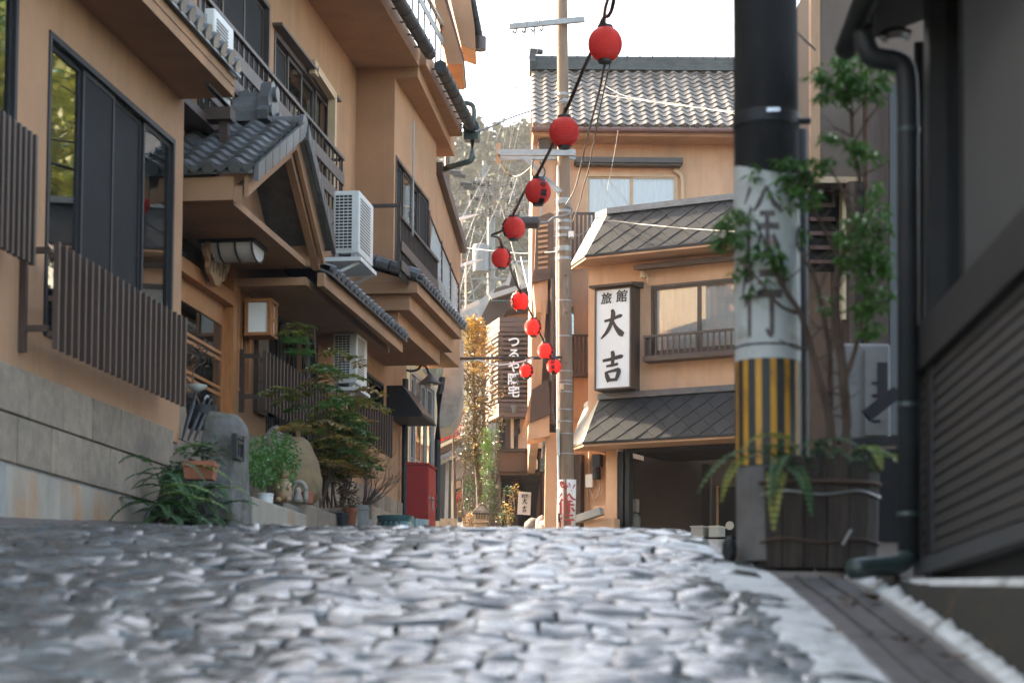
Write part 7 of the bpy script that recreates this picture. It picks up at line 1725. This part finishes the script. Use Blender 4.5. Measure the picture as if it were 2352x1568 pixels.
for (px_, py_, r) in ((1190, 350, 2.5), (1205, 325, 2.3), (1215, 360, 2.6), (1200, 380, 2.6), (1180, 378, 2.2)): treeblob(mb, atY(px_, py_ + 14, 240), r, r * 1.6, 130, .8, rsh)
mb.build("crown", "hill_leaf", t_, kind="stuff", recalc=False)
# ------------------------------------------------------------------ near utility pole on the right
YN = 10.26
np_ = thing("near_utility_pole", "thick dark utility pole with white sheet and yellow black warning stripes beside the wooden planter", "utility pole", atY(1762, 1276, YN))
nb, ntp = atY(1766, 1290, YN), atY(1757, -60, YN)
def nat(py): f = (1290 - py) / 1350; return nb + (ntp - nb) * f
rN = 75 / FPX * YN
def seg(py0, py1, r, m, nm): mb = MB(); mb.tube([nat(py0), nat(py1)], r, 28); return mb.build(nm, m, np_, smooth=40)
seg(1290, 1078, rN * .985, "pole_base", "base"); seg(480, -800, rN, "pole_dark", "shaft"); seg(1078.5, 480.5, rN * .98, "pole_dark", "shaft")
mb = MB(); n = 36; vs = []
for i in range(n + 1):
    a = 2 * math.pi * i / n; top = 405 + 12 * math.sin(a + .6) + 6 * math.cos(2 * a)
    for py in (838, top): c = nat(py); vs.append(c + Vector((math.sin(a), -math.cos(a), 0)) * rN * 1.012)
mb.add(vs, [(2 * i, 2 * i + 2, 2 * i + 3, 2 * i + 1) for i in range(n)]); sh_o = mb.build("white_sheet", "sheet_white", np_, smooth=1, recalc=False)
for py in (806,):
    c = nat(py); mb = MB(); mb.tube([c - Z3 * .005, c + Z3 * .005], rN * 1.025, 28); mb.build("strap", "pole_dark", np_, smooth=40)
c = nat(285); mb = MB(); mb.tube([c - Z3 * .035, c + Z3 * .035], rN * 1.03, 28); mb.build("band", "black_metal", np_, smooth=40)
mb = MB(); mb.beam(nat(285) + Vector((-.02, -rN * 1.05, .012)), nat(285) + Vector((.05, -rN * 1.05, .015)), .012, .02); mb.build("band_clip", "chrome", np_)
mb = MB(); mb.tube([nat(287) + Vector((rN * .9, -.03, 0)), nat(287) + Vector((rN * 1.35, -.05, 0))], .018, 8); mb.build("band_bolt", "black_metal", np_)
NS = 14
for i in range(NS):
    a0, a1 = 2 * math.pi * (i - .12) / NS, 2 * math.pi * (i + .30) / NS; a0b, a1b = a1, 2 * math.pi * (i + .88) / NS
    for (b0, b1, m, nm) in ((a0, a1, "stripe_yellow", "yellow_stripe"), (a0b, a1b, "stripe_black", "black_stripe")):
        mb = MB(); vs = []
        for k in range(4):
            a = b0 + (b1 - b0) * k / 3
            for py in (1076, 838.6): cc = nat(py); vs.append(cc + Vector((math.sin(a), -math.cos(a), 0)) * rN * 1.01)
        mb.add(vs, [(2 * k, 2 * k + 2, 2 * k + 3, 2 * k + 1) for k in range(3)]); mb.build(nm, m, np_, smooth=1, recalc=False)
# faded characters on the sheet: worn brush strokes that follow the round pole
def wrapped(chars, ang0, py0, w, h, m, nm):
    mb = MB()
    class T: pass
    for j, (p, ws) in enumerate(chars):
        tmp = MB(); stroke(tmp, p, ws, Vector((0, 0, 0)), (1, 0, 0), (0, 0, 1), 1, 0); vs = []
        for v in tmp.v:
            a = ang0 + (v.x - .5) * w; c = nat(py0 - v.z * h); vs.append(c + Vector((math.sin(a), -math.cos(a), 0)) * rN * (1.016 + .0008 * j))
        mb.add(vs, tmp.f)
    mb.build(nm, m, np_, recalc=False)
KO = [(p, [w * 1.35 for w in ws]) for p, ws in KO]; JO = [(p, [w * 1.35 for w in ws]) for p, ws in JO]
wrapped(KO, -.28, 790, 1.25, 165, "ink_faded", "faded_lettering"); wrapped(JO, -.28, 612, 1.25, 160, "ink_faded", "faded_lettering")
JO2 = [(p, [w * .7 for w in ws]) for p, ws in JO]
wrapped([([(.1, .2), (.3, .9)], [.1, .2]), ([(.3, .5), (.6, .6)], [.12, .1]), ([(.2, .0), (.5, .3)], [.14, .1])], -.62, 710, .8, 90, "ink_faded", "scuffed_lettering"); wrapped(JO, .02, 585, .16, 14, "ink_red", "red_lettering")
# thin dark pole just behind
mb = MB(); mb.tube([atY(1842, 1180, 11.6), atY(1838, 300, 11.6)], .045, 10); o = mb.build("thin_pole", "black_metal", smooth=40); tag(o, "thin black pole standing right behind the striped utility pole", "pole")

# ------------------------------------------------------------------ old barrel planter with its shrub and ferns
YB = 10.0
pb0, pb1 = atY(1738, 1288, YB), atY(2036, 1288, YB); pc_ = (pb0 + pb1) / 2; pr_ = (pb1 - pb0).length / 2; zt_ = atY(1890, 1060, YB).z; zb_ = pb0.z - .03
pln = thing("barrel_planter", "old weathered wooden tub planter bound with wire at the roadside", "planter", (pc_.x, pc_.y + pr_ * .6, zb_))
pc_ = Vector((pc_.x, pc_.y + pr_ * .6, 0))
NB = 17
for i in range(NB):
    a0, a1 = 2 * math.pi * i / NB + .012, 2 * math.pi * (i + 1) / NB - .012; hh = zt_ + rnd.uniform(-.05, .03) + (.05 if abs(math.sin(a0) + .9) < .25 and math.cos(a0) < -.2 else 0); rr = rnd.uniform(-.008, .008)
    P = lambda a, k, z: Vector((pc_.x + math.cos(a) * pr_ * k, pc_.y + math.sin(a) * pr_ * .62 * k, z))
    mb = MB(); mb.hexa([P(a0, .90 + rr, zb_), P(a0, .97 + rr, zb_), P(a1, .97 + rr, zb_), P(a1, .90 + rr, zb_), P(a0, .94 + rr, hh), P(a0, 1.01 + rr, hh), P(a1, 1.01 + rr, hh), P(a1, .94 + rr, hh)]); mb.build("stave", "barrel_wood", pln)
for z, r, m in ((atY(1890, 1130, YB).z, .006, "wire_steel"), (atY(1890, 1240, YB).z, .007, "rust")):
    mb = MB(); mb.tube([Vector((pc_.x + math.cos(a) * pr_ * 1.015, pc_.y + math.sin(a) * pr_ * .64, z + .012 * math.sin(5 * a))) for a in fr(0, 2 * math.pi, 40)], r, 6); mb.build("hoop", m, pln, smooth=1)
mb = MB(); zz_ = atY(1890, 1105, YB).z; 
mb.tube([Vector((pc_.x + math.cos(a) * pr_ * 1.018, pc_.y + math.sin(a) * pr_ * .645, zz_)) for a in fr(0, 2 * math.pi, 40)], .012, 6); mb.build("rotten_hoop", "rust", pln, smooth=1)
mb = MB(); mb.beam(atY(1935, 1250, YB - .02), atY(1955, 1215, YB - .02), .01, .012); mb.build("wire_tail", "wire_steel", pln)
mb = MB(); mb.lathe(Vector((pc_.x, pc_.y, zt_ - .12)), [(pr_ * .9, 0), (pr_ * .9, .05), (pr_ * .5, .08), (.01, .09)], 20, 1, .62); mb.build("soil", "soil", pln, smooth=1)
# shrub growing in the tub
sb = thing("tub_shrub", "gnarled shrub with drooping green leaf rosettes growing from the wooden tub", "shrub", (pc_.x, pc_.y, zt_ - .05))
mb = MB(); YS = pc_.y - .05
def limb(pts, r0, r1): P = catmull([atY(*p) for p in pts], 6); mb.tube(P, [r0 + (r1 - r0) * i / (len(P) - 1) for i in range(len(P))], 8, caps=False); return P
B1 = limb([(1912, 1075, YS), (1905, 960, YS), (1885, 880, YS - .05), (1862, 800, YS - .05), (1838, 720, YS - .1), (1800, 660, YS - .1), (1776, 610, YS - .1)], 0.0279, 0.0090)
B2 = limb([(1940, 1080, YS), (1945, 980, YS + .05), (1938, 880, YS), (1928, 780, YS), (1920, 690, YS), (1930, 600, YS), (1962, 520, YS), (1975, 420, YS), (1960, 330, YS), (1955, 250, YS)], 0.0310, 0.0090)
B3 = limb([(1905, 960, YS), (1908, 850, YS + .05), (1898, 760, YS), (1872, 640, YS), (1850, 600, YS), (1830, 560, YS)], 0.0186, 0.0075)
B4 = limb([(1938, 880, YS), (1965, 800, YS), (1985, 700, YS + .05), (1998, 620, YS), (2005, 560, YS)], 0.0161, 0.0075)
B5 = limb([(1838, 720, YS - .1), (1790, 700, YS - .15), (1740, 640, YS - .2), (1700, 600, YS - .2)], 0.0112, 0.0045)
B6 = limb([(1930, 600, YS), (1890, 520, YS), (1850, 460, YS - .05), (1800, 420, YS - .1)], 0.0112, 0.0045)
B7 = limb([(1962, 520, YS), (1930, 430, YS), (1900, 370, YS)], 0.0093, 0.0037)
B8 = limb([(1960, 330, YS), (1990, 280, YS), (2020, 240, YS)], 0.0074, 0.0037)
B9 = limb([(1800, 660, YS - .1), (1760, 560, YS - .15), (1730, 500, YS - .2)], 0.0087, 0.0037); B10 = limb([(1862, 800, YS), (1830, 800, YS - .1), (1790, 780, YS - .15)], 0.0074, 0.0030); B11 = limb([(1955, 260, YS), (1920, 220, YS), (1895, 200, YS)], 0.0062, 0.0030)
for p in (B2, B1, B3, B6, B4):
    for i in range(7, len(p), 3):
        q = []; branchy(mb, p[i], (rnd.gauss(0, 1), rnd.gauss(0, .5), .7), .12, .006, 1, q, rnd, .7)
mb.build("branches", "bark", sb, smooth=1)
mf = MB(); rsf = random.Random(44)
def rosettes(cx_, cy_, wx, wy, n):
    for i in range(int(n * 1.0)):
        a = rsf.uniform(0, 6.28); f = rsf.random() ** .6; c = atY(cx_ + wx * f * math.cos(a), cy_ + wy * f * math.sin(a), YS - .05 + rsf.uniform(-.14, .14))
        for k in range(9):
            b = 6.28 * k / 9 + rsf.uniform(-.3, .3); mf.leaf(c + Vector((rsf.gauss(0, .008), rsf.gauss(0, .008), rsf.gauss(0, .008))), Vector((math.cos(b), math.sin(b), rsf.uniform(-1.1, -.1))), Z3, rsf.uniform(.05, .085), rsf.uniform(.016, .028))
for cx_, cy_, wx, wy, n in ((1960, 180, 95, 55, 62), (1920, 205, 50, 40, 20), (1800, 400, 75, 50, 34), (1830, 440, 60, 45, 22), (1700, 520, 60, 45, 24), (1660, 545, 30, 22, 8), (1985, 560, 65, 85, 40), (2000, 640, 55, 80, 34), (1985, 720, 50, 50, 16), (1740, 615, 60, 40, 16), (1945, 320, 60, 25, 10), (1985, 360, 40, 30, 8), (1715, 640, 30, 40, 7), (1770, 580, 40, 30, 10), (1870, 380, 40, 30, 10), (2010, 480, 40, 60, 14), (1830, 545, 30, 20, 5), (1900, 700, 30, 30, 4)): rosettes(cx_, cy_, wx, wy, n)
mf.build("foliage", "leaf_green", sb, kind="stuff", recalc=False)
# ferns on the tub
ft = thing("tub_fern", "yellow green ferns spilling over the rim of the wooden tub", "fern", (pc_.x, pc_.y - .2, zt_ - .05))
mb = MB(); m2_ = MB(); YF = pc_.y - pr_ * .62 - .02
for px_, py_, dx, dz, ln, dr_, w in ((1790, 1100, -.1, .25, .52, 2.6, .085), (1760, 1040, -.9, .3, .50, 1.6, .075), (1830, 1030, -.6, .6, .42, 1.5, .07), (1860, 1040, .4, .5, .35, 1.4, .07), (2000, 1060, .35, .35, .44, 2.4, .10), (1950, 1040, .6, .4, .34, 1.6, .08), (1745, 1050, -.5, .2, .42, 2.2, .07), (1815, 1060, -.2, .3, .50, 2.5, .07), (1900, 1045, -.3, .5, .3, 1.4, .06), (1975, 1045, .1, .4, .34, 2.2, .08), (1800, 1075, .15, .15, .45, 2.3, .08)):
    fern_frond(mb if rnd.random() < .6 else m2_, atY(px_, py_, YF - .02), (dx, -.45, dz), ln, dr_, w, 14, rnd)
for i in range(16): clump(m2_, atY(rnd.uniform(1770, 2010), rnd.uniform(1028, 1065), YF + .03), .05, 7, .05, rnd)
mb.build("fronds", "leaf_yellow", ft, kind="stuff", recalc=False); m2_.build("green_fronds", "leaf_fern", ft, kind="stuff", recalc=False)
mb = MB(); mb.rock(atY(1676, 1262, 10.1), .04, .06, .07, 4, .2, 3); o = mb.build("dark_bracket", "black_metal", smooth=60); tag(o, "small dark lump of metal at the left foot of the striped pole", "debris")

# ------------------------------------------------------------------ house close by on the right (dark in the shade)
XH = None
hs = thing("corner_house", "dark sided house close on the right with ribbed cladding and a grey wall panel", "house", RF.w(8, 2.2, .2))
yH = RF.loc(atY(2125, 1280, 9.35))[1]
def HX(px, py, y=None): return RF.on_y(px, py, yH if y is None else y)
x_far = HX(2120, 1200)[0]; x_near = x_far - 6.5
zl = HX(2130, 1290)[1]
zsill = (HX(2130, 1290)[1] + HX(2340, 1228)[1]) / 2
ztl = (HX(2120, 855)[1] + HX(2352, 655)[1]) / 2
# ribbed cladding boards
NBd = 15
for k in range(NBd):
    z0, z1 = zsill + .04 + (ztl - zsill - .04) * k / NBd, zsill + .04 + (ztl - zsill - .04) * (k + 1) / NBd
    mb = MB(); mb.extr([RF.w(x_near, yH - .0, z0 + .003), RF.w(x_near, yH - .012, z0 + .003), RF.w(x_near, yH - .006, z1 - .004), RF.w(x_near, yH + .02, z1 - .004)], Vector((RF.ex.x, RF.ex.y, 0)) * (x_far - x_near)); mb.build("cladding_board", "siding_grey", hs)
mb = MB(); mb.box(RF, x_near, x_far, yH + .021, yH + .25, zsill + .01, ztl); mb.build("cladding_backing", "black_metal", hs)
mb = MB(); mb.box(RF, x_near, x_far + .02, yH - .05, yH + .2, zsill - .05, zsill + .02); mb.build("base_flashing", "panel_grey", hs)
mb = MB(); mb.box(RF, x_near, x_far - .03, yH + .06, yH + .3, -.6, zsill - .05); mb.build("crawl_space_fill", "interior_dark", hs)  # near-black fill stands in for the shade of the crawl space
mb = MB(); mb.box(RF, x_far - .02, x_far + .02, yH - .03, yH + .02, zsill + .021, ztl); mb.box(RF, x_far - .42, x_far - .405, yH - .024, yH - .019, zsill + .03, ztl); mb.build("corner_trim", "panel_grey", hs)
mb = MB(); mb.box(RF, x_near, x_far + .01, yH - .05, yH + .2, ztl + .001, ztl + .22); mb.build("belt_board", "black_metal", hs)
ztop = 4.2
xw1 = HX(2214, 500)[0]
mb = MB(); mb.box(RF, x_near, xw1, yH + .0, yH + .2, ztl + .22, ztop); mb.build("wall_panel", "panel_grey", hs)
mb = MB(); mb.box(RF, xw1 + .002, xw1 + .02, yH - .012, yH + .03, ztl + .22, ztop); mb.build("panel_edge", "black_metal", hs)
# glazed strip
xw0 = HX(2146, 500)[0]
mb = MB(); mb.box(RF, xw1 + .02, xw0, yH + .06, yH + .07, ztl + .22, ztop - .4); mb.build("window_pane", "glass", hs)
mb = MB(); mb.box(RF, xw1 + .02, xw0 + .6, yH + .5, yH + .52, ztl + .2, ztop); mb.build("room_back", "interior_brown", hs)
mb = MB(); mb.box(RF, xw0, xw0 + .16, yH - .02, yH + .45, -.3, ztop); mb.build("corner_post", "black_metal", hs)
# eave, gutter, gutter head and downpipe
mb = MB(); mb.hexa([RF.w(x_near, yH - .30, 3.22), RF.w(x_far + .2, yH - .30, 3.22), RF.w(x_far + .2, yH + 1, 3.7), RF.w(x_near, yH + 1, 3.7), RF.w(x_near, yH - .30, 3.38), RF.w(x_far + .2, yH - .30, 3.38), RF.w(x_far + .2, yH + 1, 3.85), RF.w(x_near, yH + 1, 3.85)]); mb.build("eave", "black_metal", hs)
Yd2 = 9.25
mb = MB(); mb.tube([RF.w(x_near, yH - .34, 3.22), RF.w(x_far + .25, yH - .34, 3.22)], .06, 10); mb.build("gutter", "black_metal", hs, smooth=40)
mb = MB(); mb.tube(catmull([atY(1985, 40, Yd2), atY(1985, 90, Yd2), atY(2005, 130, Yd2), atY(2060, 142, Yd2), atY(2080, 165, Yd2), atY(2085, 240, Yd2)], 6) + [atY(2087, 1285, Yd2)], .052, 14); mb.build("downpipe", "pipe_grey", hs, smooth=1)
for py in (930, 1180, 300): c = atY(2086, py, Yd2); mb = MB(); mb.tube([c - Z3 * .01, c + Z3 * .01], .056, 14); mb.build("pipe_clip", "pipe_green", hs, smooth=40)
mb = MB(); mb.tube(catmull([atY(2028, 90, Yd2 + .1), atY(2040, 78, Yd2 + .1), atY(2068, 74, Yd2 + .1), atY(2090, 82, Yd2 + .1)], 5), .028, 8); mb.build("bracket_pipe", "chrome", hs, smooth=1)
mb = MB(); mb.box(RF, RF.loc(atY(1990, 40, Yd2))[0] - .1, RF.loc(atY(1990, 40, Yd2))[0] + .1, RF.loc(atY(1962, 40, Yd2))[1], RF.loc(atY(2000, 40, Yd2))[1], atY(1985, 60, Yd2).z, atY(1985, -20, Yd2).z); mb.build("rain_head", "black_metal", hs)
mb = MB(); mb.tube(catmull([atY(2085, 1280, Yd2), atY(2060, 1296, Yd2 - .1), atY(2010, 1300, Yd2 - .2), atY(1960, 1306, Yd2 - .3)], 5), .05, 10); mb.build("drain_elbow", "pipe_green", hs, smooth=1)
mb = MB(); mb.tube([atY(2112, 100, 9.6), atY(2112, 1290, 9.6)], .03, 10); mb.build("dark_pipe", "black_metal", hs, smooth=40)
hs_w = MB(); hs_w.box(RF, x_far - 6, x_far - .1, yH + .55, yH + 5, -.5, ztop); hs_w.build("inner_block", "plaster_brown", hs)

# ------------------------------------------------------------------ brown house and things behind the tub
YH2 = 19.0
bh = thing("brown_house", "brown plastered house with a hanging upper storey behind the tub shrub", "house", atY(1960, 1150, YH2))
xa_, zb1 = atY(1873, 415, YH2).x, atY(1900, 415, YH2).z; xb_ = atY(2060, 415, YH2).x
mb = MB(); mb.box(WF, xa_, xb_ + 3, YH2, YH2 + 6, zb1, atY(1900, -80, YH2).z); mb.build("upper_storey", "plaster_brown", bh)
mb = MB(); mb.box(WF, xa_ - .05, xa_ + .04, YH2 - .05, YH2 + .1, zb1 - .02, atY(1900, -80, YH2).z); mb.build("corner_board", "pale_wood", bh); mb = MB(); mb.box(WF, xa_ - .02, xb_ + 3, YH2 - .04, YH2 - .001, zb1 - .03, zb1 + .03); mb.build("sill_board", "duct_beige", bh)
mb = MB(); mb.box(WF, xa_ + .3, xb_ + 3, YH2 + .9, YH2 + 6, .8, zb1 - .03); mb.build("lower_wall", "interior_brown", bh)
lv0, lv1 = atY(1852, 425, YH2 + .5), atY(1950, 620, YH2 + .5)
lv = MB(); lv.box(WF, lv0.x, lv1.x, YH2 + .52, YH2 + .6, lv1.z, lv0.z); lv = lv.build("shutter_box", "interior_dark", bh)
for k in range(6): z = lv1.z + (lv0.z - lv1.z) * (k + .5) / 6; mb = MB(); mb.box(WF, lv0.x + .03, lv1.x - .15, YH2 + .44, YH2 + .5, z - .02, z + .02); mb.build("shutter_rail", "copper", lv)
mb = MB(); mb.box(WF, lv1.x - .1, lv1.x - .04, YH2 + .3, YH2 + .5, atY(1900, 720, YH2).z, lv0.z); mb.build("pale_post", "plaster_pale", bh)
for k, (px_, m_) in enumerate(((1978, "pipe_grey"), (2000, "cable_grey"), (2020, "panel_grey"), (1960, "dark_wood"))): mb = MB(); mb.tube([atY(px_ + (28 if k == 1 else 0), 300 if k == 1 else 420, YH2 - .3), atY(px_, 1200, YH2 - .3)], (.05, .025, .06, .07)[k], 8); mb.build("downpipe", m_, bh, smooth=40)
mb = MB(); mb.box(WF, atY(1990, 300, YH2 - .5).x, atY(2050, 300, YH2 - .5).x, YH2 - .55, YH2 - .3, .9, atY(1990, 230, YH2).z); mb.build("dark_panel", "dark_wood", bh)
mb = MB(); mb.beam(atY(2052, 200, YH2 - .7), atY(2052, 1000, YH2 - .7), .08, .08, up=(0, 1, 0)); mb.build("pale_strip", "panel_grey", bh)
# tiled roof of the brown house (seen in the window reflections)
mb = MB(); zt2 = atY(1900, -80, YH2).z; mb.hexa([Vector((xa_ + .02, YH2 - .1, zt2)), Vector((xb_ + 3, YH2 - .1, zt2)), Vector((xb_ + 3, YH2 + 6, zt2)), Vector((xa_ + .02, YH2 + 6, zt2)), Vector((xa_ + 2.2, YH2 + 1.5, zt2 + 1.4)), Vector((xb_ + 1, YH2 + 1.5, zt2 + 1.4)), Vector((xb_ + 1, YH2 + 4, zt2 + 1.4)), Vector((xa_ + 2.2, YH2 + 4, zt2 + 1.4))]); mb.build("roof", "tile_old", bh)
# window of the far inn right of the pole is hidden; grey cooling unit on its stand
Ya = 13.5
a0_, a1_ = atY(1926, 788, Ya), atY(2046, 1010, Ya)
ac2 = thing("air_conditioner", "big grey cooling unit on a dark stand behind the tub shrub", "air conditioner", ((a0_.x + a1_.x) / 2, Ya + .2, a1_.z), "outdoor cooling units")
mb = MB(); mb.box(WF, a0_.x, a1_.x, Ya, Ya + .36, a1_.z, a0_.z); o = mb.build("casing", "ac_grey", ac2); bv = o.modifiers.new("edge", 'BEVEL'); bv.width = .02; bv.segments = 2
mb = MB(); xm = atY(1985, 900, Ya).x; mb.box(WF, xm, a1_.x - .03, Ya - .025, Ya - .001, a1_.z + .03, a0_.z - .05); mb.build("front_panel", "ac_grey", ac2)
for k in range(4): z = a1_.z + .12 + k * .09; mb = MB(); mb.box(WF, xm + .05, a1_.x - .08, Ya - .032, Ya - .026, z, z + .02); mb.build("vent_slot", "black_metal", ac2)
mb = MB(); mb.box(WF, xm + .09, xm + .16, Ya - .034, Ya - .026, a0_.z - .42, a0_.z - .14); mb.build("label_strip", "black_metal", ac2)
mb = MB(); mb.beam(atY(1945, 1018, Ya - .1), atY(2060, 1012, Ya - .1), .05, .06); mb.beam(atY(1990, 955, Ya - .3), atY(2060, 900, Ya - .3), .08, .09); mb.beam(atY(1995, 1016, Ya - .1), atY(1995, 1200, Ya - .1), .05, .05, up=(0, 1, 0)); mb.build("stand", "black_metal", ac2)
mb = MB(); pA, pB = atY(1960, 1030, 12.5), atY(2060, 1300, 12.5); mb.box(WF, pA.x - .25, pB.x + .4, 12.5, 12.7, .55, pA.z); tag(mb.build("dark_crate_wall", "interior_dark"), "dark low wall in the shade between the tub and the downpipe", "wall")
# fallen leaves on the drain covers and the road
LEAFL = ["curled dry leaf by the right edge of the middle drain cover", "dry leaf touching the curled one on the middle drain cover", "brown leaf near the left rib of the farther drain cover", "larger dry leaf in the middle of the nearer drain cover", "dry leaf against its neighbour right of centre on the nearer cover", "small brown leaf at the cement edge of the nearer drain cover", "dry leaf closest to the bottom edge on the drain", "leaf farthest up the drain towards the wooden tub", "reddish leaf lying far out on the paving stones", "brown leaf lying near the lower left on the paving stones"]
for k, (px_, py_) in enumerate(((2010, 1385), (1995, 1380), (1945, 1400), (2075, 1480), (2100, 1485), (1920, 1460), (2190, 1520), (1950, 1385), (560, 1320), (420, 1395))):
    d = ray(px_, py_); Y_ = 8.5
    for _ in range(20): p = d * (Y_ / d.y); Y_ += (p.z - (road_z(p.x, Y_) + .02)) * 6
    p = d * (Y_ / d.y); mb = MB()
    for q in range(3): a = rnd.uniform(0, 6.28); mb.leaf(p + Vector((rnd.gauss(0, .01), 0, .012)), Vector((math.cos(a), math.sin(a), .35)), Z3, .06, .035)
    o = mb.build("fallen_leaf", "leaf_dry", recalc=False); tag(o, LEAFL[k], "leaf", ["fallen leaves on the drain", "fallen leaves on the paving"][k > 7])

# ------------------------------------------------------------------ trees and a slope behind the right-hand houses (mirrored in the big windows)
rsq = random.Random(77)
for k, (X_, Y_, h_, m_, lb) in enumerate(((22, 62, 20, "leaf_yellow", "yellow green tree behind the far orange inn"), (27, 68, 24, "leaf_green", "tall green tree behind the far orange inn"), (19, 56, 17, "leaf_yellow", "paler yellow tree behind the right end of the far orange inn"), (33, 78, 27, "leaf_green", "tallest green tree on the slope behind the far orange inn"))):
    b = Vector((X_, Y_, road_z(1, Y_))); t_ = thing("garden_tree", lb, "tree", b); mb = MB(); mb.tube([b, b + Z3 * h_ * .7], [.3, .08], 7); mb.build("trunk", "bark", t_)
    mb = MB(); treeblob(mb, b + Z3 * h_ * .25, 3.6, h_ * .75, 1500, .6, rsq); mb.build("crown", m_, t_, kind="stuff", recalc=False)

ph = thing("pale_house", "pale plastered house standing behind the brown house on the right", "house", (6.6, 29.5, 2.0))
mb = MB(); mb.box(WF, 5.3, 8.4, 26.5, 33, 1.0, 7.6); mb.build("wall", "plaster_white", ph)
mb = MB(); mb.hexa([Vector((5.0, 26.2, 7.602)), Vector((8.7, 26.2, 7.602)), Vector((8.7, 33.3, 7.602)), Vector((5.0, 33.3, 7.602)), Vector((6.6, 26.6, 8.5)), Vector((7.1, 26.6, 8.5)), Vector((7.1, 32.9, 8.5)), Vector((6.6, 32.9, 8.5))]); mb.build("roof", "tile_old", ph)

# ------------------------------------------------------------------ thin haze in the valley air
mh = bpy.data.materials.new("haze"); mh.use_nodes = True
nt = mh.node_tree; nt.nodes.remove(nt.nodes["Principled BSDF"])
pv = nt.nodes.new("ShaderNodeVolumePrincipled"); pv.inputs["Color"].default_value = (.9, .9, .9, 1); pv.inputs["Density"].default_value = .0004; pv.inputs["Anisotropy"].default_value = .0
nt.links.new(pv.outputs[0], nt.nodes["Material Output"].inputs["Volume"]); MATS["haze"] = mh
mb = MB(); mb.box(WF, -150, 185, -40, 330, -12, 130); hz_o = mb.build("haze", "haze", kind="stuff")
